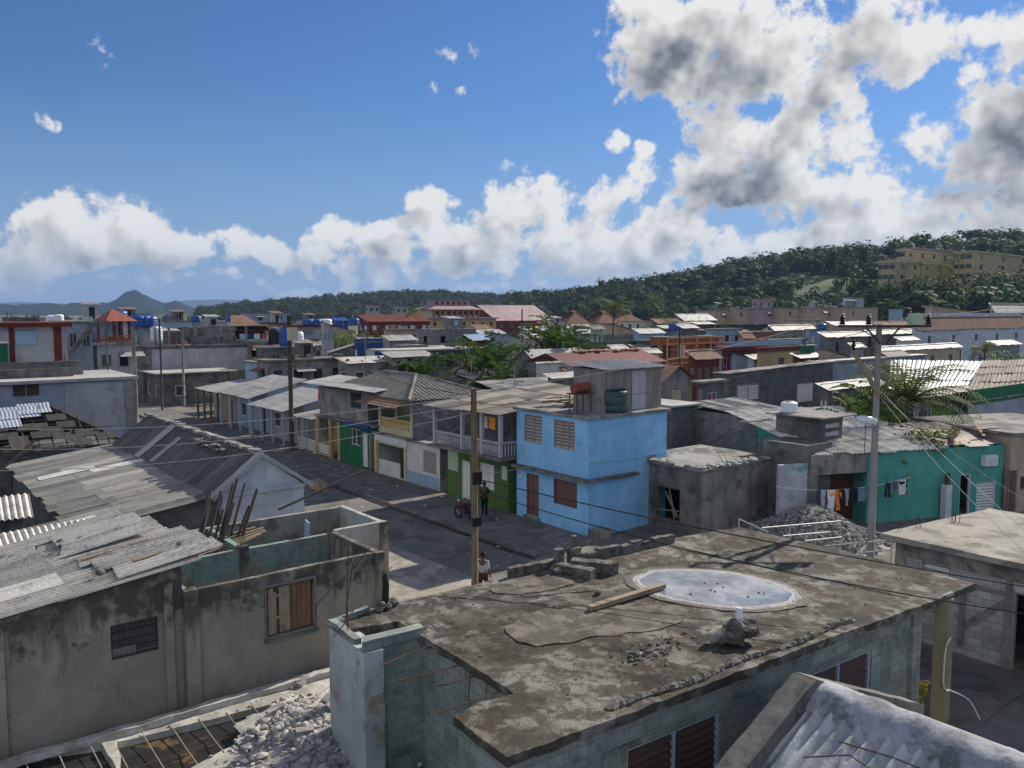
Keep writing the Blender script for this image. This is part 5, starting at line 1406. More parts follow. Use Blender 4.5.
for k in range(150):
    f = rnd(0, 1); v = rnd(-9, 10.5 - 2 * f); u = 47.95 + 3.4 * f; z = 3.0 + 1.88 * f
    if mnoise.noise(Vector((v * .35, f * 2., 2))) < -.02: continue
    m.quad((v, u, z), (v + .9, u, z), (v + .9, u + .5, z + .28), (v, u + .5, z + .28), rnd(.2, .7))
m.quad((8.6, uR, ridge), (11.7, 54.6, 2.85), (-9, 54.6, 2.85), (-9, uR, ridge)); m.build('roof', sheetmat('rotten_tiles', (.075, .068, .062), (.042, .039, .037), (.03, .028, .025), .5, .9), t)
m = MB()
for (v, u, L, W_, a) in ((4.2, 49.6, 2.6, 1.6, 0), (5.6, 50.3, 2.2, 1.1, .1), (1.2, 48.5, 3.4, .9, -.05), (-1.6, 48.3, 3., .9, .1), (6.8, 50.6, 1.6, 1., .1)):
    f = (u - 47.95) / 3.4; z = 3.08 + 1.88 * f; m.wave((v, u, z), (v + L, u + a, z + .05), (v + L, u + a + W_ * .85, z + W_ * .5), (v, u + W_ * .85, z + W_ * .48), .18, .014, .45, sag=.08)
m.build('roof_sheet', sheetmat('bluish_sheet', (.42, .46, .55), (.30, .33, .40), (.15, .15, .16), .4), t)
for k, (a, b) in enumerate([((2.5, 40.5, 1.5), (6.2, 41.8, 4.3)), ((4.8, 39.8, .5), (5.0, 39.8, 3.4)), ((1.5, 41, 1.2), (4.4, 43, 3.9))]):
    m = MB(); m.beam(a, b, .1, .1); single(m, 'fallen_rafter', MT['poledark'], ['steep bare rafter standing in the gap beside the streaky lean-to', 'upright bare post in the gap beside the streaky lean-to', 'hindmost slanting rafter in the gap beside the lean-to'][k], 'rafter')
# ------------------------------------------------------------------ facade row along the street
def P(w, c, *a): return pxo(GR, w, c, *a)


# sky blue two storey house
V, U0 = 25.05, 26.0; U1 = 31.0; V1 = GR.sv(U0, 667, 5.3)
f = [P('f', V, 524, 542, 415, 443, 'louvre2', 'louvre_pale', 'louvre_pale'), P('f', V, 553.6, 574.7, 420.5, 449.5, 'louvre3', 'louvre_pale', 'louvre_pale'), P('f', V, 553.6, 577, 480.5, 506, 'boarded', 'brownpaint', 'brownpaint')]
d = P('f', V, 526.4, 538.7, 474, 519, 'door', 'brownpaint', 'brownpaint'); d = (d[0], d[1], .28, d[3], *d[4:]); f.append(d)
tb = house('house', 'sky blue two storey house with brown door and louvred windows', 'house', V, V1, U0, U1, .0, 5.3, 'blue', f, [], ('flat', 'roofgrey', .14, .14), True)
m = MB(); m.box(V - .34, V + .0, U0 - .1, U1 + .05, 2.52, 2.66); m.box(V, V + 3.0, U0 - .3, U0 - .002, 2.54, 2.66); m.build('ledge', MT['conc_dark'], tb, bevel=.01)
m = MB(); m.box(V - .12, V + .0, d[0] - .1, d[1] + .1, .0, .27); m.build('doorstep', MT['conc_dark'], tb, bevel=.01)
m = MB(); m.lathe((V - .03, U1 - .35, 2.0), [(.001, 0), (.1, 0), (.1, .18), (.001, .18)], 10); m.build('meter', MT['whitepaint'], tb)
m = MB(); m.lathe((V - .06, d[0] + .12, 1.25), [(.001, -.03), (.03, 0), (.001, .03)], 8); m.build('handle', MT['steel'], tb)
ZB = 5.44
# things on its roof
t = thing('shed', 'corrugated tin shed with a pale door standing on the sky blue house roof', 'shed', V + 2.2, U0 + .5, ZB)
a0, a1 = GR.sv(U0 + .5, 605, 6), GR.sv(U0 + .5, 661, 6)
pos = (a0, U0 + .5)
h = 1.95
m = MB(); m.wave((a0, U0 + .5, ZB), (a1, U0 + .5, ZB), (a1, U0 + .5, ZB + h), (a0, U0 + .5, ZB + h), .13, .018); m.wave((a0, U0 + 2.6, ZB), (a0, U0 + .5, ZB), (a0, U0 + .5, ZB + h), (a0, U0 + 2.6, ZB + h), .13, .018)
m.quad((a1, U0 + .5, ZB), (a1, U0 + 2.6, ZB), (a1, U0 + 2.6, ZB + h), (a1, U0 + .5, ZB + h)); m.quad((a0, U0 + 2.6, ZB), (a1, U0 + 2.6, ZB), (a1, U0 + 2.6, ZB + h), (a0, U0 + 2.6, ZB + h)); m.build('wall', MT['tin_old'], t)
b0, b1 = GR.sv(U0 + .45, 632, 6), GR.sv(U0 + .45, 646, 6); m = MB(); m.wave((b0, U0 + .46, ZB + .02), (b1, U0 + .46, ZB + .02), (b1, U0 + .46, ZB + h - .1), (b0, U0 + .46, ZB + h - .1), .1, .012); m.build('door', sheetmat('pale_tin_door', (.46, .46, .50), (.38, .38, .42), (.25, .24, .24), .3, axis=(5, 5, .3)), t)
m = MB(); m.wave((a0 - .35, U0 + .2, ZB + h + .03), (a1 + .35, U0 + .2, ZB + h + .03), (a1 + .35, U0 + 2.9, ZB + h + .25), (a0 - .35, U0 + 2.9, ZB + h + .25), .18, .025, .8); m.build('roof', MT['tin_white'], t)
v, u = GR.G(614, 412, ZB); t = thing('water_tank', 'dark green plastic tank with an open cut top on the sky blue house roof', 'water tank', v, u, ZB)
m = MB(); m.lathe((v, u, ZB), [(.001, 0), (.56, 0), (.58, .3), (.55, .33), (.58, .36), (.6, .7), (.57, .74), (.6, .78), (.6, 1.0), (.57, 1.0), (.55, .1)], 18); m.build('body', MT['tankgreen'], t, smooth=True)
m = MB(); m.wave((v - .6, u - .4, ZB + 1.04), (v + .5, u - .5, ZB + 1.02), (v + .5, u + .4, ZB + 1.12), (v - .5, u + .5, ZB + 1.08), .3, .03); m.build('cover', MT['tankgreen'], t)
v, u = GR.G(585, 413, ZB); t = thing('barrel_stand', 'rusty steel barrel lying on a thin legged stand at the blue house roof edge', 'barrel stand', v, u, ZB)
for x, y in ((-.5, 0), (.35, 0), (-.5, .5), (.35, .5)): m = MB(); m.box(v + x, v + x + .04, u + y, u + y + .04, ZB, ZB + .85); m.build('leg', MT['rust'], t)
m = MB(); m.box(v - .6, v + .5, u - .08, u + .62, ZB + .85, ZB + .9); m.build('top', MT['rust'], t)
m = MB(); m.tube([(v - .5, u + .25, ZB + 1.14), (v + .42, u + .25, ZB + 1.14)], .23, 14); m.build('barrel', MT['redrust'], t)
m = MB()
for k in range(14): m.beam((V + .5 + rnd(0, 2), U1 - rnd(.2, 2.2), ZB + .06 + .03 * k), (V + 1.6 + rnd(0, 2.), U1 - rnd(.6, 2.6), ZB + .08 + .03 * k), rnd(.08, .5), .03, rnd(.2, .9))
single(m, 'scrap_pile', MT['wood_pale'], 'low pile of boards and scrap sheets on the sky blue house roof', 'scrap')

# green house with balcony
V, U0, U1 = 25.0, 31.6, 36.9; GU0 = GR.fu(V, 503, 1)
f = [P('f', V, 480, 494, 464, 489, 'shutter', 'whitepaint', 'whitepaint')]; d = P('f', V, 461.5, 470, 461, 499, 'door', 'whitepaint', 'whitepaint'); f.append((d[0], d[1], .15, d[3], *d[4:]))
tg = house('house', 'leaf green house with a railed balcony and white shutters', 'house', V, V + 6.5, U0, U1, 0, 2.78, 'green', f, [], ('none',), True)
for q in ((U1 - 1.0, U1 - .05, 1.5, 2.75), (U0 + .1, U0 + .5, 1.7, 2.4)): m = MB(); m.box(V - .02, V - .001, *q); m.build('pale_patch', MT['palegreen'], tg)
m = MB(); m.box(V - .9, V + 6.5, U0 - .45, U1 + .3, 2.8, 2.98); m.build('balcony_slab', MT['conc_dark'], tg, bevel=.01)
m = MB(); m.box(V + 1.5, V + 6.4, U0, U1, 2.98, 5.05); m.build('upper_wall', MT['conc_dark'], tg)
m = MB(); m.box(V + 1.47, V + 1.497, U0 + .2, U0 + 1.3, 2.98, 5.0); m.build('upper_door', MT['brownpaint'], tg)
for u in (U0 - .3, U0 + 1.2, U0 + 2.9, U1 + .15):
    m = MB(); m.box(V - .8, V - .62, u - .09, u + .09, 2.98, 5.05); m.build('column', MT['greywhite'], tg, bevel=.01)
m = MB(); m.box(V + .95, V + 1.1, U0 - .3, U0 - .1, 2.98, 5.0); m.build('column', MT['greywhite'], tg)
m = MB()
for k in range(40): u = U0 - .38 + k * .148; m.tube([(V - .75, u, 3.0), (V - .75, u, 3.12), (V - .75, u, 3.35), (V - .75, u, 3.62)], [.035, .03, .05, .03], 6)
for k in range(11): v = V - .68 + k * .2; m.tube([(v, U0 - .36, 3.0), (v, U0 - .36, 3.35), (v, U0 - .36, 3.62)], [.035, .05, .03], 6)
m.build('baluster', MT['greywhite'], tg)
m = MB(); m.box(V - .84, V - .66, U0 - .45, U1 + .3, 3.62, 3.72); m.box(V - .66, V + 1.4, U0 - .45, U0 - .27, 3.62, 3.72); m.build('handrail', MT['greywhite'], tg, bevel=.01)
m = MB(); m.sheets((V - 1.15, U1 + .7, 5.02), (V - 1.15, U0 - .6, 5.08), (V + 3., U0 - .6, 5.35), (V + 3., U1 + .7, 5.5), 6, 2, .19, .025, .15, (.1, .75), lift=.025, odd=.1); m.sheets((V + 2.8, U1 + .3, 5.42), (V + 2.8, U0 - .6, 5.4), (V + 7.5, U0 - .6, 5.55), (V + 7.5, U1 + .3, 5.7), 6, 2, .19, .025, .25, (.05, 1.1), lift=.035, odd=.15); m.build('roof', sheetmat('brownish_old_sheet', (.25, .225, .195), (.15, .137, .12), (.075, .068, .06), .6), tg)
for k, (xa, c, lab) in enumerate([(484.5, (.62, .66, .52), 'pale cloth hung on the balcony line beside the orange one'), (492, (.80, .28, .02), 'orange cloth hung on the balcony line of the green house')]):
    u = GR.fu(V - .4, xa, 4.6); m = MB(); m.patch((V - .4, u + .27, 4.25), (V - .4, u - .25, 4.2), (V - .4, u - .25, 4.8), (V - .4, u + .27, 4.85), 6, 6, .05, 5., seed=k)
    single(m, 'hanging_cloth', cloth('cloth_%s' % ('pale', 'orange')[k], c), lab, 'cloth')

# white house with gate recess
V, U0 = 25.2, GR.fu(25.2, 440, 1.); UC = GR.fu(V, 407, 1); UL = GR.fu(V, 376, 1)
f = [P('f', V, 422.5, 436.5, 450.5, 474.5, 'louvre', 'louvre_pale', 'whitepaint'), (UC + .25, UL - .15, .12, 2.0, 'opendoor', 'greypaint', 'cream')]
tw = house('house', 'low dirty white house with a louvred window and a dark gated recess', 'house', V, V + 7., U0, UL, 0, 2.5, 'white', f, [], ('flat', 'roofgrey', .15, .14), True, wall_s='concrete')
m = MB(); m.box(V + .1, V + .25, UC + .95, UL - .2, .1, .92); m.build('low_wall', MT['white'], tw); m = MB()
for k in range(7): x = UC + .28 + k * .1; m.box(V + .1, V + .125, x, x + .02, .12, 1.98)
for z in (.15, .8, 1.4, 1.9): m.box(V + .09, V + .099, UC + .27, UC + .93, z, z + .03)
m.build('gate', MT['darksteel'], tw)
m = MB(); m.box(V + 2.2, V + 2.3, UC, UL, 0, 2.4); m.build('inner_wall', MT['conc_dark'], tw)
for u in (UC + .12, UL - .07): m = MB(); m.box(V - .08, V - .001, u - .12, u + .12, .05, 2.1); m.build('column', MT['cream'], tw)
m = MB(); m.box(V - .1, V - .001, UC - .1, UL, 2.12, 2.5); m.build('lintel', MT['white'], tw)
m = MB(); m.box(V - .02, V - .001, U0 + .1, UC - .05, .1, .75); m.build('blue_dado', MT['paleblue'], tw)
v, u = GR.G(437, 440, 2.65); m = MB(); m.box(v, v + .5, u, u + .45, 2.64, 3.05); rock(m, (v - .3, u + .2, 2.75), .14, 3); single(m, 'roof_block', MT['concrete'], 'grey cement block left on the low white house roof', 'block')

# bottle green house with brown door
V, U0, U1 = 25.2, UL + .05, GR.fu(25.2, 340.5, 1)
f = [P('f', V, 351.5, 360.5, 429, 445, 'louvre2', 'darksteel', 'whitepaint')]
d = P('f', V, 369, 376, 437, 473, 'door', 'brownpaint', 'cream'); f.append((d[0], d[1], .15, d[3], *d[4:])); d2 = P('f', V, 362.5, 367.5, 433, 468, 'door', 'whitepaint', 'whitepaint'); f.append((d2[0], d2[1], .15, d2[3], *d2[4:]))
td = house('house', 'bottle green house front with a white grilled window and a brown door', 'house', V, V + 7, U0, U1, 0, 2.85, 'green_dk', f, [], ('flat', 'roofgrey', .3, .12), True)
m = MB(); m.box(V - .5, V - .31, U0, U0 + 3.2, 2.75, 2.95); m.build('blue_fascia', MT['cobalt'], td)
# yellow porch house
V, U0, U1 = 25.2, U1 + .05, GR.fu(25.2, 317, 1)
ty = house('house', 'ochre porch with a white latticed front wall under the grey upper floor', 'house', V + 1.3, V + 7, U0, U1, 0, 2.8, 'yellow', [(U0 + .5, U0 + 1.2, 0.1, 2.1, 'door', 'brownpaint', 'whitepaint'), (U0 + 1.7, U0 + 2.6, .9, 2.1, 'louvre', 'darksteel', 'whitepaint')], [], ('none',), True)
for u in (U0 + .15, U0 + 1.45, U1 - .15): m = MB(); m.box(V - .05, V + .15, u - .13, u + .13, 0, 2.75); m.build('column', MT['yellow'], ty, bevel=.01)
m = MB(); m.box(V, V + .12, U0 + 1.58, U1 - .28, .1, .95); m.build('front_wall', MT['yellow'], ty)
m = MB()
for k in range(9):
    for j in range(3): u = U0 + 1.7 + k * (U1 - U0 - 2.1) / 9; m.box(V - .03, V - .001, u, u + .16, .3 + j * .2, .45 + j * .2)
m.build('lattice', MT['whitepaint'], ty)
m = MB(); m.box(V - .15, V + 7, U0 - .05, U1 + .1, 2.76, 2.9); m.build('roof', MT['conc_dark'], ty)
# grey railed porch further on
V, U0, U1 = 25.2, U1 + .15, GR.fu(25.2, 297, 1)
tr = house('house', 'small grey porch house behind the tarred pole with a white railing', 'house', V + 1.4, V + 7, U0, U1, 0, 2.6, 'concrete', [(U0 + .5, U0 + 1.3, 0, 2., 'opendoor', 'greypaint', 'greypaint')], [], ('none',), True)
for u in (U0 + .1, (U0 + U1) / 2, U1 - .1): m = MB(); m.box(V, V + .14, u - .07, u + .07, 0, 2.5); m.build('post', MT['greywhite'], tr)
m = MB(); m.sheets((V - .4, U1 + .2, 2.5), (V - .4, U0 - .1, 2.5), (V + 4, U0 - .1, 3.0), (V + 4, U1 + .2, 3.0), 4, 2, 5, 0, .1, seg=2); m.build('roof', MT['tin_white'], tr)
m = MB()
for k in range(int((U1 - U0) / .16)): m.box(V + .03, V + .07, U0 + .1 + k * .16, U0 + .16 + k * .16, .15, .9)
m.box(V + .02, V + .08, U0, U1, .9, .96); m.build('railing', MT['whitepaint'], tr)

# upper floors above the green / ochre fronts
V, U0, U1 = 25.4, GR.fu(25.4, 368, 4), GR.fu(25.4, 341, 4)
f = [P('f', V, 349.5, 361, 387, 409, 'louvre', 'darksteel', 'greypaint')]
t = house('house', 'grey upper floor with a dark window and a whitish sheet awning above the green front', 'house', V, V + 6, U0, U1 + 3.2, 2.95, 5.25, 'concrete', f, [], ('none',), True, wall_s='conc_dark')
m = MB(); m.sheets((V - .9, GR.fu(V, 313, 5), 5.12), (V - .9, GR.fu(V, 385, 5), 5.12), (V + 2., GR.fu(V, 385, 5), 5.5), (V + 2., GR.fu(V, 313, 5), 5.5), 6, 1, 5, 0, .1, (.5, .8), seg=2); m.build('roof', MT['tin_white'], t)
m = MB(); m.box(V + .6, V + .75, U1 + .05, U1 + 3.4, 2.9, 3.9); m.build('balcony_wall', MT['concrete'], t)
for u in (U1 + .1, U1 + 3.3): m = MB(); m.box(V + .55, V + .7, u, u + .14, 2.9, 5.2); m.build('post', MT['concrete'], t)
for k, (xa, c, lab) in enumerate([(320, (.55, .07, .04), 'red garment drying on the grey upper balcony, leftmost of three'), (327, (.03, .035, .06), 'dark garment drying on the grey upper balcony, middle of three'), (333.5, (.38, .05, .06), 'crimson garment drying on the grey upper balcony, rightmost of three')]):
    u = GR.fu(V + .45, xa, 4.4); m = MB(); m.patch((V + .45, u + .28, 3.75), (V + .45, u - .26, 3.8), (V + .45, u - .26, 4.75), (V + .45, u + .28, 4.8), 6, 8, .08, 4., seed=k * 5)
    single(m, 'hanging_garment', cloth('garment_%s' % ('red', 'navy', 'crimson')[k], c), lab, 'garment')
u = GR.fu(V + .4, 334, 3.5); m = MB(); m.patch((V + .5, u + .45, 2.95), (V + .5, u - .4, 2.95), (V + .5, u - .4, 3.7), (V + .5, u + .45, 3.7), 6, 6, .05, 4.); single(m, 'hanging_sheet', cloth('white_sheet', (.6, .6, .62)), 'white sheet hung over the grey upper balcony wall', 'cloth')

V, U0, U1 = 25.3, GR.fu(25.3, 412, 4), GR.fu(25.3, 378, 4); V1 = GR.sv(U0, 481, 4.5)
t = house('house', 'upper floor with cream porch columns, block side wall and grey tiled hip roof', 'house', V + .02, V1, U0, U1, 2.6, 5.0, 'cream', [(U0 + .25, U1 - .2, 3.0, 4.85, 'opendoor', 'greypaint', 'cream')], [], ('none',), True, wall_s='block')
m = MB(); m.box(V + 1.6, V + 1.7, U0 + .16, U1 + .1, 2.7, 4.9); m.build('inner_wall', MT['cream'], t)
m = MB()
for k in range(14): u = U0 + .35 + k * (U1 - U0 - .6) / 14; m.tube([(V + .1, u, 2.75), (V + .1, u, 3.2), (V + .1, u, 3.5)], [.05, .09, .05], 6)
m.box(V + .03, V + .19, U0 + .27, U1 - .22, 3.5, 3.6); m.box(V + .03, V + .19, U0 + .27, U1 - .22, 2.62, 2.76); m.build('balustrade', MT['yellowpaint'], t)
u = (U0 + U1) / 2 - .1; m = MB(); m.box(V + .04, V + .18, u - .06, u + .06, 3.6, 4.85); m.build('column', MT['cream'], t)
zr_ = 6.1; pa, pb = GR.G(421, 362, zr_), GR.G(397, 361.5, zr_)
e0, e1 = (V - .5, U0 - .5), (V1 + .5, U0 - .5); uE = U1 + 6.5
p0 = ((V + V1) / 2 - .2, U0 + 3.2, zr_); p1 = ((V + V1) / 2 - .2, uE - 3.2, zr_)
def tiles(mb, A, B, C, D, n, rows):
    mb.sheets(A, B, C, D, n, rows, .30, .035, .03, (.35, .65), lift=.012, seg=5)
m = MB()
L = [(e0[0], e0[1], 4.92), (e1[0], e1[1], 4.92), p0]
# clay barrel tiles: one wavy sheet per slope, trimmed to the hip by a fan of strips
def hipface(mb, A, B, P0, P1, wl=.3, amp=.035):
    A, B, P0, P1 = map(Vector, (A, B, P0, P1)); L_ = (B - A).length; n = int(L_ / wl * 5); ex = (B - A).normalized()
    nm = (B - A).cross(P0 - A).normalized(); nm = nm if nm.z > 0 else -nm
    s0, s1 = (P0 - A).dot(ex), (P1 - A).dot(ex)
    up = (P0 - A) - ex * s0; H = up.length; up = up.normalized(); rows = 5; vs = []; fs = []
    for i in range(n + 1):
        s_ = L_ * i / n
        top = H * (s_ / s0 if s_ < s0 else (1. if s_ <= s1 else (L_ - s_) / max(L_ - s1, .01)))
        for j in range(rows + 1): vs.append(A + ex * s_ + up * top * j / rows + nm * (amp * math.sin(s_ / wl * 6.2832) + .01 * mnoise.noise(Vector((s_ * 2, j, 0)))))
    for i in range(n):
        for j in range(rows): a = i * (rows + 1) + j; mb.add([vs[a], vs[a + rows + 1], vs[a + rows + 2], vs[a + 1]], [(0, 1, 2, 3)], rnd(.35, .65))
hipface(m, (e0[0], e0[1], 4.92), (e1[0], e1[1], 4.92), p0, p0); hipface(m, (e0[0], uE, 4.92), (e0[0], e0[1], 4.92), p1, p0)
hipface(m, (e1[0], e1[1], 4.92), (e1[0], uE, 4.92), p0, p1); hipface(m, (e1[0], uE, 4.92), (e0[0], uE, 4.92), p1, p1)
m.build('roof', MT['tiles_grey'], t)
m = MB(); m.tube([(e0[0], e0[1], 4.98), p0], .09, 6); m.tube([(e1[0], e1[1], 4.98), p0], .09, 6); m.tube([p0, p1], .09, 6); m.build('ridge_tile', MT['concrete'], t)
m = MB()
for k in range(6): m.slab([(V - 1.3 + .25 * k, U0 - .3 + rnd(-.2, .1), 4.55 + .1 * k), (V - 1.0 + .25 * k, U0 - .3, 4.62 + .1 * k), (V - 1.0 + .25 * k, U1 + .5, 4.62 + .1 * k), (V - 1.3 + .25 * k, U1 + .5 + rnd(-.2, .2), 4.55 + .1 * k)], .05, rnd(.3, .8))
m.build('porch_awning', MT['tiles'], t)

# ------------------------------------------------------------------ porches further down the street
def porch(label, xl, xm, xr, xbk, yf, h, rise, wall, nposts, postm, roofm, dm='brownpaint', depth=4.5, yb=None):
    """lean-to porch: front eave from column xl to xr at row yf (left end)"""
    v0, u1 = GR.G(xl, yf, h); u0 = GR.fu(v0, xr, h)
    t = thing('porch_house', label, 'house', v0, u0, 0)
    m = MB(); m.sheets((v0 - .2, u1 + .2, h), (v0 - .2, u0 - .2, h), (v0 + depth, u0 - .2, h + rise), (v0 + depth, u1 + .2, h + rise), max(2, int((u1 - u0) / 1.1)), 2, 5, 0, .08, (.45, .7), seg=2); m.build('roof', MT[roofm], t)
    for k in range(nposts):
        u = u0 + .15 + (u1 - u0 - .3) * k / (nposts - 1); q = MB(); q.box(v0, v0 + .16, u - .08, u + .08, 0, h - .02); q.build('post', MT[postm], t)
    w = MB(); ops = [(u0 + .6, u0 + 1.5, 0., 2.1, 'door', dm, 'whitepaint'), (u1 - 2., u1 - .9, .9, 2.1, 'louvre', 'louvre', 'whitepaint')]
    hb = h + rise * 1.6 / depth
    w.face(fmap(v0 + 1.6), u0, u1, -.1, hb, ops, .12); w.quad((v0 + 1.6, u0, -.1), (v0 + depth + 3, u0, -.1), (v0 + depth + 3, u0, h + rise), (v0 + 1.6, u0, hb)); w.build('wall', MT[wall], t)
    for o in ops: opening(t, fmap(v0 + 1.6), o, False)
    return t
porch('whitish sheet porch with pale columns, first beyond the tarred pole', 250, 266, 283, 0, 404, 2.7, 1.1, 'greywhite', 4, 'greywhite', 'tin_white')
porch('wide white roofed porch with pale blue posts, second beyond the tarred pole', 219, 236, 249, 0, 392, 3.0, 1.3, 'paleblue', 4, 'bluepaint', 'tin_white', 'darksteel', 5.)
porch('narrow dim porch with thin posts, third beyond the tarred pole', 196, 205, 217, 0, 388, 2.9, .6, 'tan', 4, 'wood', 'tin_grey')
house('house', 'grey two room house with flat pale canopy at the far bend of the street', 'house', 25.6, 33, 92., 101, 0, 3.4, 'conc_dark', row_windows(92.3, 100.6, 0, 3.4, 3, 'louvre'), row_windows(26., 32.5, 0, 3.2, 2, 'louvre'), ('flat', 'conc_light', .7, .14))
t = house('house', 'rust red porch front with many thin posts closing the far end of the street', 'house', 13.5, 23., 103., 110, 0, 3.1, 'brick', [], row_windows(13.8, 22.6, 0, 3., 4, 'louvre', 'darksteel') + [(18, 18.9, 0, 2.1, 'door', 'bluepaint', 'whitepaint')], ('flat', 'conc_light', .5, .14))
for k in range(8): m = MB(); v = 13.2 + k * 1.4; m.box(v, v + .16, 101.2, 101.36, 0, 3.); m.build('post', MT['wood_pale'], t)
m = MB(); m.box(12.8, 23.6, 101., 103.4, 3.0, 3.12); m.build('canopy', MT['conc_light'], t)

# ------------------------------------------------------------------ right of the blue house
V, U0 = 29.0, GR.fu(29.0, 702, 2.); U1 = GR.fu(V, 627, 2.); V1 = GR.sv(U0, 775, 2.)
f = [P('f', V, 656, 680, 487, 520, 'hole', 'wood', 'wood')]
t = house('house', 'grey rendered house with a gaping broken window and rubble along its roof edge', 'house', V, V1, U0, U1, 0, 2.95, 'conc_dark', f, [], ('flat', 'roofgrey', .1, .12), True, wall_s='concrete')
m = MB(); m.beam((V + .1, f[0][0] + .2, f[0][2] + .2), (V + .3, f[0][1] - .3, f[0][3] - .3), .1, .04); m.beam((V + .12, f[0][0] + .4, f[0][2] + .1), (V + .3, f[0][0] + .9, f[0][3] - .1), .08, .04); m.beam((V + .2, f[0][0], f[0][2] + .5), (V + .2, f[0][1], f[0][2] + .35), .12, .04); m.build('broken_board', MT['wood_pale'], t)
m = MB(); m.wave((V - .04, U1, 0), (V - .04, U1 - 1.4, 0), (V - .04, U1 - 1.4, 2.3), (V - .04, U1, 2.3), .16, .02); m.build('sheet_cladding', MT['tin_old'], t)
m = MB(); m.box(V - .1, V + .4, U1 - 1.5, U1 + .2, 2.95, 3.3); m.build('parapet', MT['concrete'], t)
m = MB()
for k in range(60): v, u = (V + rnd(-.1, .5), rnd(U0, U1 - 1)) if k < 34 else (rnd(V, V1), U0 + rnd(-.1, .4)); rock(m, (v, u, 3.12), rnd(.08, .22), k, (1.3, 1.3, .5), rnd(.4, 1.1))
tag(m.build('roof_rubble', MT['stone_dk'], t), kind='stuff')
m = MB(); m.beam((GR.sv(U0 - .05, 775, 0), U0 - .05, 0), (GR.sv(U0 - .05, 775, 0), U0 - .05, 2.9), .22, .22); m.build('pilaster', MT['conc_dark'], t)

FT = Frame(*GR.world(*GR.G(775, 462, 3.1)), ang=R(16)) if False else Frame(GR.world(*GR.G(868, 453, 3.4))[0], GR.world(*GR.G(868, 453, 3.4))[1], R(17))
# frame FT: origin at the left top corner of the turquoise wall, x along the wall
XR = FT.sv(0, 1003, 2.); Z1 = 3.42
s_ = [pxo(FT, 's', 0, 959, 970, 484, 520, 'opendoor', 'greypaint', 'whitepaint'), pxo(FT, 's', 0, 976, 995, 482, 512, 'louvre', 'whitepaint', 'whitepaint')]
s_[0] = (s_[0][0], s_[0][1], 0., 2.05, *s_[0][4:]); s_[1] = (s_[1][0], s_[1][1], .0, s_[1][3], *s_[1][4:])
t = house('house', 'turquoise house with patched pale sheet roof and a wall mounted air conditioner', 'house', 0, XR, 0, 9, 0, Z1, 'turq', [], s_, ('none',), True, fr=FT)
m = MB(); m.sheets((-2.9, -.25, Z1 + .02), (XR - 3.6, -.25, Z1 + .02), (XR - 3.6, 8., Z1 + 1.0), (-2.9, 8., Z1 + 1.), 9, 4, .2, .035, .15, (.75, 1.25), lift=.05, odd=.1); m.build('roof', MT['fibro_lt'], t)
m = MB(); m.sheets((XR - 3.7, -.2, Z1 + .06), (XR - .2, -.2, Z1 + .06), (XR - .2, 4., Z1 + .6), (XR - 3.7, 4., Z1 + .6), 3, 2, 5, 0, .2, (.3, .8), lift=.04, seg=2); m.build('patched_roof', sheetmat('torn_pinkish_sheet', (.33, .27, .25), (.22, .18, .165), (.11, .1, .09), .5), t)
m = MB()
for k in range(16): v = XR - 3.8 + rnd(0, 4.); m.beam((v, rnd(.2, 2.5), Z1 + rnd(.2, .7)), (v + rnd(-1.5, 1.8), rnd(.2, 3.), Z1 + rnd(.3, .9)), rnd(.1, .5), .04, rnd(.3, 1.2))
m.build('roof_scrap', MT['wood_pale'], t)
a = FT.sv(-.2, 944, 1.); m = MB(); m.box(a - .17, a + .17, -.5, -.16, 0, FT.zat(a, -.2, 484)); m.build('column', MT['white'], t); m = MB(); m.box(a - .08, a + .1, -.42, -.26, FT.zat(a, -.2, 484), FT.zat(a, -.2, 484) + .55); m.build('column_rebar', MT['rust'], t)
a, b = FT.sv(0, 980, 2.6), FT.sv(0, 992, 2.6); ac = thing('air_conditioner', 'boxy white air conditioner fixed high on the turquoise wall', 'air conditioner', a, -.35, 2.55, FT)
m = MB(); m.box(a, b, -.36, -.03, 2.45, 2.98); m.build('case', MT['tankwhite'], ac, bevel=.02)
m = MB(); m.lathe(((a + b) / 2 + .08, -.37, 2.72), [(.001, 0)], 3) if False else None
for k in range(6): m.box(a + .06, b - .06, -.372, -.361, 2.52 + k * .07, 2.54 + k * .07)
m.build('grille', MT['steel'], ac)
# wall left of it, with lintel, painted wall and post
a0, a1, a2 = FT.sv(0, 815, 2), FT.sv(0, 806, 2), FT.sv(0, 777, 2)
t = thing('yard_wall', 'limewashed wall with a turquoise smear and concrete lintel beside the laundry', 'wall', a0, 0, 0, FT)
m = MB(); m.box(a2, a1 - .02, -.12, .05, 0, FT.zat(a1, 0, 463)); roughen(m.build('painted_wall', plaster('limewash_and_turquoise', (.52, .54, .58), (.38, .40, .44), .3, under=(.16, .38, .34), peel=.42), t), .015, 2, .3)
m = MB(); m.box(a1, a0, -.2, .08, 0, 3.0); m.build('post', MT['concrete'], t)
m = MB(); m.box(a0 - .3, -.05, -.1, .15, FT.zat(a0, 0, 475), FT.zat(a0, 0, 455)); m.build('lintel', MT['concrete'], t)
m = MB(); m.box(a0, -.05, 1.2, 1.4, 0, 3.2); m.build('back_wall', MT['turq'], t)
m = MB(); q = [FT.sv(.5, x, 2) for x in (825, 842, 864)]; m.poly([(q[0], .9, .1), (q[2], .9, .1), (q[2], .9, 2.0), (q[1] + .1, .9, 2.75), (q[0], .9, 2.1)]); tag(m.build('tarp', flat('brown_tarp', (.075, .032, .02), .8), fr=FT), 'dark brown tarpaulin hung in the recess behind the laundry', 'tarpaulin')
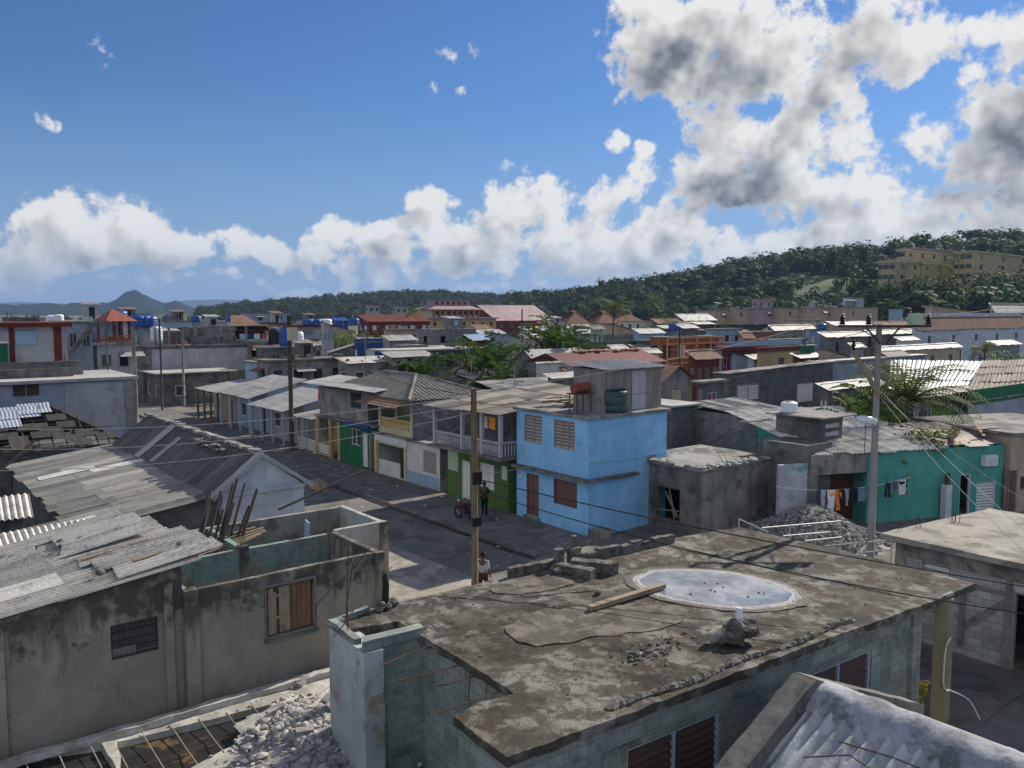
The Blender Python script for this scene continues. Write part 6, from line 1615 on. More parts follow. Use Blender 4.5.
# pinkish house with a door at the right edge
house('house', 'faded pinkish house front with a dark door past the turquoise wall', 'house', XR + .1, XR + 7, -.3, 6, 0, 3.9, 'tan', [], [pxo(FT, 's', -.3, 1006, 1017, 470, 512, 'door', 'brownpaint', 'greypaint'), pxo(FT, 's', -.3, 1020, 1034, 476, 490, 'louvre', 'louvre', 'greypaint')], ('flat', 'roofgrey', .2, .15), True, fr=FT)

# block shed, roof tank hut
V, U0 = GR.G(737, 414, 4.); U1 = GR.fu(V, 690, 4.); V1 = GR.sv(U0, 772, 4.)
t = house('house', 'dark block outhouse with stripes of white sheets on its sagging roof', 'house', V, V1 + 1, U0, U1, 0, 3.95, 'block', [], [], ('none',), True)
m = MB(); m.sheets((V - .2, U0 - .2, 3.98), (V1 + 1.3, U0 - .2, 4.0), (V1 + 1.3, U1 + .2, 4.35), (V - .2, U1 + .2, 4.35), 7, 2, .2, .03, .25, (.1, 1.9), lift=.03); m.build('roof', MT['fibro'], t)
m = MB(); m.box(V + .1, V1 + .8, U0 - 1.6, U0 - 1.4, 0, 3.3); m.box(V, V + .2, U0 - 1.4, U0, 0, 3.6); m.build('outer_wall', MT['block'], t)
m = MB(); 
for k in range(9): m.beam((V + .3 + .4 * k, U0 - 1.2 + rnd(-.3, .3), 3.2), (V + 1.2 + .4 * k, U0 - .2, 3.7 + rnd(-.2, .2)), .25, .04, rnd(.2, 1.2))
m.build('scrap', MT['wood_pale'], t)
V, U0 = GR.G(821, 425, 4.6); U1 = GR.fu(V, 776, 4.6); V1 = GR.sv(U0, 836, 4.6)
t = house('house', 'small dark cement hut with a slotted side and an overhanging sheet roof', 'house', V, V1 + .6, U0, U1, 0, 4.9, 'conc_dark', [], [], ('flat', 'roofgrey', .4, .08), True, wall_s='block_dark')
m = MB()
for k in range(4): m.box(V + .35, V1 + .2, U0 - .05, U0 - .001, 3.2 + .4 * k, 3.4 + .4 * k)
m.build('slot_grille', MT['greywhite'], t)
m = MB(); m.box(V - 2.2, V - .2, U0 - .7, U1 - .5, 0, 3.9); m.build('lower_block', MT['conc_dark'], t)
v, u = GR.G(789, 412, 5.0); tank('small pale blue tank on the dark cement hut roof', v, u, 4.98, .4, .5, 'tankwhite')
# slim block hut touching the blue house
V, U0 = GR.G(673, 404, 4.6); V1 = GR.sv(U0, 697, 4.6)
house('house', 'slim grey block hut with a white slab roof tucked behind the blue house', 'house', V, V1, U0, U0 + 3, 0, 4.4, 'block_dark', [], [], ('flat', 'conc_light', .25, .12), True)
# ------------------------------------------------------------------ left: two storey buildings
U0, V1 = 55.5, 13.8; V0 = -14.
s_ = [pxo(GR, 's', U0, 12, 40, 384, 397, 'louvre2', 'louvre', 'greypaint'), pxo(GR, 's', U0, 73, 100, 383, 396, 'boarded', 'greypaint', 'greypaint')]
t = house('house', 'long greyblue house with flat slab roof and a brown louvred window at the left edge', 'house', V0, V1, U0, U0 + 7, 0, 5.8, 'greyblue', [], s_, ('flat', 'conc_light', .25, .2), True)
a = GR.sv(U0, 66, 4); m = MB(); m.box(a, V1 - .6, U0 - .03, U0 - .002, 3.0, 5.7); m.build('whitewashed_panel', MT['greywhite'], t); m = MB(); m.box(V1 - .5, V1 + .02, U0 - .08, U0 - .002, 0, 5.8); m.build('corner_pillar', MT['concrete'], t)
m = MB(); m.box(V0, V1 - 3, U0 + 2., U0 + 2.2, 6.0, 6.55); m.box(V0, V1 - 2.2, U0 + 3.2, U0 + 3.4, 6.0, 6.9); m.build('parapet', MT['conc_dark'], t)
U0 = 63.; a, b = GR.sv(U0, 9, 8), GR.sv(U0, 63, 8)
t = house('house', 'white upper storey framed in dark maroon beams with a wide maroon roof edge', 'house', a, b, U0, U0 + 6, 5., 9.0, 'greywhite', [], [], ('flat', 'maroon', .5, .3), False)
e = U0 - .12
m = MB()
for x0, x1 in ((a, a + .3), (b - .55, b - .1)): m.box(x0, x1, e, U0 - .01, 6, 8.98)
m.box(a, b + .3, e - .1, U0 - .01, 6.05, 6.5); m.build('maroon_frame', MT['maroon'], t)
o = pxo(GR, 's', U0, 15, 36, 331, 345); m = MB()
m.box(o[0], o[1], e + .04, U0 - .004, o[2], o[3]); m.build('bricked_window', MT['paleblue'], t)
for k in range(2): x = a + 1.0 + k * 1.2; m = MB(); m.box(x, x + .9, e + .06, U0 - .004, 5.4, 5.95); m.build('window', MT['glass'], t)
b2 = GR.sv(60., 8.5, 7); house('house', 'greenish dark block cut by the left edge below the maroon framed storey', 'house', b2 - 6, b2, 60., 63, 5., 8.0, 'greyblue', [], [], ('flat', 'roofgrey', .1, .1), False, wall_s='green_dk')

FH = far_house
t = FH('house', 'grey house with outside stair between the maroon framed storey and the red pavilion', None, 66, 92, 323, 8.4, 'greyblue', ('flat', 'roofgrey', .2, .15), 1, 2, 'glass', floors=2, Y=66)
r = ROOT[t]; m = MB(); m.beam((r[0] - .5, r[1] - .6, 6.2), (r[0] + 2.2, r[1] - .6, 9.3), 1., .2); m.build('stair', MT['conc_dark'], t)
t = FH('house', 'house with red railed balconies under a red tiled pavilion roof', None, 97, 132, 345, 6.6, 'greywhite', ('flat', 'roofgrey', .4, .2), 1, 2, 'louvre', Y=70, floors=2)
v, u = ROOT[t][0], ROOT[t][1]; w_ = GR.sv(u, 132, 6.6) - v; zt = GR.at(97, 345, 70)[2]
zt = 6.6 if zt < 5 else zt; zt += .25
for k in range(5):
    x = v + .1 + (w_ - .3) * k / 4
    for q in (.1, 3.6): m = MB(); m.box(x, x + .18, u + q, u + q + .18, zt, zt + 1.75); m.build('post', MT['maroon'], t)
m = MB(); m.box(v, v + w_, u + .05, u + .09, zt + .45, zt + .53); m.box(v, v + w_, u + .05, u + .09, zt, zt + .12)
for k in range(22): x = v + w_ * k / 22; m.box(x, x + .05, u + .05, u + .09, zt + .12, zt + .45)
m.build('railing', MT['brick'], t)
m = MB(); m.box(v + .4, v + w_ - .3, u + 3.2, u + 3.3, zt, zt + 1.7); m.build('back_wall', MT['paleblue'], t)
m = MB(); c = [(v + w_ * .25, u - .4, zt + 1.75), (v + w_ + .5, u - .4, zt + 1.75), (v + w_ + .5, u + 4.4, zt + 1.75), (v + w_ * .25, u + 4.4, zt + 1.75)]; p0, p1 = (v + w_ * .6, u + 2., zt + 2.75), (v + w_ * .7, u + 2., zt + 2.75)
m.quad(c[0], c[1], p1, p0); m.poly([c[1], c[2], p1]); m.quad(c[2], c[3], p0, p1); m.poly([c[3], c[0], p0]); m.build('pavilion_roof', sheetmat('red_clay_tiles', (.33, .10, .06), (.24, .075, .05), amt=.3, bumpwave=-1), t)
FH('house', 'blank pale grey block carrying blue tanks right of the red pavilion', None, 134, 158, 327, 8.2, 'greywhite', ('flat', 'roofgrey', .1, .1), 1, 0, Y=100)
t = FH('house', 'long bare cement house with a post framed flat roof facing the street bend', 135, 142, 247, 347, 6.2, 'conc_dark', ('flat', 'roofgrey', .3, .15, .0), 1, 0, Y=92)
v, u = ROOT[t][0], ROOT[t][1]; vb = GR.sv(u, 247, 6); zt = GR.at(142, 347, 92)[2] + .15
m = MB()
for k in range(9): m = MB(); x = v + (vb - v) * k / 8; m.box(x - .12, x + .12, u + .1, u + .3, zt, zt + 2.); m.build('roof_post', MT['concrete'], t)
m = MB(); m.box(v + 4, vb - 4, u + 2, u + 2.15, zt, zt + 1.9); m.box(v + 9, v + 16, u + .0, u + 5, zt + 2, zt + 2.12); m.build('upper_wall', MT['conc_dark'], t)
m = MB(); m.box(v + 1, vb, u - .03, u - .002, zt - 3.2, zt - .5); m.build('render_panel', MT['greywhite'], t)
t = FH('house', 'house with a bright red awning over a balcony of hanging clothes', 226, 234, 262, 342, 7.4, 'tan', ('flat', 'roofgrey', .3, .15), 1, 2, 'louvre', Y=100)
v, u = ROOT[t][0], ROOT[t][1]; zt = GR.at(234, 342, 100)[2]; m = MB(); m.quad((v + .3, u - 1.2, zt + 1.3), (v + 4.2, u - 1.2, zt + 1.3), (v + 4.2, u + .8, zt + 2.), (v + .3, u + .8, zt + 2.)); m.build('awning', MT['tin_red'], t)
m = MB(); m.quad((v - .2, u + .5, zt + 2.), (v + 3.6, u + .5, zt + 2.), (v + 2.6, u + 3, zt + 3.2), (v + .8, u + 3, zt + 3.2)); m.build('roof', MT['tiles'], t)
m = MB(); m.box(v + .4, v + 4.2, u + .8, u + .9, zt + .1, zt + 1.4); m.build('back_wall', MT['maroon'], t)
for k, c in enumerate(['tankwhite', 'cobalt', 'tankwhite', 'brick']): m = MB(); m.quad((v + .4 + k * .9, u - .8, zt + .3), (v + 1.1 + k * .9, u - .8, zt + .3), (v + 1.1 + k * .9, u - .8, zt + 1.), (v + .4 + k * .9, u - .8, zt + 1.)); m.build('hanging_cloth', MT[c], t)
m = MB(); m.box(v - .1, v + 4.4, u - 1.1, u - 1.0, zt, zt + .35); m.build('balcony_wall', MT['greywhite'], t)

# ------------------------------------------------------------------ middle distance, left to right
t = FH('house', 'low stained cement house with two small dark windows behind the tarred pole', 257, 268, 346, 362, 4.4, 'concrete', ('flat', 'conc_dark', .3, .18), 1, 4, 'louvre', 'darksteel', Y=80)
FH('house', 'pale blue washed house corner left of the tarred pole', 245, 257, 268, 363, 4.1, 'paleblue', ('flat', 'roofgrey', .2, .12), 1, 1, 'shutter', 'bluepaint', 'whitepaint', Y=84)
FH('house', 'dark cement block with white edged terrace right behind the tarred pole', 256, 262, 316, 348, 5.6, 'conc_dark', ('flat', 'whitecement', .3, .16), 1, 2, 'glass', Y=96)
t = FH('house', 'large grey rendered block with a thin maroon roof line and blue tanks on top', 240, 290, 333, 327, 8.0, 'greywhite', ('flat', 'maroon', .6, .3), 2, 2, 'glass', Y=150, floors=2)
t = FH('house', 'half built brick house with a white barrel beside the tarred pole', 322, 327, 337, 331, 7.5, 'tan', ('flat', 'roofgrey', .1, .1), 1, 1, 'hole', Y=140)
t = FH('house', 'whitish single slope shed left of the cobalt blue wall', 328, 331, 357, 353, 4.9, 'conc_dark', ('shed', 'tin_white', 1.1, 'v+'), 1, 1, 'glass', Y=104, depth=7)
FH('house', 'cobalt blue rendered house with one small white window', 354, 357.5, 383, 343, 6.3, 'cobalt', ('flat', 'roofgrey', .05, .1, .4), 1, 1, 'shutter', 'whitepaint', 'whitepaint', Y=98)
FH('house', 'small blue tarp roofed shack between the tanks and the yellow green bush', 333, 336, 348, 321, 8.5, 'cobalt', ('shed', 'tankblue', .6, 'u+'), 0, 0, Y=170)
FH('house', 'long hall under a dark red roof with an open white bay', 358, 368, 430, 322, 8.4, 'maroon', ('shed', 'maroon', 1.6, 'u+'), 2, 5, 'shutter', 'whitepaint', 'greypaint', Y=190)
FH('house', 'small whitish tower house rising behind the dark red hall, left one', 366, 368.5, 380, 305, 12, 'greywhite', ('flat', 'brick', .4, .3), 1, 2, 'glass', Y=260, floors=2)
FH('house', 'small whitish tower house rising behind the dark red hall, right one', 393, 395.5, 408, 306, 12, 'greywhite', ('flat', 'roofgrey', .4, .3), 1, 2, 'glass', Y=255, floors=2)
FH('house', 'timber boarded house below the dark red hall', 384, 392, 418, 330, 7.2, 'tan', ('flat', 'wood', .3, .1), 1, 3, 'hole', 'wood', 'wood', Y=130)
# ochre hotel with red pavilion storey, and the pink hall
Yh = 215
t = FH('hotel', 'ochre two storey hotel with a red pillared pavilion floor on top', 415, 430, 496, 319, 10, 'yellow', ('flat', 'tin_pink', .7, .3), 3, 7, 'louvre', 'maroon', 'cream', Y=Yh, floors=2, cat='hotel')
v, u, z, _ = ROOT[t]; zt = GR.at(430, 319, Yh)[2] + .3; vb = GR.sv(u, 496, zt)
m = MB(); m.box(v + 2, vb - 4.5, u + 2, u + 9, zt, zt + 2.2); m.build('upper_wall', MT['cream'], t)
m = MB()
for k in range(9): x = v + 2.1 + (vb - v - 7) * k / 8; m.box(x, x + .5, u + 1.6, u + 1.99, zt, zt + 2.2)
m.build('red_pillar', MT['brick'], t)
m = MB()
for k in range(8): x = v + 3. + (vb - v - 7) * k / 8; m.box(x, x + .9, u + 1.95, u + 1.999, zt + .7, zt + 1.8)
m.build('window', MT['glass'], t)
zt += 2.2; m = MB(); m.poly([(v + 1, u + 1, zt), (vb - 3.5, u + 1, zt), (vb - 6, u + 4, zt + 1.), (v + 4, u + 4, zt + 1.)]); m.poly([(vb - 3.5, u + 1, zt), (vb - 3.5, u + 10, zt), (vb - 6, u + 8, zt + 1), (vb - 6, u + 4, zt + 1)]); m.poly([(v + 1, u + 1, zt), (v + 4, u + 4, zt + 1), (v + 4, u + 8, zt + 1), (v + 1, u + 10, zt)]); m.box(v + 4, vb - 6, u + 4, u + 8, zt + 1, zt + 2.3); m.build('upper_roof', MT['tin_pink'], t)
m = MB()
for k in range(6): x = v + 4.3 + (vb - v - 10.6) * k / 6; m.box(x, x + .8, u + 3.9, u + 3.999, zt + 1.3, zt + 2.1)
m.build('attic_window', MT['maroon'], t)
t = FH('hall', 'big hall with a broad faded pink roof beside the ochre hotel', 478, 497, 553, 321, 7.5, 'maroon', ('shed', 'tin_pink', 4.6, 'u+'), 2, 6, 'glass', Y=240, cat='hall', depth=14)
FH('house', 'red front with pale posts below the pink hall roof', 524, 527, 542, 324, 7.5, 'brick', ('flat', 'brick', .2, .2), 1, 3, 'shutter', 'whitepaint', 'whitepaint', Y=190)
FH('house', 'white house with two dark windows right of the pink hall', 537, 540, 556, 321, 9, 'white', ('flat', 'maroon', .2, .2), 1, 2, 'glass', Y=200, floors=2)
# grey block, canopy
FH('house', 'big unplastered grey block building with a dark stair opening', 418, 432, 476, 330, 8.0, 'block', ('flat', 'roofgrey', .05, .1), 1, 2, 'hole', 'greypaint', 'greypaint', Y=118, floors=2)
t = FH('house', 'raw grey ground floor under a long thin pale canopy slab', 430, 437, 462, 350, 5.6, 'conc_dark', ('none',), 1, 1, 'opendoor', 'greypaint', 'greypaint', Y=94)
v, u, z, _ = ROOT[t]; zt = GR.at(437, 350, 94)[2]; a, b = GR.sv(u, 385, zt), GR.sv(u, 480, zt); m = MB(); m.box(a, b, u - 1, u + 4, zt, zt + .18); m.build('canopy_slab', MT['conc_light'], t)
FH('house', 'low house with a bluish sheet roof left of the small green sided house', 466, 473, 494, 341, 6.2, 'maroon', ('shed', 'paleblue', .8, 'u+'), 1, 2, 'glass', Y=112)
FH('house', 'small grey house with a pale green end wall and a white roof', 490, 510, 520, 340, 6.2, 'greyblue', ('shed', 'tin_white', .7, 'v-'), 1, 0, 'glass', Y=106, wall_s='palegreen')
t = FH('house', 'dark gabled shed with a long grey green sheet roof and a white long wall', 514, 536, 588, 362, 4.6, 'conc_dark', ('none',), 1, 0, 'glass', Y=88, wall_s='white')
v, u, z, _ = ROOT[t]; z1 = GR.at(536, 362, 88)[2]; u1 = GR.fu(v, 514, z1); v1 = GR.sv(u, 588, z1); um = (u + u1) / 2; rr = 1.25
w = MB(); w.poly([(v, u, z1), (v, u1, z1), (v, um, z1 + rr)]); w.build('gable', MT['conc_dark'], t)
m = MB()
for A, B, C, D in (((v - .2, u - .3, z1 - .15), (v1 + .3, u - .3, z1 - .15), (v1 + .3, um, z1 + rr), (v - .2, um, z1 + rr)), ((v1 + .3, u1 + .3, z1 - .15), (v - .2, u1 + .3, z1 - .15), (v - .2, um, z1 + rr), (v1 + .3, um, z1 + rr))): m.sheets(A, B, C, D, 9, 1, 5, 0, .05, (.45, .65), seg=2)
m.build('roof', sheetmat('greenish_grey_sheet', (.36, .37, .35), (.29, .30, .28), amt=.3), t)
# patchwork of low sheet roofs behind the balcony house
for k, (lab, xl, xc, xr, y, h, Y, mt, tone) in enumerate([
        ('low roof of pale overlapping sheets in front of the dark gabled shed', 480, 500, 575, 391, 3.9, 63, 'fibro_lt', (.5, 1.)), ('broken low roof with dark gaps left of the pale sheet roof', 452, 470, 512, 379, 4.1, 72, 'fibro', (.3, 1.1)),
        ('low dim sheet roof tucked behind the hip roofed upper floor', 470, 482, 560, 403, 4.2, 50, 'fibro', (.2, .7))]):
    t = FH('shed', lab, xl, xc, xr, y, h, 'block_dark', ('none',), 0, 0, Y=Y, cat='shed')
    v, u, z, _ = ROOT[t]; z1 = GR.at(xc, y, Y)[2]; u1 = GR.fu(v, xl, z1); v1 = GR.sv(u, xr, z1); m = MB(); m.sheets((v - .3, u - .3, z1 + .02), (v1 + .3, u - .3, z1 + .05), (v1 + .3, u1 + .3, z1 + .5), (v - .3, u1 + .3, z1 + .5), 8, 3, .19, .03, .3, tone, lift=.03, odd=.15)
    m.build('roof', MT[mt], t)
FH('house', 'dark cement box with a pale sheet lid behind the blue house roof', 548, 552, 600, 379, 5.4, 'conc_dark', ('shed', 'fibro_lt', .3, 'u+'), 0, 0, Y=58)
t = FH('house', 'house with a faded red roof and a ridge of tumbled pink tiles', 566, 572, 662, 366, 4.8, 'greywhite', ('none',), 0, 0, Y=72)
v, u, z, _ = ROOT[t]; z1 = GR.at(572, 366, 72)[2]; v1 = GR.sv(u, 662, z1); m = MB(); m.quad((v - .5, u - .4, z1), (v1 + .3, u - .4, z1), (v1 + .3, u + 3, z1 + 1.), (v - .5, u + 3, z1 + 1.)); m.quad((v1 + .3, u + 6.4, z1), (v - .5, u + 6.4, z1), (v - .5, u + 3, z1 + 1.), (v1 + .3, u + 3, z1 + 1.)); m.build('roof', sheetmat('faded_red_sheets', (.16, .05, .045), (.12, .04, .035), (.07, .04, .035), .4), t)
m = MB()
for k in range(40): rock(m, (v + 3 + (v1 - v - 3) * k / 40, u + 2.9 + rnd(-.3, .3), z1 + 1.05), rnd(.12, .3), k, (1.4, 1, .6), rnd(.4, 1.2))
m.build('ridge_tile', sheetmat('pinkish_tile', (.35, .17, .14), (.26, .13, .11), amt=.2), t)
FH('house', 'brown hip roofed house at the foot of the hill, left of the tall palm', 556, 566, 590, 325, 8, 'greywhite', ('hip', 'tiles', 3.2, 5), 2, 3, 'glass', Y=185)
FH('house', 'wide brown hip roofed house right behind the tall palm', 586, 598, 618, 323, 8.4, 'cream', ('hip', 'tiles', 3., 5), 2, 3, 'glass', Y=200)
FH('house', 'white house with a red capped tower right of the brown hip roofs', 613, 618, 642, 321, 9.3, 'white', ('hip', 'tiles', 1.6, 4), 1, 3, 'glass', Y=215)
FH('house', 'red box tower on the white house right of the brown hip roofs', 617, 618, 623, 314, 12, 'brick', ('flat', 'brick', .2, .2), 0, 0, Y=219)
t = FH('house', 'long low grey terrace of parapets in front of the tall palm', 583, 588, 640, 348, 5.4, 'conc_dark', ('flat', 'roofgrey', .1, .15, .6), 1, 4, 'glass', Y=108)
FH('house', 'grey terrace higher behind the long parapets, below the hip roofs', 590, 596, 642, 338, 6.3, 'concrete', ('flat', 'roofgrey', .1, .15, .4), 1, 5, 'glass', Y=135)
FH('house', 'grey flat house with a long dark window strip left of the orange brick house', 636, 641, 662, 342, 6.2, 'concrete', ('flat', 'conc_dark', .4, .25), 1, 2, 'glass', Y=112)
FH('shed', 'white tarpaulin covered heap shed in front of the orange brick house', 639, 641, 659, 354, 4.6, 'white', ('shed', 'tin_white', .5, 'u+'), 0, 0, Y=98, cat='shed')
# orange framed two storey house
t = FH('house', 'two storey house with an orange framed balcony grid', 650, 660, 717, 338, 7.0, 'brick', ('flat', 'roofgrey', .1, .15), 1, 0, 'louvre', Y=104, floors=2)
v, u, z, _ = ROOT[t]; zt = GR.at(660, 338, 104)[2]; vb = GR.sv(u, 717, zt)
m = MB()
for zz in (zt, zt - .75, zt - 2.6, zt - 3.2): m.box(v - .1, vb + .1, u - 1.3, u - 1.15, zz - .08, zz + .1)
for k in range(5): x = v + (vb - v) * k / 4; m.box(x - .1, x + .1, u - 1.28, u - 1.16, 0, zt)
m.build('balcony_frame', MT['orangepaint'], t)
m = MB()
for k in range(34): x = v + (vb - v) * k / 34; m.box(x, x + .07, u - 1.25, u - 1.2, zt - .68, zt - .1); m.box(x, x + .07, u - 1.25, u - 1.2, zt - 3.1, zt - 2.7)
m.box(v, vb, u - 1.26, u - 1.19, zt - .1, zt - .05); m.box(v, vb, u - 1.26, u - 1.19, zt - 2.74, zt - 2.69); m.build('railing', MT['brick'], t)
for k, st in enumerate(['glass', 'whitepaint', 'brick', 'glass']): m = MB(); x = v + .6 + (vb - v) * k / 4; m.box(x, x + 1.4, u - .06, u - .002, zt - 2.5, zt - 1.); m.build('door' if k == 1 else 'window', MT[st], t)
FH('house', 'pale mauve blue house end right of the orange framed house', 712, 714, 735, 344, 6.2, 'paleblue', ('flat', 'roofgrey', .2, .15), 1, 1, 'shutter', 'whitepaint', 'whitepaint', Y=112)
t = FH('house', 'blue railed roof terrace above an open dark porch with pale posts', 722, 728, 760, 351, 5.4, 'maroon', ('flat', 'maroon', .6, .5, .0), 1, 3, 'hole', Y=98)
v, u, z, _ = ROOT[t]; zt = GR.at(728, 351, 98)[2] + .5; vb = GR.sv(u, 800, zt); m = MB(); m.box(v, vb, u - .3, u - .2, zt, zt + .55); m.build('parapet', MT['paleblue'], t)
t = FH('house', 'mustard yellow blank wall under a dark red roof edge', 757, 759, 803, 352, 5.2, 'yellow', ('flat', 'maroon', .2, .5), 0, 1, 'louvre', 'brownpaint', 'brownpaint', Y=94)
FH('hut', 'little dark green framed hut on the mustard house roof', 800, 802, 815, 346, 6.6, 'green_dk', ('flat', 'palegreen', .15, .1), 0, 2, 'glass', 'glass', 'palegreen', Y=88, base=4.5, cat='hut')
t = FH('house', 'wide dark grey rendered house with two whitish louvred windows', 716, 727, 833, 374, 4.5, 'block_dark', ('shed', 'roofgrey', .35, 'v+'), 0, 0, Y=70)
v, u, z, _ = ROOT[t]
for i, o in enumerate([pxo(GR, 's', u, 736, 758, 384, 400, 'louvre2', 'whitepaint', 'greypaint'), pxo(GR, 's', u, 796, 812, 383, 402, 'shutter', 'whitepaint', 'greypaint')]):
    opening(t, lambda h, zz, d, u=u: (h, u - .14 + d, zz), o, False)
t = FH('house', 'grey block house with a red framed window left of the wide dark house', 697, 701, 724, 383, 4.3, 'block_dark', ('flat', 'roofgrey', .3, .15), 0, 1, 'louvre2', 'redrust', 'bluepaint', Y=62)
m = MB(); v, u, z, _ = ROOT[t]; m.box(v - .4, v - .2, u - .3, u - .1, 0, 4.2); m.build('porch_post', MT['concrete'], t)
t = FH('house', 'brown gabled house with a cream shuttered window behind the tin shed', 655, 661, 692, 381, 4.4, 'concrete', ('gable', 'tiles', 1.1, 'u'), 0, 1, 'shutter', 'cream', 'whitepaint', Y=64)
# right: sheet roofs, banana yard houses
t = FH('house', 'grey walled house under a very long thin white slab roof', 810, 818, 925, 363, 4.9, 'greyblue', ('flat', 'tin_white', .3, .16), 0, 1, 'louvre', Y=82)
t = FH('house', 'house with a broad bright corrugated roof in rows behind the banana plants', 880, 897, 985, 386, 4.2, 'conc_dark', ('none',), 0, 0, Y=68)
v, u, z, _ = ROOT[t]; A = GR.at(893, 388, 66); Bq = GR.at(975, 390, 66)
fr_ = lambda x, y, Y: GR.at(x, y, Y)
m = MB(); m.sheets(fr_(888, 391, 62), fr_(963, 391, 62), fr_(986, 363, 76), fr_(890, 361, 78), 10, 3, .3, .032, .06, (.4, .68), lift=.05); m.build('roof', MT['tin'], t)
t = FH('house', 'dark house under a brown patched roof at the right edge', 966, 972, 1060, 390, 4.3, 'block_dark', ('none',), 0, 0, Y=62)
m = MB(); m.sheets(fr_(967, 391, 57), fr_(1062, 389, 57), fr_(1062, 361, 76), fr_(982, 363, 74), 9, 4, .3, .04, .3, (.2, .9), lift=.06, odd=.06); m.build('roof', sheetmat('brown_patched_roof', (.20, .165, .13), (.13, .11, .09), amt=.5), t)
t = FH('house', 'grey walled house with a dark green upper strip at the right edge', 968, 969, 1060, 403, 4.2, 'greyblue', ('flat', 'roofgrey', .1, .1), 0, 0, Y=52)
v, u, z, _ = ROOT[t]; zt = GR.at(969, 403, 52)[2]; m = MB(); m.box(v, v + 14, u - .03, u - .002, zt - .2, zt + .8); m.build('green_band', MT['green_dk'], t)
FH('shed', 'row of low grey sheds with weathered sheets before the white school', 878, 882, 960, 352, 5, 'tan', ('shed', 'tin_grey', .6, 'u+'), 0, 4, 'glass', Y=100, cat='shed')
FH('shed', 'long pale shed roof crossing behind the concrete pole', 866, 870, 922, 335, 6.6, 'conc_dark', ('shed', 'tin_white', .7, 'u+'), 0, 3, 'glass', Y=126, cat='shed')
# school and neighbours
t = FH('school', 'long white single storey school with a deep brown tiled roof', 912, 917, 1026, 331, 7.6, 'bluewhite', ('shed', 'tiles', 2.6, 'u+'), 0, 5, 'glass', 'glass', 'greypaint', Y=125, cat='school', depth=8)
FH('hall', 'hall with a pale pinkish sagging roof behind the school', 925, 932, 1000, 316, 9.6, 'tan', ('shed', 'tin_pink', 2., 'v-'), 0, 0, Y=160, cat='hall', depth=8)
FH('hall', 'hall with a grey green sheet roof at the far right behind the school', 990, 994, 1060, 313, 10, 'tan', ('shed', 'tin_grey', 2., 'u+'), 0, 0, Y=165, cat='hall', depth=8)
FH('hut', 'tall narrow sky blue hut beside the pole transformers', 889, 890.5, 903, 310, 10.5, 'paleblue', ('flat', 'palegreen', .1, .1), 0, 2, 'louvre', 'bluepaint', 'whitepaint', Y=150, cat='hut', floors=2)
t = FH('house', 'grey house with a wide lit gable roof left of the concrete pole', 770, 774, 815, 331, 7.8, 'concrete', ('shed', 'tin_white', .9, 'u+'), 1, 3, 'glass', Y=130)
FH('house', 'house hung with bright washing above the mustard wall', 806, 809, 828, 330, 8, 'paleblue', ('flat', 'brick', .2, .15), 1, 2, 'shutter', 'whitepaint', 'brick', Y=118)
# row of tan terraces below the hill
for k, (x0, x1, y, wl, lab) in enumerate([(715, 736, 311, 'tan', 'sunlit ochre end house of the tan terrace row, leftmost with one dark window'), (736, 757, 309, 'tan', 'second tan terrace from the left with two small windows and a dark doorway'), (757, 783, 309.5, 'pink', 'blank pinkish terrace, third from the left in the tan row'),
                                   (783, 812, 308.5, 'tan', 'tan terrace with one square window, fourth from the left below the clearing'), (812, 845, 308.5, 'tan', 'tan terrace with two windows, fifth from the left in the row'), (845, 878, 308, 'tan', 'last tan terrace of the row, ending at the sky blue hut')]):
    FH('terrace_house', lab, None, x0, x1, y, 11, wl, ('flat', 'roofgrey', .2, .25), 0, 1 + k % 2, 'glass', 'glass', 'tan', Y=205 + 2 * k, base=7.2, group='tan terraces below the hill')
FH('house', 'pinkish house standing alone above the tan terraces, left of the clearing', 752, 757, 773, 300, 14, 'pink', ('flat', 'tan', .3, .3), 1, 2, 'glass', Y=265, floors=2, base=8)
FH('house', 'white blockhouse on the slope right of the grassy clearing', 843, 845, 864, 298, 14, 'bluewhite', ('flat', 'roofgrey', .1, .2), 0, 0, Y=262, base=9)
FH('house', 'greenish roofed hall left of the tan terraces', 676, 684, 716, 321, 8.6, 'conc_dark', ('shed', 'tin_grey', 1.6, 'u+'), 0, 3, 'glass', Y=190)
FH('house', 'blue walled house under the bright young palm', 664, 668, 684, 330, 8.2, 'paleblue', ('flat', 'roofgrey', .2, .2), 1, 2, 'glass', Y=140)
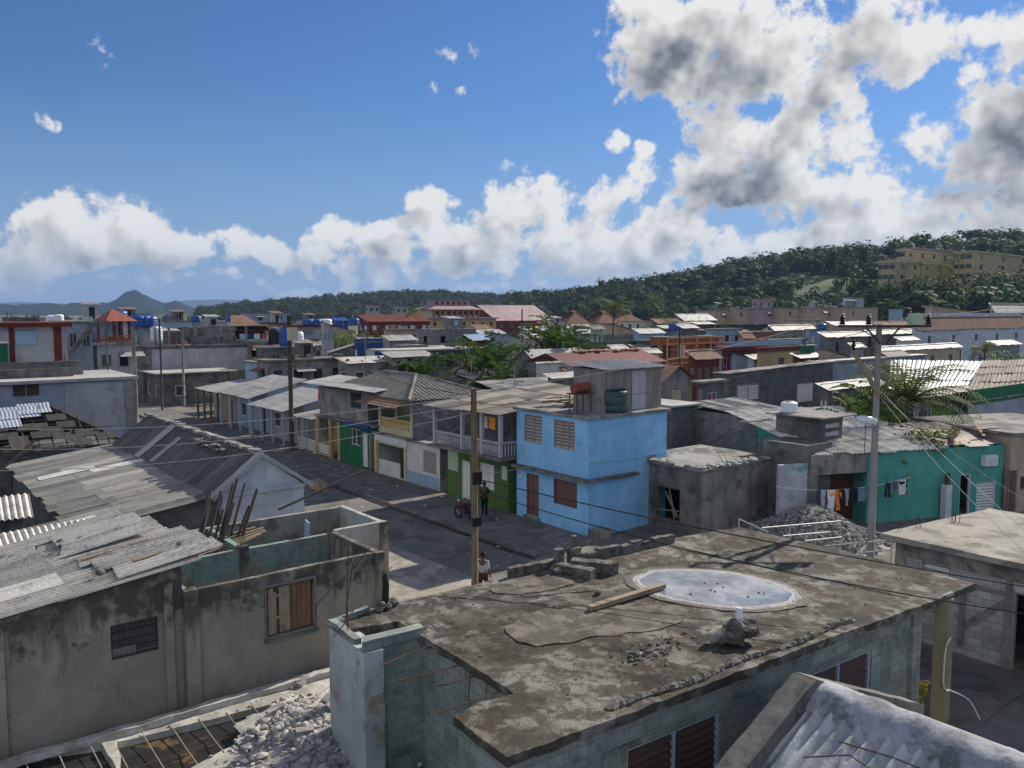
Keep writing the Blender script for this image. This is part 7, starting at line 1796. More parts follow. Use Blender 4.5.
# hill-top hotel
Yk = 300
for k, (x0, xc, x1, y, fl, n, dY, lab) in enumerate([(879, 897, 968, 262, 2, 6, 0, 'main ochre wing of the hill hotel, two window rows, left of the tall block'), (897, 906, 962, 250.5, 1, 5, 26, 'upper pale roofed floor of the hill hotel against the skyline'), (955, 974, 1070, 252, 3, 5, 8, 'tall ochre block of the hill hotel at the right edge')]):
    zt = EYE + (HORIZON - y) * (Yk + dY) / FPX
    t = FH('hotel', lab, x0, xc, x1, y, 30, 'yellow', ('flat', 'cream', .5, .5), 0, 0, Y=Yk + dY, base=18, cat='hotel', group='hotel blocks on the hill')
    v, u, z, _ = ROOT[t]; v1 = GR.sv(u, x1, zt); u1 = GR.fu(v, x0, zt)
    for fl_ in range(fl):
        zz = zt - 3.6 * (fl_ + 1) + 1.
        for i in range(n):
            x = v + (v1 - v) * (i + .3) / n; m = MB(); m.box(x, x + 1.9, u - .12, u - .005, zz, zz + 1.6); m.build('window', MT['glass'], t)
        for i in range(3): x = u + (u1 - u) * (i + .3) / 3; m = MB(); m.box(v - .12, v - .005, x, x + 1.9, zz, zz + 1.6); m.build('window', MT['glass'], t)
    if k == 1: m = MB(); m.box(v + 6, v1 + .5, u - .8, u + 6, zt + .5, zt + 1.2); m.build('upper_roof', MT['tin_pink'], t)
# ------------------------------------------------------------------ small houses packed in the rows behind
FILL = [
 ('low stained house with a pale sheet roof in front of the cobalt wall', 338, 348, 394, 364, 4.4, 'concrete', ('shed', 'fibro_lt', .5, 'u+'), 82), ('small grey house with a dark flat roof far left behind the maroon framed storey', 2, 10, 40, 318, 9.2, 'conc_dark', ('flat', 'roofgrey', .2, .2), 140), ('low tan house with tanks far left, second from the frame edge', 40, 46, 72, 319, 9., 'tan', ('flat', 'roofgrey', .2, .2), 135),
 ('flat green roofed house between the far left tan house and the red pavilion', 74, 78, 102, 321, 9., 'palegreen', ('flat', 'palegreen', .3, .2), 105), ('dark flat roofed house behind the red pavilion', 100, 106, 150, 321, 8.8, 'conc_dark', ('flat', 'roofgrey', .2, .2), 120),
 ('bluish house in the row behind the blank pale block', 160, 166, 190, 322, 8.4, 'paleblue', ('flat', 'roofgrey', .2, .2), 140), ('long white fronted house far behind the bare cement house', 186, 192, 232, 322, 8.4, 'greywhite', ('flat', 'whitecement', .2, .2), 160),
 ('dark low house with a broken parapet left of the red awning', 200, 206, 232, 331, 7.4, 'block', ('flat', 'roofgrey', .1, .15, .5), 112), ('maroon edged flat house right behind the red awning house', 262, 268, 290, 325, 8.4, 'tan', ('flat', 'maroon', .3, .3), 130),
 ('long grey shed with three vent pipes on the roof line left of the tarred pole', 240, 250, 290, 312.5, 10.2, 'greyblue', ('flat', 'conc_dark', .3, .2), 190), ('pale fronted house far behind the tarred pole', 296, 302, 330, 321, 9., 'greywhite', ('flat', 'roofgrey', .2, .2), 200),
 ('grey roofed house peeping over the cobalt wall', 384, 390, 416, 341, 6.6, 'concrete', ('shed', 'tin_grey', .7, 'u+'), 112), ('dark house with a cobalt blue awning left of the big grey block', 396, 402, 424, 347, 6., 'cobalt', ('flat', 'roofgrey', .2, .2), 102),
 ('dull tin roofed house right of the big grey block building', 474, 482, 506, 335, 7., 'conc_dark', ('shed', 'tin_grey', .8, 'u+'), 136), ('brownish house with pale sheet roof below the red fronted house', 520, 528, 560, 331, 7.4, 'tan', ('shed', 'tin_white', .7, 'u+'), 150),
 ('grey block house under the white house right of the pink hall', 540, 548, 574, 327, 7.8, 'block', ('flat', 'roofgrey', .2, .2), 165), ('house with a lit flat roof left of the tall palm trunk', 556, 564, 582, 332, 7.2, 'concrete', ('flat', 'conc_light', .2, .15), 130),
 ('low dim house with a tin lean-to left of the tall palm', 574, 580, 600, 334, 7., 'conc_dark', ('shed', 'tin_grey', .7, 'u+'), 142), ('tan house with lit gable right of the tall palm', 606, 616, 634, 331, 7.2, 'tan', ('shed', 'tin_pink', 1., 'v-'), 140),
 ('house with bluish gable and white eave behind the orange framed house', 634, 640, 664, 334, 7.4, 'paleblue', ('shed', 'tin_white', .8, 'u+'), 132), ('dark cement house with a flat lit roof above the orange framed house', 684, 690, 716, 331, 7.6, 'conc_dark', ('flat', 'conc_light', .2, .2), 132),
 ('pale blue double house above the mauve house end', 706, 712, 742, 330, 7.8, 'paleblue', ('flat', 'roofgrey', .2, .2), 126), ('low brick toned house between the blue double house and the lit gable roof', 738, 744, 776, 333, 7.4, 'brick', ('flat', 'roofgrey', .2, .2), 122),
 ('grey flat house with a hanging water tank above the mustard wall', 762, 768, 806, 341, 6.6, 'concrete', ('flat', 'roofgrey', .2, .2), 108), ('dark house under slack wires left of the tan terraces end', 820, 826, 868, 338, 6.8, 'conc_dark', ('shed', 'tin_grey', .7, 'u+'), 110),
 ('pale fronted house beneath the tan terraces, fifth along', 786, 792, 826, 321, 9., 'cream', ('flat', 'roofgrey', .2, .2), 165), ('tin roofed house beneath the tan terraces, right of the clothes house', 828, 834, 872, 326, 8.4, 'tan', ('shed', 'tin_white', .7, 'u+'), 140),
 ('rusty roofed house left of the school, under the transformers', 872, 878, 912, 327, 8.2, 'tan', ('shed', 'tiles', .9, 'u+'), 140), ('low white walled house between the pole and the school', 896, 900, 918, 341, 6.6, 'white', ('shed', 'tin_white', .5, 'u+'), 112),
 ('small house with pink walls in the row left of the hip roofed houses', 520, 526, 545, 338, 6.8, 'pink', ('shed', 'tin_grey', .7, 'u+'), 120), ('narrow cream house squeezed behind the grey terrace parapets', 640, 646, 668, 322, 8.8, 'cream', ('flat', 'roofgrey', .2, .2), 175),
 ('dark roofed house at the hill foot left of the greenish hall', 652, 658, 682, 324, 8.6, 'conc_dark', ('shed', 'tiles', 1., 'u+'), 165), ('flat grey house behind the street bend canopy house', 165, 172, 226, 342, 7., 'block', ('flat', 'roofgrey', .1, .15, .5), 118),
 ('grey cement house with dark doorways across from the rust red porch front', 246, 254, 300, 352, 5.4, 'conc_dark', ('flat', 'roofgrey', .2, .15), 108), ('lit roofed store between the cobalt house and the long canopy', 384, 392, 432, 358, 5., 'concrete', ('shed', 'tin_white', .5, 'u+'), 84),
 ('yard wall house below the brown hip roofed houses', 556, 562, 600, 341, 6.4, 'block', ('flat', 'roofgrey', .1, .15, .4), 122), ('white patched roof house right of the banana plants', 914, 920, 972, 398, 3.6, 'conc_dark', ('shed', 'fibro_lt', .4, 'u+'), 58),
 
 ('grey roofed house beyond the dark cement hut by the banana plants', 820, 828, 884, 391, 4., 'block_dark', ('shed', 'tin_grey', .5, 'u+'), 64), ('greyish house far right below the hill hotel', 1000, 1006, 1060, 322, 9., 'tan', ('shed', 'tiles', 1., 'u+'), 150)]
for lab, xl, xc, xr, y, h, wl, rf, Y in FILL:
    FH('house', lab, xl, xc, xr, y, h, wl, rf, random.choice([1, 2]), random.choice([2, 3]), random.choice(['glass', 'louvre', 'shutter', 'hole']), random.choice(['glass', 'louvre', 'darksteel']), random.choice(['whitepaint', 'greypaint', 'bluepaint']), Y=Y, floors=1 if Y < 100 else 2)

# densely packed small dwellings: every region mixes wall and roof so that no two alike stand together
rd = random.Random(44)
WALLS = [('dark cement', 'conc_dark'), ('grey block', 'block'), ('stained concrete', 'concrete'), ('faded tan', 'tan'), ('blackened block', 'block_dark'), ('dull blue', 'greyblue'), ('whitish', 'greywhite'), ('brick red', 'brick'), ('maroon', 'maroon')]
ROOFS = [('brown tiled roof', ('shed', 'tiles', .9, 'u+')), ('dull tin roof', ('shed', 'tin_grey', .6, 'u+')), ('flat cement roof', ('flat', 'roofgrey', .2, .15)), ('blackened sheet roof', ('shed', 'fibro_dk', .6, 'u+')), ('bright sheet roof', ('shed', 'tin_white', .5, 'u+')), ('lichened tile roof', ('shed', 'tiles_grey', .9, 'v-'))]
for reg, xa, xb, ya, yb, n in [('behind the far left houses', 20, 125, 325, 342, 6), ('right of the street bend', 165, 285, 326, 346, 8), ('before the cobalt wall', 300, 356, 326, 352, 5), ('below the dark red hall', 370, 430, 330, 352, 6), ('below the ochre hotel', 430, 520, 328, 356, 9),
                               ('around the brown hip roofs', 545, 650, 326, 352, 10), ('above the orange framed house', 655, 730, 318, 334, 6), ('below the tan terraces', 730, 850, 318, 345, 11), ('before the white school', 850, 1010, 342, 358, 6), ('behind the wide dark house', 690, 830, 356, 368, 5)]:
    combos = [(w, r) for w in WALLS for r in ROOFS]; rd.shuffle(combos); used = {}
    for k in range(n):
        w, r = combos[k]; x = xa + (xb - xa) * (k + rd.uniform(.1, .9)) / n; y = rd.uniform(ya, yb); h = rd.uniform(3.6, 5.4) if y > 340 else (rd.uniform(4.6, 6.4) if y > 330 else rd.uniform(6.4, 7.8)); wd_ = rd.uniform(9, 26)
        FH('house', 'small %s house, %s, %s' % (w[0], r[0], reg), x - wd_ * .3, x, x + wd_, y, h, w[1], r[1], rd.choice([1, 2]), rd.choice([1, 2, 3]), rd.choice(['glass', 'louvre', 'hole']), rd.choice(['glass', 'louvre', 'darksteel']), rd.choice(['whitepaint', 'greypaint', 'bluepaint']), floors=1 if h < 6 else 2, group='small houses packed in the town')

# ------------------------------------------------------------------ roof clutter of the crowded houses: stubs, parapets, huts, weights
rc = random.Random(21)
for t, (v0, v1, u0, u1, z1, kind, rise) in FARS:
    if t['category'] in ('hotel', 'school', 'hall', 'hut') or v1 - v0 < 2 or u1 - u0 < 2: continue
    V, U = min(v1 - v0, 14), min(u1 - u0, 12); zr = z1 + .14
    conc = MT[rc.choice(['concrete', 'conc_dark', 'block', 'conc_light'])]
    if kind == 'flat':
        if rc.random() < .75:
            for a, b in rc.sample([(.03, .03), (.5, .03), (.93, .03), (.03, .5), (.03, .93)], 3):
                m = MB(); x, y = v0 + V * a, u0 + U * b; h = rc.uniform(.3, 1.1); m.box(x, x + .25, y, y + .25, zr, zr + h)
                for q in (.04, .2): m.box(x + q, x + q + .03, y + q, y + q + .03, zr + h, zr + h + rc.uniform(.3, .7))
                m.build('column_stub', conc, t)
        if rc.random() < .5: m = MB(); h = rc.uniform(.3, .9); a = rc.uniform(0, .5); m.box(v0 + V * a, v0 + V * (a + .45), u0 + .1, u0 + .25, zr, zr + h); m.build('parapet', conc, t)
        if rc.random() < .45:
            x, y = v0 + V * rc.uniform(.2, .6), u0 + U * rc.uniform(.25, .6); w, h = rc.uniform(1.2, 2.4), rc.uniform(1.2, 2.0); m = MB(); m.box(x, x + w, y, y + w, zr, zr + h); m.build('roof_hut', conc, t)
            m = MB(); m.quad((x - .3, y - .3, zr + h + .05), (x + w + .3, y - .3, zr + h + .05), (x + w + .3, y + w + .3, zr + h + .35), (x - .3, y + w + .3, zr + h + .35)); m.build('hut_roof', MT[rc.choice(['tiles', 'tin_grey', 'fibro', 'tiles_grey'])], t)
            m = MB(); m.box(x + w * .3, x + w * .3 + .7, y - .03, y - .004, zr + .05, zr + h * .85); m.build('hut_door', MT[rc.choice(['brownpaint', 'black', 'bluepaint'])], t)
        m = MB()
        for k in range(rc.randint(3, 9)): x, y = v0 + V * rc.uniform(.05, .9), u0 + U * rc.uniform(.05, .7); s_ = rc.uniform(.15, .6); m.box(x, x + s_ * rc.uniform(.5, 2), y, y + s_, zr, zr + rc.uniform(.1, .5), rc.uniform(.2, 1.1))
        tag(m.build('roof_junk', MT[rc.choice(['wood_pale', 'stump', 'stone', 'rust'])], t), kind='stuff')
    elif kind == 'shed':
        m = MB()
        for k in range(rc.randint(4, 9)):
            a, b = rc.uniform(.05, .95), rc.uniform(.0, .8); zz = z1 + rise * (b if rise else 0) + .14; rock(m, (v0 + V * a, u0 + U * b, zz), rc.uniform(.1, .22), k, t=rc.uniform(.2, .8))
        tag(m.build('roof_weight', MT[rc.choice(['stump', 'wood', 'stone'])], t), kind='stuff')
    if rc.random() < .4:
        x, y = v0 + V * rc.uniform(.1, .8), u0 + U * rc.uniform(.1, .5); h = rc.uniform(1.4, 3.2); zz = z1 + (rise if kind == 'shed' else 0) * .4; m = MB(); m.tube([(x, y, zz), (x, y, zz + h)], .035, 5)
        for k in range(3): m.beam((x - .4, y, zz + h - .15 * k), (x + .4, y + .1, zz + h - .15 * k), .02, .02)
        m.build('antenna', MT['steel'], t)
    if rc.random() < .5: x = v0 + V * rc.uniform(.1, .6); m = MB(); m.quad((x, u0 - .9, z1 - 1.), (x + 2., u0 - .9, z1 - 1.), (x + 2., u0 - .01, z1 - .65), (x, u0 - .01, z1 - .65)); m.build('awning', MT[rc.choice(['tin_grey', 'tin_white', 'fibro', 'tin_red'])], t)
    if rc.random() < .4: y = u0 + U * rc.uniform(.1, .6); m = MB(); m.quad((v0 - .9, y + 2, z1 - 1.), (v0 - .9, y, z1 - 1.), (v0 - .01, y, z1 - .65), (v0 - .01, y + 2, z1 - .65)); m.build('awning', MT[rc.choice(['tin_grey', 'tin_white', 'fibro', 'tiles'])], t)
# ------------------------------------------------------------------ poles
def gpole(label, v, u, top, r, mat, name='utility_pole', cat='utility pole', taper=.75, fr=GR):
    t = thing(name, label, cat, v, u, 0, fr); m = MB(); m.tube([(v, u, -.1), (v + .02, u, top * .5), (v, u, top)], [r, r * (1 + taper) / 2, r * taper], 12); m.build('pole', MT[mat], t, smooth=True)
    return t
PV, PU = 13.05, 18.0
tp1 = gpole('bare tan timber power pole standing at the street corner', PV, PU, 7.95, .105, 'polewood')
for q in ((PV - .13, PV + .13, 5.35, 5.7), (PV - .15, PV + .1, 4.2, 4.45)): m = MB(); m.box(q[0], q[1], PU - .2, PU - .1, q[2], q[3]); m.build('cable_clamp', MT['black'], tp1)
tp2 = gpole('thick dark tarred timber pole among the porches down the street', 24.3, 55.7, 9.75, .17, 'poledark', taper=.85)
m = MB(); m.box(24.05, 24.55, 55.45, 55.54, 6.6, 7.0); m.box(23.9, 24.7, 55.48, 55.54, 6.1, 6.2); m.build('bracket', MT['rust'], tp2)
m = MB(); m.box(24.05, 24.75, 55.2, 55.5, 8.0, 8.9); m.build('junction_box', MT['cream'], tp2)
v, u = GR.G(162.5, 411.5, 0); gpole('slender dark pole at the far bend of the street', v, u, 9.4, .11, 'poledark')
v, u, z = GR.at(66.5, 362, 57); gpole('slim pole in front of the outside stair house', v, u, GR.at(66.5, 322, 57)[2], .09, 'greypaint', 'roof_pole', 'pole')
v, u, z = GR.at(107.5, 365, 57); gpole('slim pole crossing in front of the red railed balconies', v, u, GR.at(107.5, 320, 57)[2], .09, 'conc_dark', 'roof_pole', 'pole')
v, u, z = GR.at(134.5, 375, 56); gpole('square cement pillar at the corner of the greyblue house', v, u, GR.at(134.5, 327, 56)[2], .16, 'concrete', 'roof_pillar', 'pillar')
v, u, z = GR.at(183, 372, 88); gpole('pale cement post against the bare long cement house', v, u, GR.at(183, 327, 88)[2], .14, 'concrete', 'roof_pillar', 'pillar')
v, u, z = GR.at(522, 348, 112); gpole('thin pole at the left end of the pink hall', v, u, GR.at(522, 303, 150)[2] - 1.2, .12, 'poledark')
v, u, z = GR.at(679, 360, 96); gpole('thin pole in front of the orange framed house', v, u, GR.at(679, 327, 96)[2], .1, 'poledark')

# concrete power pole with transformers and street lamp
CX, CY = 12.83, 29.0
cv, cu = GR.local(CX, CY)
FC = Frame(CX, CY, 0)                                        # crossarm runs across the view
t = thing('power_pole', 'concrete power pole with crossarm, three fuse insulators and a street lamp', 'power pole', 0, 0, 0, FC)
zc = lambda y: FC.zat(0, 0, y)
xc_ = lambda x: FC.sv(0, x, 9.2)
ZT = zc(324); m = MB(); m.tube([(0, 0, -.1), (0, 0, ZT * .5), (0, 0, ZT)], [.145, .12, .095], 14); m.build('pole', MT['poleconc'], t, smooth=True)
za = zc(326); m = MB(); m.box(xc_(836), xc_(928), -.21, -.13, za - .04, za + .04); m.build('crossarm', MT['darksteel'], t, bevel=.006)
m = MB(); m.beam((xc_(864), -.17, za - .06), (xc_(879), -.13, za - .62), .05, .05); m.beam((xc_(897), -.17, za - .06), (xc_(884), -.13, za - .62), .05, .05); m.build('brace', MT['darksteel'], t)
for x in (840, 866, 925.5):
    a = xc_(x); m = MB(); m.lathe((a, -.17, za + .05), [(.001, 0), (.09, 0), (.1, .05), (.06, .1), (.11, .14), (.06, .2), (.1, .25), (.04, .3), (.001, .36)], 12); m.build('insulator', MT['black'], t)
    m = MB(); m.lathe((a + .03, -.17, za + .4), [(.001, -.03), (.05, 0), (.001, .05)], 8); m.build('insulator_cap', MT['tankwhite'], t)
a = xc_(912); m = MB(); m.box(a - .2, a + .2, -.35, -.02, za + .052, za + .42); m.build('transformer_box', MT['palegreen'], t, bevel=.02)
for x, y in ((834.5, 346), (850.5, 344.5), (866, 341)):
    b = xc_(x); z = zc(y); m = MB(); m.lathe((b, -.3, z - .2), [(.03, 0), (.07, .05), (.04, .12), (.08, .18), (.04, .25), (.06, .34), (.001, .4)], 10); m.build('fuse', MT['black'], t)
m = MB(); m.beam((xc_(850), -.3, zc(350)), (.0, -.17, zc(394)), .12, .12); m.build('strut', MT['wood_pale'], t)
zl_ = zc(425); m = MB(); m.tube([(0, -.1, zl_ - .1), (-.22, -.5, zl_ + .1), (-.38, -.8, zl_ + .12)], .025, 8); m.build('lamp_arm', MT['steel'], t)
xl_ = FC.sv(-.95, 867, zc(420)); zl_ = FC.zat(xl_, -.95, 420); lp = MB()
prof = [(.001, -.42), (.10, -.36), (.16, -.2), (.17, 0), (.15, .2), (.09, .34), (.001, .4)]
n = 14; vs = []; fs = []
for r_, s2 in prof:
    for k in range(n): ang = k * 6.2832 / n; vs.append((xl_ + s2 * .95, -.95 + r_ * math.cos(ang), zl_ + r_ * .85 * math.sin(ang) - .12 * s2))
for i in range(len(prof) - 1):
    for k in range(n): fs.append((i * n + k, i * n + (k + 1) % n, (i + 1) * n + (k + 1) % n, (i + 1) * n + k))
lp.add(vs, fs); lp.build('lamp_head', MT['lampglass'], t, smooth=True)
m = MB(); m.tube([(xl_ - .05, -.95, zl_ - .15), (xl_ - .05, -.95, zl_ - 1.2)], .012, 5); m.build('lamp_wire', MT['black'], t)

# ------------------------------------------------------------------ cables
P1 = GR.world(PV, PU, 7.75); P1b = GR.world(PV, PU, 5.5)
C1 = FC.world(xc_(840), -.17, za + .35); C2 = FC.world(xc_(866), -.17, za + .35); C3 = FC.world(xc_(925.5), -.17, za + .35)
T2 = GR.world(24.3, 55.7, 9.4)
for lab, a, b, sg, r_, mt in [
    ('uppermost pale wire from the tan pole to the left edge', P1, wpx(-40, 428, 26), .35, .011, 'steel'), ('middle pale wire from the tan pole to the left edge, drooping over the dark roof', GR.world(PV, PU, 7.55), wpx(-40, 448, 25), .45, .011, 'steel'),
    ('lower pale wire from the tan pole crossing above the white gable', GR.world(PV, PU, 7.3), wpx(-60, 470, 24), .5, .010, 'steel'),
    ('long wire from the tan pole rising right to the concrete pole crossarm', GR.world(PV, PU, 7.85), C1, .25, .010, 'steel'), ('second wire from the tan pole sagging to the concrete pole fuse', GR.world(PV, PU, 7.5), FC.world(xc_(850), -.3, zc(346)), .45, .008, 'black'),
    ('upper black cable from the tan pole passing the blue house to the lower right', P1b, wpx(1060, 592, 17), .15, .016, 'black'), ('lower black cable from the tan pole crossing above the puddle roof', GR.world(PV, PU, 5.2), wpx(1040, 616, 15.5), .3, .014, 'black'),
    ('thin line from the tan pole drooping to the blue house corner', GR.world(PV, PU, 5.6), GR.world(24.9, 26.2, 4.3), .3, .008, 'black'), ('thin line from the blue house corner to the dark cement hut', GR.world(25.0, 25.9, 3.4), wpx(778, 414, 37), .5, .008, 'black'),
    ('wire from the crossarm end running off to the upper right', C3, wpx(1080, 285, 45), .3, .009, 'black'), ('thin wire from the crossarm to the far left rooftops', C2, wpx(640, 345, 90), .8, .010, 'steel'),
    ('upper service cable from the concrete pole down to the right edge', FC.world(0, -.17, zc(388)), wpx(1045, 548, 21), .15, .008, 'steel'), ('middle service cable from the concrete pole down past the air conditioner', FC.world(0, -.17, zc(392)), wpx(1060, 520, 24), .25, .008, 'steel'),
    ('lower service cable from the concrete pole down to the pale block house', FC.world(0, -.17, zc(394)), GR.world(24.6, 8.2, 3.3), .25, .008, 'steel'), ('thin wire from the concrete pole to the turquoise roof', FC.world(0, -.1, zc(420)), FT.world(6.5, 1, 4.4), .2, .008, 'black'),
    ('guy wire slanting from the tarred pole to the street', GR.world(24.3, 55.7, 6.5), GR.world(22.4, 62, .0), .0, .012, 'steel'), ('wire from the tarred pole top towards the tan pole', T2, P1, .9, .010, 'black'), ('wire from the tarred pole towards the far street bend', T2, wpx(163, 320, 84), .9, .012, 'black'),
    ('thin line from the tan pole to the white house gate', GR.world(PV, PU, 7.2), GR.world(25.2, 42, 2.4), .5, .008, 'steel'), ('thin line from the tan pole to the hip roofed porch', GR.world(PV, PU, 7.4), GR.world(25.3, 40.5, 4.6), .5, .008, 'steel')]:
    cable(lab, a, b, sg, r_, mt)

TW = [('slack wire over the cobalt blue wall', (300, 318, 95), (430, 352, 110)), ('wire across the grey block building from the tarred pole', (293, 330, 58), (475, 340, 120)), ('wire sagging over the banana clump', (430, 352, 100), (612, 318, 122)), ('wire from the palm to the orange framed house', (612, 330, 120), (679, 328, 96)),
      ('wire from the orange framed house over the mustard wall', (679, 328, 96), (836, 326, 60)), ('upper line of two running over the wide dark house', (690, 346, 90), (872, 330, 32)), ('lower line of two running over the wide dark house', (690, 366, 70), (872, 344, 32)), ('wire along the roofs before the white school', (884, 326, 30), (1050, 338, 110)),
      ('wire from the slim pole to the red pavilion', (66.5, 323, 57), (107.5, 321, 57)), ('wire from the red pavilion to the street bend pole', (107.5, 321, 57), (163, 320, 84)), ('wire from the street bend pole across to the pale cement post', (163, 322, 84), (183, 328, 88)), ('wire from the blue house roof to the dark gabled shed', (600, 400, 37), (540, 352, 88))]
for lab, a, b in TW: cable(lab, wpx(*a), wpx(*b), .8, .014, 'black')
m = MB(); rl = random.Random(17)
for k in range(260):
    v, u = rl.uniform(13.6, 24.8), rl.uniform(19, 62); z = .16 if v > 21.5 else .06
    if rl.random() < .6: rock(m, (v, u, z), rl.uniform(.02, .07), k, t=rl.uniform(.2, .9))
    else: a = rl.uniform(0, 3); m.quad((v, u, z + .01), (v + .14 * math.cos(a), u + .14 * math.sin(a), z + .03), (v + .05, u + .2, z + .04), (v - .08, u + .1, z + .015), rl.uniform(.2, 1.6))
tag(m.build('street_litter', MT['stone'], at=(19, 30, 0)), 'stones, scraps and litter along the street and pavement', 'litter', kind='stuff')

# ------------------------------------------------------------------ yard: pipe frame, gravel, laundry
FRL = FT
t = thing('pipe_railing', 'open frame of white pipe rails behind the puddle roof', 'railing', *GR.G(815, 530, 1.2), 0)
def gp(x, y, Y): return GR.at(x, y, Y)
def run(name, pts, r=.026): m = MB(); m.tube(pts, r, 8); m.build(name, MT['steelwhite'], t)
MT['steelwhite'] = flat('whitened_pipe', (.42, .43, .44), .5, .4, .15)
A_, B_, C_, D_ = gp(739, 519, 30.5), gp(768, 532, 29), gp(841, 521, 33), gp(892, 537, 29.5)
run('rail', [A_, B_]); run('rail', [gp(762, 528, 30), C_]); run('rail', [C_, D_]); run('rail', [gp(826, 546, 28.5), gp(890, 540, 28.5)]); run('rail', [gp(783, 536, 30), gp(841, 531, 33)]); run('rail', [gp(805, 541, 29.5), gp(842, 537, 32)]); run('rail', [gp(860, 553, 28), gp(890, 550, 28)])
for q in (A_, C_, gp(790, 525, 30.8), gp(816, 523, 32), D_, gp(860, 529, 31.3)): run('post', [q, (q[0], q[1], 0)])
m = MB(); rg = random.Random(8)
gc = GR.G(812, 532, .3)
for k in range(1500):
    a, b = rg.gauss(0, 1.), rg.gauss(0, 1.); d2 = a * a + b * b
    if d2 > 4.4: continue
    X, Y = GR.world(*gc)[:2]; X += a * 1.5; Y += b * 1.6; h = 1.5 * math.exp(-d2 * .55); q = GR.local(X, Y); rock(m, (q[0], q[1], h - .05), rg.uniform(.05, .13), k, t=rg.uniform(.3, .8))
mm = MB(); n = 26
vs = []; X0, Y0 = GR.world(*gc)[:2]
for i in range(n):
    for j in range(n):
        a, b = (i / (n - 1) - .5) * 4.6, (j / (n - 1) - .5) * 4.6; q = GR.local(X0 + a * 1.5, Y0 + b * 1.6); vs.append((q[0], q[1], 1.5 * math.exp(-(a * a + b * b) * .55) - .12 + .05 * mnoise.noise(Vector((a * 3, b * 3, 0)))))
m.add(vs, [(i * n + j, (i + 1) * n + j, (i + 1) * n + j + 1, i * n + j + 1) for i in range(n - 1) for j in range(n - 1)])
tag(m.build('gravel_heap', MT['stone_dk'], at=(gc[0], gc[1], 0)), 'tall heap of grey gravel behind the white pipe rails', 'gravel heap', kind='stuff')

LY = -1.1
xa, xb = FT.sv(LY, 776, 1.9), FT.sv(LY, 910, 1.9)
zline = FT.zat(FT.sv(LY, 840, 2), LY, 487)
def lz(x): f = (x - xa) / (xb - xa); return zline + .35 * (abs(f - .5) * 2) ** 2 - .12
m = MB(); m.tube([(xa + (xb - xa) * k / 20, LY, lz(xa + (xb - xa) * k / 20)) for k in range(21)], .012, 5); single(m, 'clothesline', MT['tankwhite'], 'clothesline strung along the turquoise wall', 'clothesline', fr=FT)
LAUN = [(816, 820, 20, (.06, .07, .10), 'trousers', 'dark trousers hung at the left end of the clothesline'), (820.5, 825, 24, (.42, .42, .50), 'shirt', 'pale mauve shirt on the clothesline between dark trousers and the white towel'), (827, 834, 26, (.72, .72, .76), 'towel', 'long white towel on the clothesline beside the orange shirt'),
        (829, 836, 6, (.85, .30, .16), 'cloth', 'folded coral cloth over the line above the white towel'), (834.5, 841, 21, (.85, .22, .05), 'shirt', 'bright orange shirt hung on the clothesline'), (838, 844, 14, (.02, .022, .04), 'shirt', 'navy top overlapping the orange shirt on the clothesline'),
        (845, 848.5, 17, (.30, .32, .36), 'shirt', 'grey striped vest on the clothesline right of the navy top'), (849, 857, 15, (.02, .02, .03), 'trousers', 'black trousers on the clothesline in front of the brown tarp'), (858, 864, 14, (.16, .22, .28), 'jeans', 'faded blue jeans on the clothesline, left of two'),
        (865, 872, 15, (.11, .16, .21), 'jeans', 'darker blue jeans on the clothesline just left of the concrete pole'), (884, 890, 15, (.03, .035, .05), 'trousers', 'dark trousers on the clothesline just right of the concrete pole'), (891, 897, 10, (.12, .10, .16), 'shirt', 'dusky purple top on the clothesline against the turquoise wall'),
        (898.5, 907, 9, (.012, .012, .015), 'shirt', 'black top at the right end of the clothesline'), (898, 905, 16, (.62, .60, .56), 'cloth', 'off white cloth under the black top at the right end of the line')]
for k, (x0, x1, hh, c, nm, lab) in enumerate(LAUN):
    a, b = FT.sv(LY, x0, 1.9), FT.sv(LY, x1, 1.9); h = hh / 22.5; y = LY - .03 - .012 * (k % 3); z = lz((a + b) / 2); w_ = b - a
    m = MB()
    if nm in ('trousers', 'jeans'):
        m.patch((a, y, z - h * .35), (b, y, z - h * .35), (b, y, z + .02), (a, y, z + .02), 8, 5, .06, 5., seed=k)
        m.patch((a - .01, y, z - h), (a + w_ * .46, y, z - h * 1.02), (a + w_ * .48, y, z - h * .35), (a, y, z - h * .35), 5, 8, .06, 5., seed=k + 3); m.patch((a + w_ * .54, y, z - h * .98), (b + .01, y, z - h), (b, y, z - h * .35), (a + w_ * .52, y, z - h * .35), 5, 8, .06, 5., seed=k + 6)
    elif nm == 'shirt':
        m.patch((a + w_ * .15, y, z - h), (b - w_ * .15, y, z - h), (b - w_ * .12, y, z + .02), (a + w_ * .12, y, z + .02), 8, 8, .07, 5., seed=k)
        m.patch((a - w_ * .05, y, z - h * .45), (a + w_ * .14, y, z - h * .5), (a + w_ * .14, y, z + .01), (a + w_ * .04, y, z + .01), 4, 5, .05, 5., seed=k); m.patch((b - w_ * .14, y, z - h * .5), (b + w_ * .05, y, z - h * .45), (b - w_ * .04, y, z + .01), (b - w_ * .14, y, z + .01), 4, 5, .05, 5., seed=k)
    else: m.patch((a, y, z - h), (b, y, z - h * .97), (b, y, z + .02), (a, y, z + .02), 8, 10, .06, 4., seed=k)
    single(m, 'hanging_' + nm, cloth('laundry_%s' % nm, c), lab, 'garment' if nm not in ('towel', 'cloth') else 'cloth', 'washing on the clothesline', fr=FT)

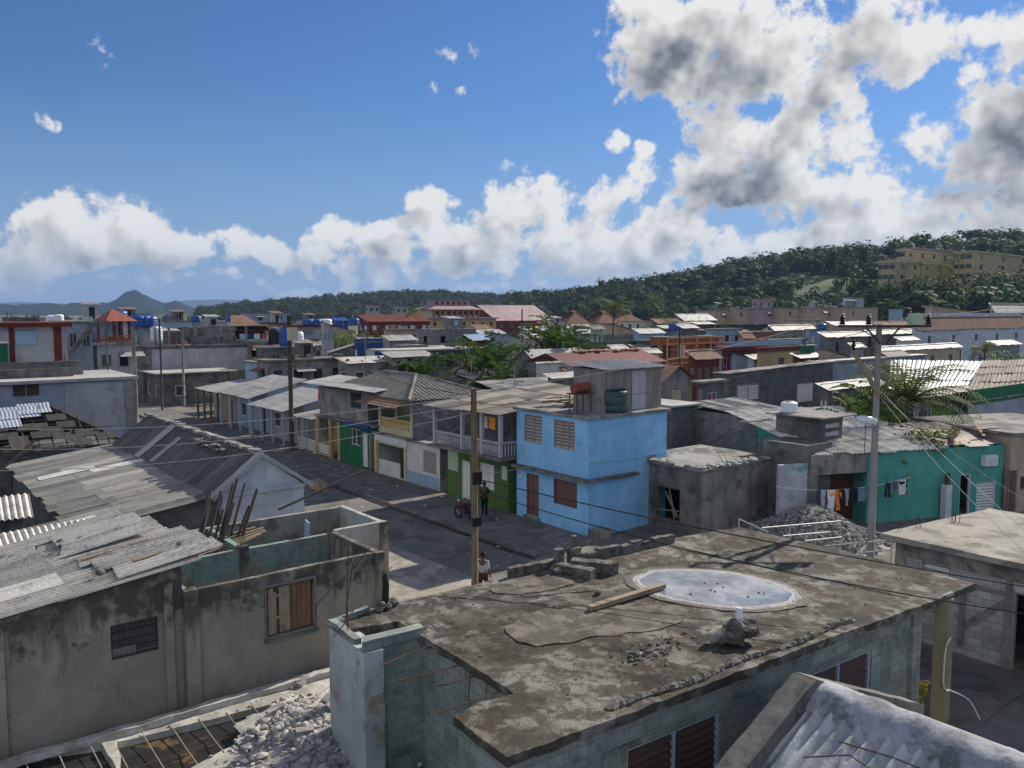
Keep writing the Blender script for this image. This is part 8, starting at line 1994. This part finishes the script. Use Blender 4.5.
# ------------------------------------------------------------------ people and a motorbike
sh1, tr1 = cloth('faded_maroon_shirt', (.07, .045, .045)), cloth('dark_trousers', (.02, .022, .028))
v, u = GR.G(484.5, 516.5, .13); X, Y, _ = GR.world(v, u)
person('person in dark clothes standing by the leaf green house front', X, Y, .13, R(-25), dict(wrr=(-.16, -.16, 1.05), har=(-.12, -.2, 1.1), elr=(-.23, .0, 1.12)), sh1, tr1)
X, Y = -1.0, 27.9
person('person in a white shirt walking behind the tan pole', X, Y, .05, R(160), dict(anl=(.1, .16, .1), knl=(.1, .02, .5), tor=(-.11, -.28, .03), anr=(-.1, -.12, .08), knr=(-.1, -.12, .5), wrl=(.27, .1, .95), hal=(.27, .14, .87)), cloth('white_shirt', (.62, .62, .66)), cloth('patterned_trousers', (.10, .05, .06)))
v, u = GR.G(465.5, 520, .13); t = thing('motorbike', 'dark motorbike parked on the pavement left of the standing person', 'motorbike', v, u, .13)
def tor(c, r, r2, n=20):
    m = MB(); m.tube([(c[0], c[1] + r * math.cos(k * 6.2832 / n), c[2] + r * math.sin(k * 6.2832 / n)) for k in range(n + 1)], r2, 8, cap=False); return m
for du in (-.6, .6):
    w = tor((v, u + du, .42), .26, .05).build('wheel', MT['black'], t, smooth=True)
    m = MB()
    for k in range(6): m.tube([(v, u + du, .42), (v, u + du + .25 * math.cos(k * 1.047), .42 + .25 * math.sin(k * 1.047))], .012, 4)
    m.tube([(v - .06, u + du, .42), (v + .06, u + du, .42)], .05, 8); m.build('rim', MT['steel'], w)
m = MB(); m.tube([(v, u + .6, .42), (v, u + .42, .95), (v, u + .36, 1.1)], .035, 6); m.tube([(v, u + .42, .9), (v, u - .1, .6), (v, u - .6, .45)], .04, 6); m.tube([(v, u - .6, .45), (v, u - .45, .85)], .03, 6); m.box(v - .14, v + .14, u - .15, u + .25, .42, .72); m.build('frame', MT['darksteel'], t)
m = MB(); m.lathe((v, u + .15, .82), [(.001, -.12), (.15, -.06), (.17, .03), (.10, .1), (.001, .12)], 12); m.build('fuel_tank', MT['maroon'], t, smooth=True)
m = MB(); m.box(v - .13, v + .13, u - .62, u - .02, .84, .93); m.build('seat', MT['black'], t, bevel=.03)
m = MB(); m.tube([(v - .32, u + .3, 1.12), (v, u + .36, 1.08), (v + .32, u + .3, 1.12)], .02, 6); m.build('handlebar', MT['steel'], t)
m = MB(); m.lathe((v, u + .52, .98), [(.001, -.08), (.09, -.02), (.09, .04), (.001, .09)], 10); m.build('headlight', MT['lampglass'], t)
# kerb-side bits
for lab, x, y, sx, sy, sz, mt in [('short rounded cement stone at the corner of the sky blue house', 600, 537, .9, .5, .45, 'concrete'), ('timber box of planks left at the street edge beyond the white gable', 318, 488, .5, 1.4, .5, 'wood_pale'), ('pale plank on the pavement before the tarred pole', 278, 452, .5, 1.3, .25, 'wood_pale')]:
    v, u = GR.G(x, y, .1); m = MB(); m.box(v - sx / 2, v + sx / 2, u - sy / 2, u + sy / 2, .02, sz); o = single(m, 'stone' if mt == 'concrete' else 'timber_box', MT[mt], lab, 'stone' if mt == 'concrete' else 'box'); roughen(o, .05, 2., .2)
m = MB(); v, u = GR.G(497, 522, .1); m.slab([(v - .5, u - .6, .17), (v + .4, u - .5, .17), (v + .5, u + .6, .17), (v - .4, u + .5, .17)], .05); single(m, 'cover_slab', MT['conc_dark'], 'loose cement cover lying on the pavement by the leaf green house', 'cover')

# ------------------------------------------------------------------ tanks on roofs
def rt(lab, x, y, Y, r, h, mat, group=None):
    v, u, z = GR.at(x, y, Y); return tank(lab, v, u, z, r, h, mat, GR, group)
for a in [('dark blue tank on the blank pale block, left of three', 138, 327, 100.0, 1.0, 1.3, 'tankblue'), ('bright blue tank on the blank pale block, middle of three', 143.5, 327, 100.5, 1.0, 1.3, 'tankblue'), ('lighter blue tank on the blank pale block, right of three', 149, 327.5, 101.0, 1.0, 1.3, 'tankblue'),
          ('blue tank behind the red pavilion roof', 119, 320.5, 92, .9, 1.0, 'tankblue'), ('white tank on the far left tan house', 53, 323, 130, 1., 1.1, 'tankwhite'), ('pale small tank left of the outside stair house', 59, 321, 128, .7, .9, 'tankwhite'), ('white upright tank by the white blue wall behind the street bend', 157, 341, 96, .7, 1.5, 'tankwhite'),
          ('black tank left of the tarred pole on the cement block terrace', 275.5, 344, 98, .8, 1.6, 'black'), ('tall blue barrel tank left of the tarred pole', 286, 346, 96, .75, 1.9, 'tankblue'), ('white barrel tank right of the tarred pole', 299, 348, 95, .55, 1.7, 'tankwhite'),
          ('blue tank on the grey maroon lined block, first of three', 308, 325, 152, 1.0, 1., 'tankblue'), ('blue tank on the grey maroon lined block, second of three', 316, 325, 153, 1.1, 1., 'tankblue'), ('white tank on the grey maroon lined block, last of three', 326, 325, 154, 1.1, 1., 'tankwhite'),
          ('blue tank on the pale fronted house far left of the ochre hotel', 354, 325, 160, 1., 1.2, 'tankblue'), ('small blue tank in the far row left of the tarred pole', 230, 324, 150, .8, 1.2, 'tankblue'), ('blue tanks pair member on the long white fronted house, left', 168, 322, 150, .9, 1.1, 'tankblue'),
          ('blue tank on the long white fronted house behind the street bend', 196, 322, 158, 1.0, 1.1, 'tankblue'), ('white tank on the brown hip roofed side yard', 566, 333, 128, .6, .9, 'tankwhite'), ('turquoise blue tank under the bright young palm', 675, 331, 139, 1.1, 1.2, 'tankblue'), ('small blue tank on the lit gable roof house', 822, 330, 117, .6, .8, 'tankblue')]:
    rt(*a)

# ------------------------------------------------------------------ plants in the town
def at_(x, y, Y): v, u, z = GR.at(x, y, Y); return v, u, z
v, u, _ = at_(862, 425, 45); banana('broad banana plant with yellowing leaves left of the concrete pole', v, u, 0.2, 5.4, 13, seed=3, upr=(.7, 1.35))
v, u, _ = at_(908, 420, 47); palm('bushy low palm with long spreading fronds right of the concrete pole', v, u, .2, 4.7, 30, seed=9, fl=4.3, name='palm_tree', lean=.1, upr=(.15, 1.35))
v, u, _ = at_(890, 420, 49); banana('upright young banana plant right behind the concrete pole', v, u, .2, 6.4, 7, seed=14, upr=(.9, 1.4))
v, u, _ = at_(925, 420, 44); banana('low sunlit banana plant beside the patched white roof', v, u, .2, 3.6, 9, seed=21)
v, u, _ = at_(875, 420, 42); bush('yellow green shrubs under the banana plants', v, u, .2, 4.5, 2.6, 700, .3, seed=5, mat='leaf_lt')
v, u, _ = at_(935, 410, 41); bush('weeds growing through the scrap roof right of the turquoise house roof', v, u, 3.2, 2.6, 1., 400, .2, seed=8, mat='leaf_lt', name='weeds')
for k, (x, Y, h, lab) in enumerate([(476, 76, 7.4, 'banana plant with silvery torn leaves left of the dark gabled shed'), (490, 79, 8.2, 'tall banana plant in the middle of the clump left of the dark gabled shed'), (500, 74, 6.0, 'short banana plant against the dark gabled shed'), (486, 72, 5.2, 'low banana plant at the front of the clump behind the hip roof'),
                                    (424, 84, 6.0, 'bright banana plant under the long canopy slab'), (404, 86, 5.8, 'pale banana plant left of the long canopy slab door'), (562, 98, 9.4, 'tall upright banana plant behind the dark gabled shed'), (573, 96, 8.4, 'banana plant with bent leaves at the right end of the dark gabled shed'), (551, 100, 9., 'slender banana plant behind the dark gabled shed, leftmost of three')]):
    v, u, _ = at_(x, 360, Y); banana(lab, v, u, 0, h, 12, seed=30 + k, upr=(.6, 1.4), group='banana plants among the houses')
for k, (x, Y, w_, h, tr, mt, lab) in enumerate([(362, 135, 9, 6.5, .5, 'leaf_lt', 'spreading yellow green bush above the cobalt blue house'), (346, 140, 6, 5.6, .4, 'leaf_lt', 'smaller yellow green bush beside the half built brick house'), (524, 96, 8, 5., .5, 'leaf', 'dense dark green tree left of the dark gabled shed roof'), (510, 90, 6, 4.2, .4, 'leaf', 'dark bush in the shade left of the dark gabled shed'),
                                                 (531, 104, 5, 5.4, .6, 'leaf_lt', 'small sunlit tree top behind the dark gabled shed'), (416, 205, 9, 10, 2, 'leaf_lt', 'light green tree behind the dark red hall, left of the ochre hotel'), (718, 150, 6, 7., 1, 'leaf', 'round dark tree below the tan terraces'), (990, 90, 6, 4.5, .4, 'leaf_lt', 'bright broad leaved bush in front of the white school'), (1004, 94, 7, 4.6, .4, 'leaf', 'dark bush at the right end of the white school'), (968, 94, 5, 3.8, .4, 'leaf', 'low bush before the middle windows of the white school')]):
    v, u, _ = at_(x, 350, Y); bush(lab, v, u, 0, w_, h, 900, .5 if Y > 120 else .38, seed=50 + k, mat=mt, trunk=tr, name='tree', cat='tree')
for k, (x, Y, yt, n, fl, lab) in enumerate([(612, 122, 308, 15, 4.2, 'tall palm with a dark trunk rising before the hill'), (671, 150, 324, 12, 4.2, 'short bright palm above the blue walled house'), (985, 96, 352, 10, 2.6, 'small palm before the white school'), (655, 240, 300, 13, 5, 'palm at the hill foot right of the white house'), (790, 330, 282, 14, 6, 'palm on the slope at the left of the grassy clearing'), (905, 292, 268, 14, 6, 'palm in front of the hill hotel, leftmost of four'), (922, 290, 263, 14, 6.5, 'palm in front of the hill hotel, second of four'), (940, 288, 266, 14, 6, 'palm in front of the hill hotel, third of four'), (958, 286, 262, 14, 6.5, 'palm in front of the hill hotel, last of four')]):
    v, u, z = at_(x, yt, Y); X, Y_, _ = GR.world(v, u); zb = max(0, HR(x, Y) - .3) if Y > 200 else 0; palm(lab, v, u, zb, max(3., z - zb), n, seed=70 + k, fl=fl)
for k, (x, Y, w_, h, lab) in enumerate([(868, 288, 14, 9, 'rounded dark tree left under the hill hotel'), (890, 280, 14, 10, 'dense dark tree under the main hotel wing'), (985, 286, 16, 11, 'big dark tree under the tall hotel block'), (1015, 284, 15, 11, 'dark tree at the right edge under the hotel'), (930, 278, 16, 9, 'dark tree below the palms of the hill hotel')]):
    v, u, z = at_(x, 300, Y); bush(lab, v, u, HR(x, Y) - .5, w_, h, 900, 1.2, seed=90 + k, mat='hillleaf', trunk=1.5, name='tree', cat='tree', group='dark trees under the hill hotel')
